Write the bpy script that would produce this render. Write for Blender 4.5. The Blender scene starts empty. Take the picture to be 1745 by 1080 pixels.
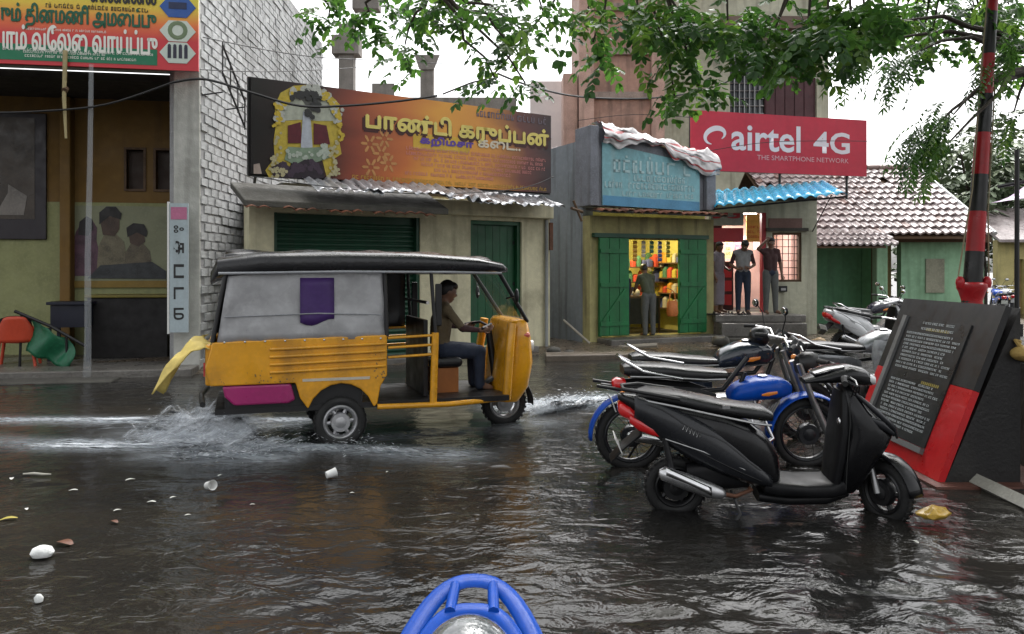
import bpy, math, random
from mathutils import Vector, Matrix, noise
R = math.radians
random.seed(7)
sc = bpy.context.scene
C = sc.collection

# ---------------------------------------------------------------- camera
CAMZ, F, CX, HY = 1.6, 1400.0, 872.5, 460.0
cam = bpy.data.objects.new('camera', bpy.data.cameras.new('camera'))
C.objects.link(cam)
cam.location = (0, 0, CAMZ)
cam.rotation_euler = (R(90), 0, 0)
cam.data.sensor_width = 36
cam.data.lens = 36 * F / 1745
cam.data.shift_y = -80 / 1745
cam.data.clip_start = 0.05
cam.data.clip_end = 2000
sc.camera = cam

# ---------------------------------------------------------------- sky, sun, exposure
world = bpy.data.worlds.new('World')
sc.world = world
world.use_nodes = True
wn = world.node_tree.nodes
wl = world.node_tree.links
sky = wn.new('ShaderNodeTexSky')
sky.sky_type = 'NISHITA'
sky.sun_disc = False
sky.sun_elevation = R(60)
sky.sun_rotation = R(25)
sky.air_density = 1.0
sky.dust_density = 5.0
hs = wn.new('ShaderNodeHueSaturation')
hs.inputs['Saturation'].default_value = 0.10          # rain cloud: the sky's own blue is nearly gone
wl.new(sky.outputs[0], hs.inputs['Color'])
wl.new(hs.outputs[0], wn['Background'].inputs['Color'])
wn['Background'].inputs['Strength'].default_value = 0.15
sun = bpy.data.objects.new('sun', bpy.data.lights.new('sun', 'SUN'))
C.objects.link(sun)
sun.data.energy = 0.7
sun.data.angle = R(50)
sun.data.color = (1, 0.97, 0.93)
sun.rotation_euler = (R(-30), 0, R(-25))
sc.view_settings.view_transform = 'Standard'
sc.view_settings.look = 'None'
sc.view_settings.exposure = 1.45
sc.view_settings.gamma = 1.0
sc.view_settings.use_curve_mapping = False
sc.render.engine = 'CYCLES'
sc.cycles.use_denoising = True
sc.cycles.max_bounces = 7
sc.cycles.transparent_max_bounces = 12
sc.cycles.sample_clamp_indirect = 4.0

# ---------------------------------------------------------------- helpers
def at(px, py, Y):
    """world point at distance Y for a measured direction of the photograph"""
    return Vector(((px - CX) / F * Y, Y, CAMZ - (py - HY) / F * Y))

class MB:
    def __init__(s):
        s.v = []; s.f = []
    def add(s, vs, fs):
        n = len(s.v)
        s.v += [tuple(p) for p in vs]
        s.f += [tuple(i + n for i in f) for f in fs]
        return s
    def box(s, c, d, rz=0.0, M=None):
        x, y, z = d[0] / 2, d[1] / 2, d[2] / 2
        vs = [Vector(p) for p in ((-x,-y,-z),(x,-y,-z),(x,y,-z),(-x,y,-z),(-x,-y,z),(x,-y,z),(x,y,z),(-x,y,z))]
        if M is None: M = Matrix.Rotation(rz, 3, 'Z')
        c = Vector(c)
        return s.add([M @ p + c for p in vs], [(0,3,2,1),(4,5,6,7),(0,1,5,4),(1,2,6,5),(2,3,7,6),(3,0,4,7)])
    def bb(s, x0, x1, y0, y1, z0, z1):
        return s.box(((x0+x1)/2, (y0+y1)/2, (z0+z1)/2), (abs(x1-x0), abs(y1-y0), abs(z1-z0)))
    def hexa(s, p):
        return s.add(p, [(0,3,2,1),(4,5,6,7),(0,1,5,4),(1,2,6,5),(2,3,7,6),(3,0,4,7)])
    def loft(s, rings, cap=True, closed=True):
        n = len(rings[0]); vs = [p for r in rings for p in r]; fs = []
        for i in range(len(rings) - 1):
            for j in range(n if closed else n - 1):
                k = (j + 1) % n
                fs.append((i*n+j, i*n+k, (i+1)*n+k, (i+1)*n+j))
        if cap and closed:
            fs.append(tuple(range(n))[::-1]); fs.append(tuple((len(rings)-1)*n + j for j in range(n)))
        return s.add(vs, fs)
    def tube(s, pts, r, n=8, cap=True):
        pts = [Vector(p) for p in pts]; m = len(pts)
        rr = list(r) if isinstance(r, (list, tuple)) else [r] * m
        rings = []; ref = None
        for i, p in enumerate(pts):
            t = (pts[min(i+1, m-1)] - pts[max(i-1, 0)])
            if t.length < 1e-9: t = Vector((0, 0, 1))
            t.normalize()
            if ref is None: ref = Vector((0, 0, 1)) if abs(t.z) < .9 else Vector((1, 0, 0))
            a = t.cross(ref)
            if a.length < 1e-6: a = t.cross(Vector((0, 1, 0)))
            a.normalize(); b = a.cross(t).normalized(); ref = b
            rings.append([p + (a*math.cos(2*math.pi*k/n) + b*math.sin(2*math.pi*k/n)) * rr[i] for k in range(n)])
        return s.loft(rings, cap)
    def lathe(s, prof, c=(0,0,0), axis='Z', n=20, cap=True):
        c = Vector(c); rings = []
        for (r, h) in prof:
            ring = []
            for k in range(n):
                a = 2*math.pi*k/n; u, w = r*math.cos(a), r*math.sin(a)
                ring.append(c + (Vector((u, w, h)) if axis == 'Z' else Vector((u, h, w)) if axis == 'Y' else Vector((h, u, w))))
            rings.append(ring)
        return s.loft(rings, cap)
    def torus(s, c, Rr, r, axis='Y', n=28, m=10, sq=1.0):
        c = Vector(c); rings = []
        for i in range(n + 1):
            a = 2*math.pi*i/n; ring = []
            for j in range(m):
                b = 2*math.pi*j/m; rad = Rr + r*math.cos(b); h = r*sq*math.sin(b)
                u, w = rad*math.cos(a), rad*math.sin(a)
                ring.append(c + (Vector((u, h, w)) if axis == 'Y' else Vector((u, w, h)) if axis == 'Z' else Vector((h, u, w))))
            rings.append(ring)
        return s.loft(rings, False)
    def ball(s, c, d, n=14, m=9, M=None):
        c = Vector(c); rings = []
        for i in range(m + 1):
            t = math.pi * i / m; t = min(max(t, .02), math.pi - .02)
            ring = []
            for k in range(n):
                a = 2*math.pi*k/n
                p = Vector((d[0]*math.sin(t)*math.cos(a), d[1]*math.sin(t)*math.sin(a), -d[2]*math.cos(t)))
                ring.append(c + (M @ p if M else p))
            rings.append(ring)
        return s.loft(rings)
    def sell(s, secs, n=16, e=3.0, axis='X'):
        """sections (x, yc, zc, hw, hh): superellipse rings along x (or along z: (z, xc, yc, hx, hy))"""
        rings = []
        for q in secs:
            x, yc, zc, hw, hh = q[:5]; ee = q[5] if len(q) > 5 else e; ring = []
            for k in range(n):
                a = 2*math.pi*(k+.5)/n; ca, sa = math.cos(a), math.sin(a)
                u = hw*math.copysign(abs(ca)**(2/ee), ca); w = hh*math.copysign(abs(sa)**(2/ee), sa)
                ring.append((x, yc+u, zc+w) if axis == 'X' else (yc+u, zc+w, x))
            rings.append(ring)
        return s.loft(rings)
    def extr(s, poly, y0, y1, plane='XZ'):
        n = len(poly)
        g = (lambda p, h: (p[0], h, p[1])) if plane == 'XZ' else (lambda p, h: (p[0], p[1], h)) if plane == 'XY' else (lambda p, h: (h, p[0], p[1]))
        vs = [g(p, y0) for p in poly] + [g(p, y1) for p in poly]
        fs = [tuple(range(n)), tuple(range(2*n-1, n-1, -1))] + [(i, i+n, (i+1) % n + n, (i+1) % n) for i in range(n)]
        return s.add(vs, fs)
    def grid(s, nx, ny, fn):
        vs = [fn(i / nx, j / ny) for j in range(ny + 1) for i in range(nx + 1)]
        fs = [(j*(nx+1)+i, j*(nx+1)+i+1, (j+1)*(nx+1)+i+1, (j+1)*(nx+1)+i) for j in range(ny) for i in range(nx)]
        return s.add(vs, fs)
    def mesh(s, name, mat, smooth=False):
        me = bpy.data.meshes.new(name)
        me.from_pydata([tuple(p) for p in s.v], [], s.f)
        me.update()
        if mat is not None:
            for mm in (mat if isinstance(mat, (list, tuple)) else [mat]): me.materials.append(mm)
        if smooth:
            me.polygons.foreach_set('use_smooth', [True] * len(me.polygons))
            me.set_sharp_from_angle(angle=R(50))
        return me
    def build(s, name, mat, parent=None, smooth=False, bevel=0.0, solid=0.0, sub=0):
        o = link(name, s.mesh(name, mat, smooth), parent)
        if solid:
            m = o.modifiers.new('solid', 'SOLIDIFY'); m.thickness = solid; m.offset = 0
        if sub:
            m = o.modifiers.new('sub', 'SUBSURF'); m.levels = sub; m.render_levels = sub
        if bevel:
            m = o.modifiers.new('bevel', 'BEVEL'); m.width = bevel; m.segments = 2; m.limit_method = 'ANGLE'; m.angle_limit = R(40)
        return o

def link(name, data, parent=None, loc=(0,0,0), rz=0.0):
    o = bpy.data.objects.new(name, data); C.objects.link(o)
    o.location = loc; o.rotation_euler = (0, 0, rz)
    if parent: o.parent = parent
    return o
def tag(o, label=None, cat=None, group=None, kind=None):
    if label: o['label'] = label
    if cat: o['category'] = cat
    if group: o['group'] = group
    if kind: o['kind'] = kind
    return o
def thing(name, label, cat, loc=(0,0,0), rz=0.0, group=None):
    return tag(link(name, None, None, loc, rz), label, cat, group)

class Frame:
    """a facade: local x along it, local y inwards, z up"""
    def __init__(s, o, ang):
        s.o = Vector((o[0], o[1])); s.a = ang
        s.u = Vector((math.cos(ang), math.sin(ang))); s.n = Vector((-math.sin(ang), math.cos(ang)))
    @staticmethod
    def two(a, b):
        return Frame((a[0], a[1]), math.atan2(b[1]-a[1], b[0]-a[0]))
    def sz(s, px, py, off=0.0):
        o = s.o + s.n * off; k = (px - CX) / F
        t = (k*o.y - o.x) / (s.u.x - k*s.u.y); Y = o.y + t*s.u.y
        return t, CAMZ - (py - HY) / F * Y
    def s(s, px, off=0.0): return s.sz(px, 0, off)[0]
    def z(s, px, py, off=0.0): return s.sz(px, py, off)[1]
    def loc(s, z=0.0): return (s.o.x, s.o.y, z)

# ---------------------------------------------------------------- materials
MATS = {}
def mat(name, col, rough=.6, metal=0.0, var=.25, vs=3.0, bump=0.0, bs=40.0, streak=0.0, coat=0.0, spec=.5, emit=None, es=0.0,
        alpha=1.0, trans=0.0, stain=None, stain_amt=0.0, stain_s=1.2, ior=1.45):
    if name in MATS: return MATS[name]
    m = bpy.data.materials.new(name); m.use_nodes = True
    N, L = m.node_tree.nodes, m.node_tree.links
    b = N['Principled BSDF']
    tc = N.new('ShaderNodeTexCoord')
    src = None
    def nz(scale, detail=4.0, sc3=None):
        n = N.new('ShaderNodeTexNoise'); n.inputs['Scale'].default_value = scale; n.inputs['Detail'].default_value = detail
        if sc3:
            mp = N.new('ShaderNodeMapping'); mp.inputs['Scale'].default_value = sc3
            L.new(tc.outputs['Object'], mp.inputs['Vector']); L.new(mp.outputs[0], n.inputs['Vector'])
        else: L.new(tc.outputs['Object'], n.inputs['Vector'])
        return n
    def ramp(n, a, c0, c1):
        r = N.new('ShaderNodeMapRange'); r.inputs['From Min'].default_value = a[0]; r.inputs['From Max'].default_value = a[1]
        r.inputs['To Min'].default_value = c0; r.inputs['To Max'].default_value = c1
        L.new(n.outputs[0], r.inputs['Value']); return r
    def mix(fac, c_in, c2, mode='MIX'):
        x = N.new('ShaderNodeMix'); x.data_type = 'RGBA'; x.blend_type = mode
        L.new(fac.outputs[0], x.inputs['Factor'])
        if hasattr(c_in, 'outputs'): L.new(c_in.outputs[2 if c_in.bl_idname == 'ShaderNodeMix' else 0], x.inputs[6])
        else: x.inputs[6].default_value = (*c_in, 1)
        x.inputs[7].default_value = (*c2, 1); return x
    cur = col
    if var:
        cur = mix(ramp(nz(vs), (.3, .7), 0, 1), col, tuple(c * (1 - var) for c in col))
        x2 = mix(ramp(nz(vs * 9, 3), (.45, .75), 0, .6), cur, tuple(min(1, c * (1 + var * .5)) for c in col)); cur = x2
    if stain_amt:
        cur = mix(ramp(nz(stain_s, 6), (.48, .68), 0, stain_amt), cur, stain or (.05, .045, .035))
    if streak:
        cur = mix(ramp(nz(1.0, 5, (5, 5, .45)), (.5, .75), 0, streak), cur, stain or (.06, .055, .045))
    if hasattr(cur, 'outputs'): L.new(cur.outputs[2], b.inputs['Base Color'])
    else: b.inputs['Base Color'].default_value = (*col, 1)
    rn = ramp(nz(vs * 2.3), (.3, .7), max(0, rough - .12), min(1, rough + .12))
    L.new(rn.outputs[0], b.inputs['Roughness'])
    b.inputs['Metallic'].default_value = metal
    b.inputs['Specular IOR Level'].default_value = spec
    b.inputs['IOR'].default_value = ior
    b.inputs['Coat Weight'].default_value = coat; b.inputs['Coat Roughness'].default_value = .08
    b.inputs['Alpha'].default_value = alpha
    b.inputs['Transmission Weight'].default_value = trans
    if emit:
        b.inputs['Emission Color'].default_value = (*emit, 1); b.inputs['Emission Strength'].default_value = es
    if bump:
        bp = N.new('ShaderNodeBump'); bp.inputs['Strength'].default_value = bump; bp.inputs['Distance'].default_value = .02
        L.new(nz(bs, 5).outputs[0], bp.inputs['Height']); L.new(bp.outputs[0], b.inputs['Normal'])
    MATS[name] = m
    return m

cream   = mat('cream_plaster', (.62,.58,.40), .75, bump=.25, streak=.6, stain=(.16,.14,.09), vs=1.2, stain_amt=.35)
cream2  = mat('pale_plaster', (.52,.52,.40), .75, bump=.25, streak=.6, stain=(.12,.11,.08), vs=1.0, stain_amt=.3)
white_p = mat('old_white_plaster', (.50,.50,.46), .8, bump=.3, streak=.6, stain=(.12,.12,.10), vs=1.1, stain_amt=.4)
grey_p  = mat('grey_blue_plaster', (.22,.25,.28), .7, bump=.25, streak=.7, stain=(.05,.05,.05), vs=1.0)
mustard = mat('mustard_plaster', (.17,.095,.022), .75, bump=.15, streak=.5, stain=(.08,.05,.02), vs=.8)
palegrn = mat('pale_green_plaster', (.27,.28,.13), .75, bump=.15, streak=.4, stain=(.12,.12,.06))
concrete= mat('wet_concrete', (.16,.15,.135), .35, bump=.5, bs=25, var=.4, stain_amt=.5, stain=(.05,.045,.04))
conc_d  = mat('dark_concrete', (.075,.072,.062), .8, bump=.5, bs=25, var=.4, stain_amt=.5)
mud     = mat('wet_mud', (.10,.078,.055), .3, bump=.8, bs=14, var=.45)
brickm  = mat('whitewashed_block', (.48,.49,.49), .8, bump=.6, bs=35, var=.4, stain=(.13,.13,.125), stain_amt=.75, stain_s=.9, streak=.5)
mortar  = mat('grey_mortar', (.34,.34,.34), .9, bump=.5)
gdoor   = mat('dark_green_paint', (.008,.055,.028), .45, var=.35, streak=.5, stain=(.02,.03,.02))
gdoor2  = mat('green_paint', (.010,.15,.045), .45, var=.35, streak=.5, stain=(.02,.05,.02))
black   = mat('black_metal', (.012,.012,.013), .4, var=.3)
blackp  = mat('black_plastic', (.008,.008,.009), .45, var=.3, spec=.25)
blackg  = mat('gloss_black_paint', (.006,.006,.007), .25, coat=.12, var=.2, spec=.3)
graph   = mat('graphite_paint', (.018,.019,.022), .28, coat=.15, var=.2, spec=.35)
rubber  = mat('tyre_rubber', (.016,.016,.016), .7, var=.3, bump=.2, bs=60)
chrome  = mat('chrome', (.62,.62,.63), .18, 1.0, var=.15)
alu     = mat('dull_aluminium', (.38,.38,.38), .4, .9, var=.3)
leather = mat('wet_black_vinyl', (.008,.008,.009), .3, var=.2, bump=.12, bs=90)
bluep   = mat('blue_paint', (.003,.065,.40), .32, coat=.08, var=.25, spec=.22)
redlens = mat('red_lens', (.55,.01,.012), .12, coat=.8, var=.1)
orlens  = mat('amber_lens', (.75,.22,.02), .12, coat=.8, var=.1)
whtlens = mat('clear_lens', (.65,.65,.65), .1, coat=.8, var=.1)
wood    = mat('weathered_wood', (.11,.065,.035), .7, bump=.4, bs=20, var=.4)
steelg  = mat('galvanised_sheet', (.42,.43,.45), .35, .6, var=.4, bump=.2, stain=(.10,.05,.03), stain_amt=.5, stain_s=2.5)
rust    = mat('rusty_sheet', (.16,.07,.04), .7, .1, var=.5, bump=.4)
wire_m  = mat('cable_black', (.012,.012,.012), .5, var=0)
glass_m = mat('window_glass', (.5,.55,.55), .05, var=0, trans=.9, ior=1.2)
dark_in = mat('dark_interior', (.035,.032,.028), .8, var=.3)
whitepl = mat('white_plastic', (.72,.72,.70), .35, var=.12)

# ---------------------------------------------------------------- lettering
def text(parent, name, body, x0, x1, z0, z1, y, m, bold=0.0, shear=0.0, keep=False, fat=0.0):
    """flat printed lettering fitted into the box x0..x1, z0..z1 of the parent's local facade plane"""
    cu = bpy.data.curves.new('lettering', 'FONT'); cu.body = body; cu.size = 1; cu.offset = bold; cu.shear = shear; cu.resolution_u = 3
    t = bpy.data.objects.new('lettering', cu); C.objects.link(t)
    bpy.context.view_layer.update()
    me = bpy.data.meshes.new_from_object(t.evaluated_get(bpy.context.evaluated_depsgraph_get()))
    bpy.data.objects.remove(t); bpy.data.curves.remove(cu)
    vs = [v.co.copy() for v in me.vertices]
    if not vs: return None
    ax, bx = min(v.x for v in vs), max(v.x for v in vs); ay, by = min(v.y for v in vs), max(v.y for v in vs)
    sx = (x1-x0)/max(bx-ax, 1e-6); sy = (z1-z0)/max(by-ay, 1e-6)
    if keep: sx = sy = min(sx, sy)
    for v in me.vertices:
        v.co = Vector((x0+(v.co.x-ax)*sx, y, z0+(v.co.y-ay)*sy))
    if fat:                                                    # a heavier stroke: the outline repeated a hair apart
        vv = [v.co.copy() for v in me.vertices]; ff = [tuple(p.vertices) for p in me.polygons]; V, Q = [], []
        for k, (dx, dz) in enumerate(((0,0),(fat,0),(-fat,0),(0,fat),(0,-fat))):
            n = len(V); V += [(v.x+dx, v.y-.0006*k, v.z+dz) for v in vv]; Q += [tuple(i+n for i in f) for f in ff]
        me = bpy.data.meshes.new(name); me.from_pydata(V, [], Q)
    me.materials.clear(); me.materials.append(m); me.update()
    return link(name, me, parent)

def scribble(mb, x0, x1, z, h, y, rnd, density=.9):
    """one line of lettering too small to read: rows of little stroke clusters"""
    x = x0
    while x < x1 - h*.4:
        w = h * rnd.uniform(.5, 1.0)
        if rnd.random() < .16: x += h*.55; continue
        t = h * .19
        k = rnd.random()
        def st(a, b, c, d): mb.add([(a, y, c), (b, y, c), (b, y, d), (a, y, d)], [(0,1,2,3)])
        st(x, x+t, z, z+h)
        if k < .7: st(x, x+w*.85, z, z+t)
        if k > .3: st(x, x+w*.85, z+h-t, z+h)
        if rnd.random() < .6: st(x+w*.85-t, x+w*.85, z, z+h*rnd.choice([1, .6]))
        if rnd.random() < .3: st(x+w*.3, x+w*.3+t, z+h*1.15, z+h*1.15+t)
        x += w + t*.8
# ================================================================ ground, flood water, pavements
ARX, ARY, AYAW = -1.75, 8.07, R(18)          # where the auto rickshaw stands (rear axle) and its heading

def seg_d(p, a, b):
    ab = (b[0]-a[0], b[1]-a[1]); t = ((p[0]-a[0])*ab[0]+(p[1]-a[1])*ab[1]) / (ab[0]**2+ab[1]**2)
    t = min(1, max(0, t)); dx, dy = p[0]-a[0]-t*ab[0], p[1]-a[1]-t*ab[1]
    return math.hypot(dx, dy), t
WAKES = [((-2.3,8.75),(-6.2,8.75),.16,.75), ((-1.5,7.35),(-4.2,7.55),.17,.95), ((-2.0,7.0),(-2.9,7.15),.22,.8),
         ((-1.5,7.35),(-0.55,7.1),.20,.8), ((-1.6,7.7),(.2,8.6),.20,.45), ((.05,9.6),(1.15,10.2),.30,.95), ((-2.2,8.3),(-3.4,8.1),.35,.55), ((-4.2,7.55),(-6.4,7.9),.22,.35)]
def foam(x, y):
    f = 0
    for a, b, w, k in WAKES:
        d, t = seg_d((x, y), a, b)
        ww = w * (1 + .5*t)
        f = max(f, k * (1 - .35*t) * math.exp(-(d/ww)**2))
    return f
def wave(x, y):
    h = .010*noise.noise((x*1.5, y*2.6, 0)) + .006*noise.noise((x*4.2+3, y*6.5, 1.3))
    h += .0035*noise.noise((x*10+9, y*14, 4.0))
    q = math.exp(-((x-2.1)/1.3)**2-((y-3.9)/.75)**2) + .6*math.exp(-((x-.9)/.9)**2-((y-3.6)/.6)**2)   # runoff breaking over the uneven road
    h += q*(.016*noise.noise((x*6+y*2, y*7, 8.0)) + .009*noise.noise((x*13+y*4, y*15, 3.0)))
    fm = foam(x, y)
    if fm > .05:
        h += fm*(.035*noise.noise((x*5, y*5, 7.0)) + .028*abs(noise.noise((x*13, y*13, 2.0))) + .012*noise.noise((x*30, y*30, 5.0)) + .012)
    return h
xs = [-70,-40,-25,-16,-12,-9.5,-8] + [-7 + .045*i for i in range(int(14/.045)+1)] + [8,9.5,12,16,25,40,70]
ys = [-12,-8,-5,-2,0,.8] + [1.5 + .04*i for i in range(int(9.5/.04)+1)]
while ys[-1] < 120: ys.append(ys[-1] + max(.07, (ys[-1]-10)*.12))
vs = []; fm = []
for y in ys:
    for x in xs:
        inside = -7.2 < x < 7.2 and 1.2 < y < 16
        vs.append((x, y, wave(x, y) if inside else 0)); 
        fo = foam(x, y) if inside else 0
        fm.append(fo)
nx = len(xs)
fs = [(j*nx+i, j*nx+i+1, (j+1)*nx+i+1, (j+1)*nx+i) for j in range(len(ys)-1) for i in range(nx-1)]
me = bpy.data.meshes.new('flood_water'); me.from_pydata(vs, [], fs)
me.polygons.foreach_set('use_smooth', [True]*len(fs))
at_ = me.attributes.new('foam', 'FLOAT', 'POINT'); at_.data.foreach_set('value', fm)
wm = bpy.data.materials.new('muddy_flood_water'); wm.use_nodes = True
N, L = wm.node_tree.nodes, wm.node_tree.links; b = N['Principled BSDF']
geo = N.new('ShaderNodeNewGeometry')
def wnz(scale, det, s3=(1,1,1), dist=0.0):
    mp = N.new('ShaderNodeMapping'); mp.inputs['Scale'].default_value = s3; L.new(geo.outputs['Position'], mp.inputs['Vector'])
    n = N.new('ShaderNodeTexNoise'); n.inputs['Scale'].default_value = scale; n.inputs['Detail'].default_value = det; n.inputs['Distortion'].default_value = dist
    L.new(mp.outputs[0], n.inputs['Vector']); return n
def mrange(n, a, b_, c, d):
    r = N.new('ShaderNodeMapRange'); r.inputs[1].default_value = a; r.inputs[2].default_value = b_; r.inputs[3].default_value = c; r.inputs[4].default_value = d
    L.new(n.outputs[0], r.inputs[0]); return r
def wmath(op, a, c):
    x = N.new('ShaderNodeMath'); x.operation = op
    L.new(a.outputs[0], x.inputs[0])
    if hasattr(c, 'outputs'): L.new(c.outputs[0], x.inputs[1])
    else: x.inputs[1].default_value = c
    return x
fa = N.new('ShaderNodeAttribute'); fa.attribute_name = 'foam'
fav = N.new('ShaderNodeMath'); fav.operation = 'MULTIPLY'; L.new(fa.outputs['Fac'], fav.inputs[0]); fav.inputs[1].default_value = 1.0
fn = mrange(wnz(9, 7, (.55, 2.6, 1), 1.5), .26, .60, 0, 1)
ff = wmath('MULTIPLY', fav, fn)
# mud: brown silt patches in the water
c1 = N.new('ShaderNodeMix'); c1.data_type = 'RGBA'; L.new(mrange(wnz(.45, 3, (1, 1.6, 1)), .4, .65, 0, 1).outputs[0], c1.inputs['Factor'])
c1.inputs[6].default_value = (.013, .0128, .0122, 1); c1.inputs[7].default_value = (.024, .021, .017, 1)
c2 = N.new('ShaderNodeMix'); c2.data_type = 'RGBA'; L.new(ff.outputs[0], c2.inputs['Factor']); L.new(c1.outputs[2], c2.inputs[6])
c2.inputs[7].default_value = (.36, .40, .44, 1)
L.new(c2.outputs[2], b.inputs['Base Color'])
rg = wmath('MULTIPLY', ff, .4); rg2 = wmath('ADD', rg, .11); L.new(rg2.outputs[0], b.inputs['Roughness'])
b.inputs['IOR'].default_value = 1.33; b.inputs['Specular IOR Level'].default_value = .5
h1 = wnz(3.4, 3, (1, 1.5, 1), 1.2); h2 = wnz(12, 3, (1, 1.35, 1), .6); h3 = wnz(52, 2)
# calmer and choppier patches: runoff moves fast on the near right
cal = mrange(wnz(.42, 3, (1, 1.5, 1), .6), .36, .66, .12, 1.0)
s1 = wmath('MULTIPLY', h1, 1.0); s2 = wmath('MULTIPLY', h2, .24); s3_ = wmath('MULTIPLY', h3, .05)
hh = wmath('ADD', wmath('ADD', s1, s2), s3_); hh = wmath('MULTIPLY', hh, cal)
bp = N.new('ShaderNodeBump'); bp.inputs['Strength'].default_value = .55; bp.inputs['Distance'].default_value = .065
L.new(hh.outputs[0], bp.inputs['Height']); L.new(bp.outputs[0], b.inputs['Normal'])
me.materials.append(wm)
tag(link('flood_water', me), kind='structure')

g = MB(); g.add([(-300,-60,-.12),(300,-60,-.12),(300,600,-.12),(-300,600,-.12)], [(0,1,2,3)])
tag(g.build('ground', mud), kind='structure')

# muddy verge rising out of the water in front of the shops
def verge(u, v):
    pts = [(-8.5,11.6),(-4.6,12.45),(-3.6,12.7),(0.6,15.2),(1.5,14.9),(2.6,15.4),(4.2,16.4),(6.3,16.8),(8.0,15.8),(14,17)]
    k = u*(len(pts)-1); i = min(int(k), len(pts)-2); t = k-i
    a, c = pts[i], pts[i+1]; x, y = a[0]+(c[0]-a[0])*t, a[1]+(c[1]-a[1])*t
    x2, y2 = x*1.12, y + v*9
    h = -.05 + .16*min(1, v*7) + .035*noise.noise((x*1.3, y2*1.3, 0)) + .02*noise.noise((x*4, y2*4, 3))
    return (x + (x2-x)*v, y2, h)
g = MB(); g.grid(90, 60, verge)
tag(g.build('muddy_verge', mud, smooth=True), kind='structure')
# ================================================================ left: open-fronted building, banner, what stands in it
FL = Frame((-4.94, 13.0), R(10))
lb = thing('open_front_building', 'two storey building with open dark ground floor under the yellow banner', 'building', FL.loc(), FL.a)
H = 7.9
def hole_wall(mb, x0, x1, z0, z1, y0, y1, holes):
    """a wall with rectangular openings, cut into blocks"""
    xsx = sorted({x0, x1} | {h[0] for h in holes} | {h[1] for h in holes}); zsx = sorted({z0, z1} | {h[2] for h in holes} | {h[3] for h in holes})
    for i in range(len(xsx)-1):
        run = None
        for j in range(len(zsx)-1):
            cx, cz = (xsx[i]+xsx[i+1])/2, (zsx[j]+zsx[j+1])/2
            solid = not any(h[0] < cx < h[1] and h[2] < cz < h[3] for h in holes)
            if solid: run = (run[0], zsx[j+1]) if run else (zsx[j], zsx[j+1])
            if (not solid or j == len(zsx)-2) and run:
                mb.bb(xsx[i], xsx[i+1], y0, y1, *run); run = None
pw = -FL.s(296)                                     # pillar width
MB().bb(-pw, 0, -.02, .35, -.1, 4.75).build('corner_pillar', white_p, lb, bevel=.015)
m = MB(); m.bb(-9, -.0, -.05, .3, 4.75, H); m.build('upper_wall', white_p, lb)
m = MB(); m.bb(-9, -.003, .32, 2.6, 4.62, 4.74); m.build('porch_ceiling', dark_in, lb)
m = MB(); m.bb(-9, -.004, -.6, 2.9, -.12, .11); m.build('plinth', concrete, lb, bevel=.02)
m = MB(); m.bb(-9, -1.0, -1.15, -.61, -.12, .02); m.build('lower_step', conc_d, lb, bevel=.02)
BD = 1.9                                            # depth of the porch
z_mid = FL.z(200, 345, BD)
wx = [FL.s(p, BD) for p in (216, 245, 266, 296)]; wz = FL.z(230, 255, BD), FL.z(230, 322, BD)
m = MB(); hole_wall(m, -9, -.01, z_mid, 4.62, BD, BD+.2, [(wx[0], wx[1], wz[1], wz[0]), (wx[2], wx[3]-.02, wz[1], wz[0])])
m.build('mustard_wall', mustard, lb)
for a, c in ((wx[0], wx[1]), (wx[2], wx[3]-.02)):
    w = MB().bb(a, c, BD+.12, BD+.16, wz[1], wz[0]).build('shutter', mat('brown_shutter', (.035,.018,.010), .6), lb)
    fr = MB(); fr.bb(a-.04, a, BD-.03, BD+.1, wz[1]-.04, wz[0]+.04); fr.bb(c, c+.04, BD-.03, BD+.1, wz[1]-.04, wz[0]+.04)
    fr.bb(a, c, BD-.03, BD+.1, wz[0], wz[0]+.04); fr.bb(a, c, BD-.03, BD+.1, wz[1]-.04, wz[1]); fr.build('shutter_frame', wood, w)
MB().bb(-9, -.012, BD+.001, BD+.2, .1, z_mid-.002).build('lower_wall', palegrn, lb)
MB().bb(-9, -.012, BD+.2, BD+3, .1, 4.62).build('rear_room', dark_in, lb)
MB().bb(FL.s(110, BD), FL.s(128, BD), BD-.25, BD-.002, .1, 4.6).build('porch_column', mustard, lb, bevel=.02)
MB().bb(-.30, -.013, BD-.9, BD-.003, .1, 4.6).build('return_wall', mustard, lb)
# side wall of whitewashed blocks, seen along the alley
FS = Frame((-4.93, 13.05), R(91.7))
m = MB(); m.bb(0, 9.6, .022, .5, -.1, 7.85)
side = m.build('side_wall', mortar, lb)
side.matrix_parent_inverse = (Matrix.Translation(FL.loc()) @ Matrix.Rotation(FL.a, 4, 'Z')).inverted()
side.location = FS.loc(); side.rotation_euler = (0, 0, FS.a)
rb = random.Random(3)
bmesh_v = []
BWD, BHT = .34, .145
def block(mb, x, z, r):
    w, h = BWD-.012+r.uniform(-.02,.004), BHT-.012+r.uniform(-.012,.003); j = lambda k=.007: r.uniform(-k, k)
    y = r.uniform(-.004, .014); t = .006
    f = [(x+t+j(), y+j(.004), z+t+j()), (x+w-t+j(), y+j(.004), z+t+j()), (x+w-t+j(), y+j(.004), z+h-t+j()), (x+t+j(), y+j(.004), z+h-t+j())]
    bk = [(x, .07, z), (x+w, .07, z), (x+w, .07, z+h), (x, .07, z+h)]
    mb.hexa([bk[0], bk[1], f[1], f[0], bk[3], bk[2], f[2], f[3]])
for k in range(14):
    mb = MB(); block(mb, 0, 0, rb); bmesh_v.append(mb.mesh('block', brickm))
rest = MB(); n = 0
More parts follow.
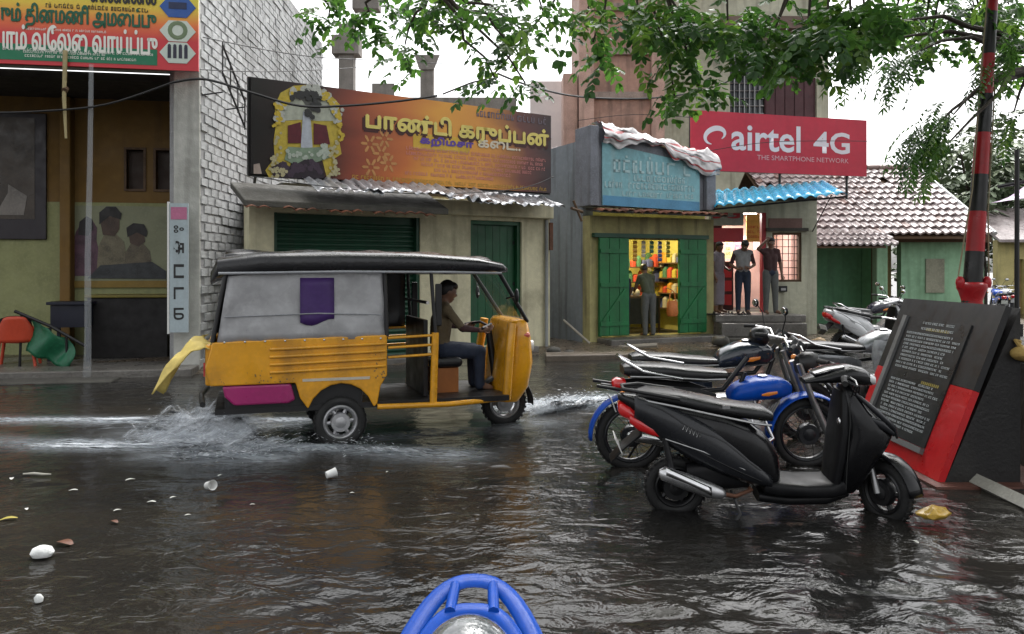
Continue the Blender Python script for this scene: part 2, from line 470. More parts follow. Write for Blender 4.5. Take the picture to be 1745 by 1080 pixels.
for i in range(28):
    for j in range(53):
        x, z = i*BWD + (BWD/2 if j % 2 else 0) + rb.uniform(-.012,.012), .05 + j*BHT + .012*noise.noise((i*.3, j*.7, 0))
        if i < 6 and n < 300:
            o = link('block', rb.choice(bmesh_v), side, (x, 0, z)); n += 1
        else: block(rest, x, z, rb)
o = rest.build('blocks', brickm, side); tag(o, kind='stuff')
# thin bracing on the wall top: iron stair railing
m = MB(); m.tube([(.1,-.3,5.2),(1.3,-.3,4.55)], .018); m.tube([(.1,-.3,4.75),(1.3,-.3,4.1)], .018); m.tube([(2.6,-.3,4.7),(3.6,-.3,4.1)], .018); m.tube([(2.6,-.3,4.4),(3.6,-.3,3.8)], .018)
for t in (.1,.5,.9,1.3): m.tube([(t,-.3,5.25-(t-.1)*.54),(t,-.3,4.7-(t-.1)*.54)], .012)
for t in (2.6,3.1,3.6): m.tube([(t,-.3,4.75-(t-2.6)*.6),(t,-.3,4.35-(t-2.6)*.6)], .012)
for t in (.1,1.3,2.6,3.6): m.tube([(t,-.3,4.45),(t,.05,4.4)], .012)
m.build('iron_railing', black, side, smooth=True)

# banner
bn = thing('advertising_banner', 'yellow red and green Tamil advertising banner above the open ground floor', 'banner', FL.loc(), FL.a)
OF = -.42
sR, zb = FL.sz(338, 121, OF); sL = -6.4
zt = zb + 2.0
bnd = lambda px, py: FL.sz(px, py, OF)
def band_mat(name, stops):
    m = bpy.data.materials.new(name); m.use_nodes = True; N, L = m.node_tree.nodes, m.node_tree.links; b = N['Principled BSDF']
    tc = N.new('ShaderNodeTexCoord'); sp = N.new('ShaderNodeSeparateXYZ'); L.new(tc.outputs['Generated'], sp.inputs[0])
    cr = N.new('ShaderNodeValToRGB'); L.new(sp.outputs['Z'], cr.inputs[0])
    e = cr.color_ramp.elements
    e[0].position, e[0].color = stops[0][0], (*stops[0][1], 1); e[1].position, e[1].color = stops[-1][0], (*stops[-1][1], 1)
    for p, c in stops[1:-1]:
        k = e.new(p); k.color = (*c, 1)
    L.new(cr.outputs[0], b.inputs['Base Color']); b.inputs['Roughness'].default_value = .38
    return m
bm_ = band_mat('banner_print', [(0,(.55,.02,.03)),(.22,(.55,.02,.03)),(.34,(.75,.16,.03)),(.46,(.72,.50,.04)),(.6,(.62,.62,.05)),(1,(.45,.55,.06))])
MB().bb(sL, sR, OF, OF+.05, zb, zt).build('printed_panel', bm_, bn)
fr = MB(); fr.bb(sL, sR, OF+.055, OF+.10, zb+.0, zb+.05); fr.bb(sR-.05, sR, OF+.055, OF+.1, zb+.05, zt); fr.build('frame', alu, bn)
grn = mat('banner_green', (.004,.16,.07), .4, var=.1); ytx = mat('ink_dark_green', (.01,.10,.05), .5, var=0); wtx = mat('ink_white', (.75,.75,.68), .5, var=0); btx = mat('ink_black', (.02,.02,.02), .5, var=0)
x0, z0 = bnd(0, 97); x1, z1 = bnd(268, 92)
gx1 = bnd(268, 110)[0]
MB().bb(sL+.01, gx1, OF-.006, OF-.001, zb+.06, zb+.06+.24).build('green_strip', grn, bn)
q = lambda px, py: bnd(px, py)
yy = OF-.010
def bt(body, pxa, pya, pxb, pyb, m, bold=.012):
    a, c = q(pxa, pya), q(pxb, pyb); text(bn, 'lettering', body, a[0], c[0], c[1] if c[1] < a[1] else a[1], max(a[1], c[1]), yy, m, bold, fat=.008)
bt('யும் தினமணி அமைப்பு', -12, 46, 266, 16, ytx, 0)
bt('யாம் வேலை வாய்ப்பு', -12, 82, 268, 52, wtx, 0)
bt('எஸ்எஸ்எல்', 155, 3, 266, -22, btx, 0)
rs = random.Random(4); m = MB(); a = q(70, 12); c = q(255, 12); scribble(m, a[0], c[0], a[1], .06, yy, rs); m.build('small_print', btx, bn)
m = MB(); a = q(5, 108); c = q(262, 108)
scribble(m, a[0], c[0], zb+.20, .035, yy, rs); scribble(m, a[0]+.3, c[0]-.25, zb+.11, .035, yy, rs); m.build('small_print', wtx, bn)
m = MB(); a = q(45, 48); c = q(180, 48); scribble(m, a[0], c[0], a[1]-.02, .03, yy, rs); a = q(40, 86); scribble(m, a[0], c[0], a[1]-.03, .03, yy, rs); m.build('small_print', wtx, bn)
for py, colr, inner in ((12, (.03,.10,.35), (.02,.03,.08)), (53, (.60,.66,.58), (.16,.22,.12)), (90, (.55,.62,.55), (.03,.03,.05))):
    cx_, cz_ = q(303, py); r = .235
    hexp = [(cx_ + r*1.12*math.cos(R(60*k)), cz_ + r*.78*math.sin(R(60*k))) for k in range(6)]
    p = MB().extr(hexp, OF-.010, OF-.002).build('picture', mat('hex_%d' % py, colr, .5, var=.1), bn)
    mm = MB()
    if py == 53: mm.torus((cx_, OF-.011, cz_+.01), .11, .035, n=16, m=5, sq=.1)
    elif py == 90:
        for k in range(4): mm.box((cx_-.12+k*.08, OF-.013, cz_), (.05,.004,.17)); mm.ball((cx_-.12+k*.08, OF-.013, cz_+.1), (.025,.003,.03), 8, 5)
    else: mm.box((cx_, OF-.013, cz_+.02), (.26,.004,.1))
    mm.build('motif', mat('hexi_%d' % py, inner, .5, var=.1), p)

# poster of a family on the porch wall
pw0 = BD-.006
px0, pz1 = FL.sz(122, 350, pw0); px1, pz0 = FL.sz(286, 478, pw0)
po = thing('wall_poster', 'dim poster of three people at a table on the porch wall', 'poster', FL.loc(), FL.a)
MB().bb(px0, px1, pw0-.012, pw0-.004, pz0, pz1).build('sheet', mat('poster_pale', (.21,.22,.13), .45, var=.2), po)
ph = lambda px, py: FL.sz(px, py, pw0)
def pblob(pts, nm, col, y):
    MB().extr([ph(*p) for p in pts], y-.004, y).build(nm, mat('print_'+nm+str(int(col[0]*999)), tuple(c*.8 for c in col), .5, var=.6, vs=6), po)
pblob([(126,470),(120,430),(130,395),(142,375),(156,372),(166,388),(165,410),(172,440),(180,470)], 'printed_figure', (.13,.06,.09), pw0-.013)
pblob([(134,400),(136,378),(148,368),(158,374),(160,390),(150,402)], 'printed_hair', (.02,.015,.015), pw0-.018)
pblob([(165,470),(168,420),(178,400),(198,398),(212,412),(216,440),(222,470)], 'printed_figure', (.22,.19,.12), pw0-.014)
pblob([(176,400),(172,380),(178,364),(194,362),(204,372),(204,390),(196,402)], 'printed_face', (.10,.06,.04), pw0-.019)
pblob([(170,382),(170,362),(182,352),(198,352),(208,364),(206,374),(188,368)], 'printed_hair', (.015,.012,.012), pw0-.0235)
pblob([(212,470),(214,430),(224,414),(244,414),(256,428),(262,470)], 'printed_figure', (.17,.14,.09), pw0-.0145)
pblob([(222,414),(220,398),(232,392),(246,396),(248,412),(236,420)], 'printed_face', (.10,.06,.04), pw0-.0195)
pblob([(218,404),(216,388),(228,380),(246,382),(252,394),(250,404),(234,396)], 'printed_hair', (.015,.012,.012), pw0-.024)
pblob([(150,474),(172,452),(260,446),(284,462),(284,475)], 'printed_table', (.05,.055,.06), pw0-.028)
MB().bb(px0-.02, px1, pw0-.035, pw0-.031, pz0-.12, pz0+.0).build('yellow_edge', mat('poster_yellow', (.22,.14,.02), .5), po)
# framed picture, left
fp = thing('framed_picture', 'large dark framed picture hanging at the left end of the porch wall', 'picture', FL.loc(), FL.a)
a = FL.sz(-60, 190, BD-.02); c = FL.sz(80, 408, BD-.02)
MB().bb(a[0], c[0], BD-.06, BD-.01, c[1], a[1]).build('frame', mat('dark_frame', (.02,.015,.02), .4), fp, bevel=.01)
MB().bb(a[0]+.08, c[0]-.18, BD-.068, BD-.061, c[1]+.35, a[1]-.08).build('print', mat('brown_print', (.055,.04,.028), .35, var=.6, vs=2.5), fp)
MB().extr([(a[0]+.5,c[1]+.42),(c[0]-.35,c[1]+.42),(c[0]-.3,c[1]+.75),(c[0]-.6,c[1]+.95),(a[0]+.7,c[1]+.8)], BD-.074, BD-.0685).build('pale_cloth', mat('pale_print', (.20,.18,.16), .4, var=.4), fp)
# counter under the poster
ct = thing('shop_counter', 'dark counter standing below the poster in the porch', 'counter', FL.loc(.11), FL.a)
cx0, cx1 = FL.s(150, 1.2), FL.s(292, 1.2)
MB().bb(cx0, cx1-.05, 1.15, 1.75, 0, 1.02).build('body', mat('counter_black', (.005,.004,.004), .6), ct, bevel=.01)
MB().bb(cx0-.03, cx1-.02, 1.10, 1.80, 1.024, 1.07).build('top', mat('counter_top', (.16,.13,.02), .4), ct, bevel=.01)
tb = thing('side_table', 'small dark blue table beside the black counter', 'table', FL.loc(.11), FL.a)
tx0, tx1 = FL.s(82, .9), FL.s(156, .9); bl = mat('dark_blue_paint', (.008,.010,.022), .5)
MB().bb(tx0, tx1, .8, 1.3, .92, .97).build('top', bl, tb, bevel=.008)
MB().bb(tx0+.05, tx1-.05, .85, 1.25, .55, .915).build('drawer_box', bl, tb)
for x in (tx0+.04, tx1-.04):
    for y in (.84, 1.26): MB().bb(x-.025, x+.025, y-.025, y+.025, 0, .548).build('leg', bl, tb)
# orange plastic chair at the kerb
oc = thing('plastic_chair', 'orange moulded plastic chair with rounded back at the left edge', 'chair', (*(FL.o + FL.u*FL.s(28, .2) + FL.n*.2), .11), FL.a + R(12))
om = mat('orange_plastic', (.50,.06,.025), .4, var=.15)
MB().grid(12, 8, lambda u, v: ((u-.5)*.56*(1-.25*v*v), -.02-.12*(1-(2*u-1)**2)-.06*v, .38+.40*v*(1-.28*(2*u-1)**4))).build('backrest', om, oc, smooth=True, solid=.012)
MB().grid(8, 8, lambda u, v: ((u-.5)*.5, -.08+v*.46, .38-.03*math.sin(math.pi*u)*math.sin(math.pi*v))).build('seat', om, oc, smooth=True, solid=.014)
for s_, y in ((-1,-.06),(1,-.06),(-1,.34),(1,.34)): MB().tube([(s_*.22,y,.39),(s_*.27,y+(-.05 if y < 0 else .05),0)], [.028,.022], 8).build('leg', om, oc, smooth=True)
for s_ in (-1, 1): MB().tube([(s_*.25,-.08,.60),(s_*.29,.1,.62),(s_*.28,.3,.58),(s_*.24,.34,.39)], .02, 8).build('armrest', om, oc, smooth=True)
bkt = mat('black_cloth', (.012,.012,.014), .7)
MB().grid(10, 6, lambda u, v: ((u-.5)*.44, -.12-.05*math.sin(u*3.1)+.12*abs(v-.5), .79-.14*abs(v-.5)*2-.06*(2*u-1)**2)).build('draped_cloth', bkt, oc, smooth=True, solid=.012)
# green tarpaulin bundle on a black pole frame
gt = thing('tarpaulin_bundle', 'green tarpaulin slung under a slanting black pole beside the orange chair', 'tarpaulin', (*(FL.o + FL.u*FL.s(85, .1) + FL.n*.1), .11), FL.a)
MB().tube([(-.50,0,.86),(0,.02,.62),(.5,.05,.30)], .025, 8).build('pole', black, gt, smooth=True)
MB().grid(14, 10, lambda u, v: (-.30+.62*u+.05*math.sin(v*5), .02+.06*math.sin(u*9+v*3), (.76-.42*u)-v*(.52-.10*u)+.02*math.sin(u*17))).build('sheet', mat('green_tarp', (.010,.12,.055), .4, var=.4, bump=.4, bs=8), gt, smooth=True, solid=.01)
MB().tube([(.22,.05,.46),(.22,.08,0)], .02, 8).build('prop', black, gt)
MB().tube([(-.42,.05,.80),(-.46,.08,0)], .02, 8).build('prop', black, gt)

# narrow upright sign fixed in front of the pillar
vs_ = thing('upright_signboard', 'tall narrow pale blue signboard with upright black lettering at the white pillar', 'signboard', FL.loc(), FL.a)
a = FL.sz(289, 346, -.25); c = FL.sz(321, 566, -.25)
MB().bb(a[0], c[0], -.26, -.22, c[1], a[1]).build('board', mat('pale_blue_board', (.42,.50,.53), .45, var=.15, streak=.3), vs_)
fr = MB(); fr.bb(a[0]-.03, a[0]-.002, -.275, -.2, c[1]-.02, a[1]+.02); fr.build('edge', whitepl, vs_)
MB().bb(a[0]+.02, c[0]-.02, -.266, -.261, a[1]-.25, a[1]-.06).build('pink_panel', mat('pink_print', (.50,.16,.28), .5), vs_)
w = c[0]-a[0]; zc = a[1]-.32
for ch, hgt in (('ஃ', .16), ('க', .30), ('ப', .30), ('ட', .26), ('ம', .26)):
    o = text(vs_, 'lettering', ch, -.5, .5, -.5, .5, 0, btx, .02)
    if o:
        o.rotation_euler = (0, R(90), 0); o.scale = (hgt*.72, 1, w*.55); o.location = ((a[0]+c[0])/2, -.264, zc-hgt/2)
    zc -= hgt + .06
# bracket holding it
MB().bb(a[0]+.05, a[0]+.1, -.219, -.021, a[1]-.3, a[1]-.26).build('bracket', black, vs_)
# stream of rainwater running off the banner
st = MB(); pts = [(0, 0, zb+.02), (.01, -.06, 3.2), (.0, -.10, 1.8), (.01, -.12, .55), (0, -.12, .0)]
st.tube(pts, [.035,.04,.045,.05,.06], 8)
sx = FL.s(140, -.9)
pos = FL.o + FL.u*sx + FL.n*(-.5)
o = st.build('rainwater_stream', mat('falling_water', (.55,.58,.6), .25, var=0, alpha=.16), None, smooth=True)
o.location = (pos.x, pos.y, .0); tag(o, 'thin stream of rainwater pouring from the yellow banner to the kerb', 'water stream')
# pale stick hanging from the banner
h = thing('hanging_rod', 'short pale bamboo rod hanging below the yellow banner', 'rod', FL.loc(), FL.a)
a = FL.sz(112, 98, -.45); c = FL.sz(112, 236, -.45)
MB().tube([(a[0],-.47,a[1]+.1),(a[0]-.015,-.47,(a[1]+c[1])/2),(a[0]+.01,-.47,c[1])], [.035,.03,.018], 8).build('rod', mat('bamboo', (.36,.30,.15), .6), h, smooth=True)
MB().tube([(a[0],-.5,(a[1]+c[1])/2+.1),(a[0],-.44,(a[1]+c[1])/2+.14)], .045, 8).build('knot', wood, h, smooth=True)
# ================================================================ middle: low shop under the orange signboard
A1, B1 = at(430, 0, 13.2), at(937, 0, 16.5)
FO = Frame.two(A1, B1); LO = (Vector((B1.x, B1.y)) - FO.o).length
ob = thing('shuttered_shop', 'low cream shop with dark green shutter under the orange signboard', 'shop', FO.loc(), FO.a)
s_l, s_r = FO.s(467), FO.s(716); d_l, d_r = FO.s(802), FO.s(889)
zs = FO.z(590, 366); zd = FO.z(845, 376); ZT = 2.95
m = MB(); hole_wall(m, -.05, LO, -.1, ZT, 0, .3, [(s_l, s_r, -.1, zs), (d_l, d_r, .15, zd)]); m.build('front_wall', cream, ob)
m = MB(); m.bb(LO-.3, LO-.002, .302, 3.6, -.1, ZT); m.bb(.9, LO-.31, 3.2, 3.6, -.1, ZT); m.build('rear_wall', cream, ob)
MB().bb(.6, LO-.01, .31, 3.6, ZT+.002, ZT+.12).build('roof_slab', conc_d, ob)
# roller shutter: each slat
sh = MB().bb(s_l+.002, s_r-.002, .16, .18, .0, zs-.002).build('roller_shutter', gdoor, ob)
n = int((zs-.1)/.085); sm = None
for k in range(n):
    if sm is None:
        q_ = MB(); w_ = s_r-s_l-.05
        q_.loft([[(x, .0, -.038), (x, -.022, -.022), (x, -.026, 0), (x, -.022, .022), (x, .0, .038)] for x in (0, w_)], closed=False); sm = q_.mesh('slat', gdoor, True)
    link('slat', sm, sh, (s_l+.025, .158, .08+k*.085))
MB().bb(s_l, s_l+.06, .03, .15, 0, zs-.003).build('shutter_rail', gdoor, ob); MB().bb(s_r-.06, s_r, .03, .15, 0, zs-.003).build('shutter_rail', gdoor, ob)
# green door: boards
dr = MB().bb(d_l+.002, d_r-.002, .17, .19, .15, zd-.002).build('door', gdoor2 if False else mat('mid_green_paint', (.008,.085,.032), .45, var=.35, streak=.4, stain=(.02,.04,.02)), ob)
nb = 6; wb = (d_r-d_l-.16)/nb
for k in range(nb): MB().bb(d_l+.08+k*wb+.004, d_l+.08+(k+1)*wb-.004, .145, .168, .22, zd-.08).build('board', MATS['mid_green_paint'], dr)
for x in (d_l, d_r-.075): MB().bb(x+.003, x+.072, .05, .169, .15, zd-.004).build('jamb', MATS['mid_green_paint'], dr)
MB().bb(d_l+.073, d_r-.073, .05, .169, zd-.075, zd-.005).build('lintel', MATS['mid_green_paint'], dr)
MB().tube([(d_l+.2,.12,1.2),(d_l+.2,.10,1.25),(d_l+.2,.10,1.4),(d_l+.2,.12,1.45)], .01, 6).build('handle', alu, dr)
MB().bb(d_l-.1, d_r+.1, -.45, -.002, -.1, .14).build('door_step', concrete, ob, bevel=.02)
MB().bb(s_l-.3, s_r+.2, -.6, -.003, -.1, .10).build('shutter_step', concrete, ob, bevel=.02)
# eave: long slanting dark lean-to slab with a broken tile edge and tin sheets on it
ze0, ze1 = FO.z(430, 345, -.75), FO.z(430, 312, -.1)
xr = FO.s(760, -.7)
def slab(x0, x1, y0, z0, y1, z1, t, mb):
    mb.hexa([(x0,y0,z0-t),(x1,y0,z0-t),(x1,y1,z1-t),(x0,y1,z1-t),(x0,y0,z0),(x1,y0,z0),(x1,y1,z1),(x0,y1,z1)])
m = MB(); slab(-.35, xr, -.8, 2.66, .0, 3.0, .10, m); m.build('eave_slab', conc_d, ob, bevel=.015)
rt = random.Random(5)
tile_or = mat('broken_clay_tile', (.26,.10,.055), .7, bump=.4, var=.5, stain_amt=.5)
for k in range(int((xr+.25)/.19)):
    if rt.random() < .12: continue
    x = -.33 + k*.19
    t = MB(); zc = 2.53 + rt.uniform(-.02, .02); d_ = rt.uniform(.12,.2)
    t.grid(4, 1, lambda u, v: (x+u*.17, -.84-.0+v*d_, zc+.035*math.sin(math.pi*u)+v*.05)); t.build('edge_tile', tile_or, ob, smooth=True, solid=.014)
# crumpled tin sheets
for k, (pa, pb, w_, hz) in enumerate(((525, 640, .7, 3.06), (610, 760, .8, 3.10), (745, 830, .7, 3.04), (800, 945, .9, 3.00))):
    xa, xb = FO.s(pa, -.6), FO.s(pb, -.6)
    def tf(u, v, xa=xa, xb=xb, w_=w_, hz=hz, k=k):
        x = xa + (xb-xa)*u; y = -.95 + v*w_ + .05*noise.noise((u*4, v*3, k))
        z = hz - .20 + .27*v + .022*math.sin(x*40) + .05*noise.noise((u*6, v*2, k+5)) - (.06*noise.noise((u*9, 1, k)) if v < .2 else 0)
        return (x, y, z)
    MB().grid(40, 6, tf).build('tin_sheet', steelg, ob, smooth=True, solid=.006)
# loose rafters at the right end
m = MB(); m.tube([(LO-.15,-.9,2.78),(LO+.35,-.6,2.75)], .03, 6); m.tube([(LO+.05,-.7,2.95),(LO+.22,-.75,2.55)], .025, 6); m.build('rafter_ends', wood, ob)
MB().bb(LO-.02, LO+.06, -.03, .28, 2.0, 2.55).build('downpipe_bracket', rust, ob)
m = MB(); hole_wall(m, s_r+.2, LO-.0, 2.62, 2.9, -.14, -.003, []); m.build('beam', cream, ob, bevel=.02)

# the signboard
sg = thing('shop_signboard', 'long orange and black signboard with yellow Tamil lettering on the shuttered shop', 'signboard', FO.loc(), FO.a)
SO = -.30
zb0 = FO.z(680, 312, SO); zt0 = FO.z(430, 131, SO); xs0, xs1 = FO.s(428, SO), FO.s(939, SO)
m_ = bpy.data.materials.new('signboard_print'); m_.use_nodes = True; N, L = m_.node_tree.nodes, m_.node_tree.links; b = N['Principled BSDF']
tc = N.new('ShaderNodeTexCoord'); sp = N.new('ShaderNodeSeparateXYZ'); L.new(tc.outputs['Generated'], sp.inputs[0])
nzx = N.new('ShaderNodeTexNoise'); nzx.inputs['Scale'].default_value = 3; L.new(tc.outputs['Generated'], nzx.inputs['Vector'])
ad = N.new('ShaderNodeMath'); ad.operation = 'MULTIPLY_ADD'; L.new(nzx.outputs[0], ad.inputs[0]); ad.inputs[1].default_value = .16; 
sb = N.new('ShaderNodeMath'); sb.operation = 'SUBTRACT'; L.new(sp.outputs['X'], sb.inputs[0]); sb.inputs[1].default_value = .08
L.new(sb.outputs[0], ad.inputs[2])
cr = N.new('ShaderNodeValToRGB'); L.new(ad.outputs[0], cr.inputs[0]); e = cr.color_ramp.elements
e[0].position = .0; e[0].color = (.012,.009,.010,1); e[1].position = 1.0; e[1].color = (.02,.006,.008,1)
for p_, c_ in ((.20,(.03,.010,.010)),(.30,(.22,.045,.022)),(.45,(.48,.13,.028)),(.58,(.66,.30,.03)),(.74,(.60,.25,.03)),(.88,(.12,.03,.02))):
    k = e.new(p_); k.color = (*c_, 1)
L.new(cr.outputs[0], b.inputs['Base Color']); b.inputs['Roughness'].default_value = .33
MB().bb(xs0, xs1, SO, SO+.06, zb0, zt0).build('printed_panel', m_, sg)
fr = MB(); fr.bb(xs0-.03, xs1+.03, SO+.065, SO+.13, zb0-.03, zb0+.05); fr.bb(xs0-.03, xs1+.03, SO+.065, SO+.13, zt0-.05, zt0+.015); fr.bb(xs0-.03, xs0+.03, SO+.065, SO+.13, zb0+.05, zt0-.05); fr.bb(xs1-.03, xs1+.03, SO+.065, SO+.13, zb0+.05, zt0-.05); fr.build('frame', black, sg)
for x in (xs0+.3, xs0+2, xs0+3.8, xs1-.3): MB().tube([(x, SO+.1, zt0-.2), (x+.0, .6, ZT)], .025, 6).build('stay', black, sg)
gold = mat('ink_pale_yellow', (.72,.60,.16), .5, var=.2); dk = mat('ink_dark_brown', (.05,.012,.01), .5, var=0); pur = mat('ink_violet', (.10,.05,.30), .5, var=0); pink = mat('ink_pink', (.55,.22,.20), .5, var=0); pw_ = mat('ink_pale', (.62,.55,.42), .5, var=.1)
def ot(body, pxa, pyt, pxb, pyb, m, y, bold=.02):
    """lettering between two columns of the board; top and bottom heights at its left end"""
    a = FO.sz(pxa, pyt, SO); c = FO.sz(pxb, 0, SO); zlo = FO.z(pxa, pyb, SO)
    return text(sg, 'lettering', body, a[0], c[0], zlo, a[1], y, m, 0, fat=bold)
ot('பாண்டி கருப்பன்', 620, 189, 937, 229, dk, SO-.004, .030)
ot('பாண்டி கருப்பன்', 624, 185, 934, 224, gold, SO-.009, .016)
a = FO.sz(704, 226, SO); c = FO.sz(898, 240, SO)
MB().bb(a[0], FO.s(800, SO), SO-.004, SO-.001, a[1]-.27, a[1]).build('strip', mat('ink_yellow', (.60,.38,.04), .5), sg)
ot('கறிமசா', 716, 231, 806, 248, pur, SO-.009, .010)
ot('கைட..', 815, 238, 886, 250, pw_, SO-.009, .010)
m = MB(); a = FO.sz(812, 168, SO); c = FO.s(934, SO); scribble(m, a[0], c, zt0-.19, .11, SO-.006, rt); m.build('faded_heading', mat('ink_slate', (.16,.13,.16), .5), sg)
m = MB()
for k, (pa, pb) in enumerate(((692, 930), (692, 925), (705, 930), (718, 905), (740, 870), (690, 840))):
    za = FO.z(690, 254, SO) - k*.088; scribble(m, FO.s(pa, SO), FO.s(pb, SO), za, .052, SO-.006, rt)
m.build('small_print', pink, sg)
m = MB()
scribble(m, FO.s(600, SO), FO.s(930, SO), zb0+.03, .06, SO-.006, rt); m.build('small_print', mat('ink_ochre', (.50,.30,.05), .5), sg)
# lotus ornaments
m = MB()
for px, py in ((630, 245), (655, 236), (632, 285), (662, 278), (650, 262)):
    c_ = FO.sz(px, py, SO)
    for k in range(6):
        t = R(60*k); r0, r1 = .05, .14
        p = [(c_[0]+r0*math.cos(t-.4), c_[1]+r0*math.sin(t-.4)), (c_[0]+r1*math.cos(t-.18), c_[1]+r1*math.sin(t-.18)), (c_[0]+(r1+.03)*math.cos(t), c_[1]+(r1+.03)*math.sin(t)), (c_[0]+r1*math.cos(t+.18), c_[1]+r1*math.sin(t+.18)), (c_[0]+r0*math.cos(t+.4), c_[1]+r0*math.sin(t+.4))]
        m.extr(p, SO-.005, SO-.001)
m.build('lotus_print', mat('ink_sand', (.50,.24,.08), .5), sg)
# printed garlanded figure at the left
pf = lambda px, py: FO.sz(px, py, SO)
def fig(pts, nm, col, dy, var=.3):
    return MB().extr([pf(*p) for p in pts], SO-dy-.003, SO-dy).build(nm, mat('sign_'+nm, col, .5, var=var, vs=14), sg)
fig([(470,212),(468,180),(478,158),(500,146),(530,144),(556,156),(574,172),(582,198),(581,218),(578,240),(582,262),(570,270),(576,296),(556,300),(548,268),(500,268),(490,292),(484,302),(458,302),(452,290),(468,268),(466,240)], 'yellow_halo', (.50,.38,.05), .002)
fig([(476,206),(474,184),(486,166),(512,154),(540,158),(562,172),(574,196),(572,206),(540,206),(526,204),(510,204)], 'pale_garland', (.40,.42,.34), .006)
fig([(516,150),(530,144),(545,156),(548,172),(536,186),(524,184),(514,170)], 'crown', (.10,.10,.09), .010)
fig([(490,244),(490,214),(512,208),(514,244)], 'maroon_cloth', (.10,.012,.02), .0135)
fig([(534,246),(534,210),(556,214),(562,246)], 'maroon_sash', (.10,.012,.02), .0135)
fig([(512,250),(516,190),(528,188),(532,250),(522,266)], 'white_sash', (.42,.45,.50), .014)
fig([(484,272),(490,250),(520,252),(556,250),(562,268),(540,276),(500,280)], 'green_cloth', (.20,.27,.19), .0175)
fig([(474,304),(480,286),(500,282),(522,270),(548,282),(552,304)], 'dark_mount', (.02,.012,.02), .022)
fig([(464,300),(460,286),(478,276),(486,284),(482,300)], 'dark_base', (.035,.02,.03), .022)
fig([(432,296),(432,280),(442,278),(446,296)], 'small_badge', (.35,.28,.24), .006)

rf_ = random.Random(6)
def dots(pts, nm, col, r0, dy, n):
    m = MB(); P = [pf(*p) for p in pts]
    for k in range(n):
        t = rf_.random()*(len(P)-1); i = min(int(t), len(P)-2); f = t-i
        x, z = P[i][0]+(P[i+1][0]-P[i][0])*f+rf_.gauss(0,.035), P[i][1]+(P[i+1][1]-P[i][1])*f+rf_.gauss(0,.035); r = r0*rf_.uniform(.6,1.3); a0 = rf_.random()*6
        m.extr([(x+r*math.cos(a0+R(60*q)), z+r*math.sin(a0+R(60*q))) for q in range(6)], SO-dy-.002-.00002*k, SO-dy)
    m.build(nm, mat('sign_'+nm, col, .5, var=.4, vs=30), sg)
dots([(474,212),(476,182),(494,160),(520,150),(548,158),(570,180),(576,208)], 'white_flowers', (.46,.47,.42), .04, .0255, 90)
dots([(472,220),(472,186),(488,164),(500,152)], 'yellow_flowers', (.55,.40,.04), .035, .0285, 34)
dots([(550,160),(566,176),(578,200),(578,240)], 'yellow_flowers', (.55,.40,.04), .035, .0285, 34)
dots([(500,166),(520,160),(544,166),(536,184),(520,196)], 'dark_face_marks', (.03,.03,.03), .045, .0315, 40)
dots([(490,262),(520,268),(556,262),(552,246)], 'pale_petals', (.40,.45,.38), .035, .0255, 40)
dots([(480,290),(505,288),(530,280),(546,292)], 'dark_petals', (.05,.03,.05), .05, .0255, 36)
dots([(470,228),(474,262),(462,292),(484,296)], 'pale_edge', (.42,.38,.22), .028, .0285, 40)
dots([(576,232),(566,262),(574,294),(556,296)], 'pale_edge', (.42,.38,.22), .028, .0285, 40)

# padlocks and hinges
for x in ((s_l+s_r)/2-.5, (s_l+s_r)/2+.5):
    pk = MB().bb(x-.04, x+.04, .10, .13, .12, .19).build('padlock', alu, ob, bevel=.008); MB().tube([(x-.025,.115,.19),(x-.02,.115,.24),(x+.02,.115,.24),(x+.025,.115,.19)], .007, 6).build('shackle', chrome, pk, smooth=True)
for z in (.5, 1.3, 2.1): MB().bb(d_r-.12, d_r-.02, .135, .144, z, z+.07).build('hinge', black, ob)
MB().tube([(LO-.12,-.05,-.05),(LO-.12,-.05,2.6)], .035, 8).build('drain_pipe', mat('grey_pvc', (.28,.29,.29), .5, streak=.4), ob, smooth=True)
# ================================================================ the green-doored shop with the blue sign
C2, D2 = at(1005, 0, 16.8), at(1216, 0, 18.2)
FB = Frame.two(C2, D2); LB = (Vector((D2.x, D2.y)) - FB.o).length
sb = thing('green_door_shop', 'small yellowed shop with open green double doors and lit interior', 'shop', FB.loc(), FB.a)
g_l, g_r = FB.s(1024), FB.s(1196); o_l, o_r = FB.s(1068), FB.s(1152); zo = FB.z(1110, 408); zw = 2.72
cream_o = mat('yellowed_plaster', (.40,.36,.16), .75, bump=.3, streak=.9, stain=(.07,.06,.035), vs=1.0, stain_amt=.6)
m = MB(); hole_wall(m, 0, LB, -.1, zw, 0, .28, [(g_l+.02, g_r-.02, .22, zo)]); m.build('front_wall', cream_o, sb)
m = MB(); m.bb(.0, .25, .282, 4, -.1, 4.3); m.build('side_wall', grey_p, sb)
yel = mat('interior_yellow', (.55,.50,.16), .7, var=.2)
m = MB(); m.bb(.251, LB-.002, 2.4, 2.5, .2, zw); m.bb(LB-.12, LB-.003, .283, 2.39, .2, zw); m.bb(.252, .30, .283, 2.39, .2, zw); m.build('room_walls', yel, sb)
MB().bb(.255, LB-.125, .284, 2.38, .08, .20).build('room_floor', conc_d, sb)
MB().bb(.1, LB-.01, .285, 2.6, zw+.002, zw+.12).build('ceiling', yel, sb)
MB().bb(g_l-.1, g_r+.2, -.55, -.003, -.1, .2).build('threshold_step', concrete, sb, bevel=.02)
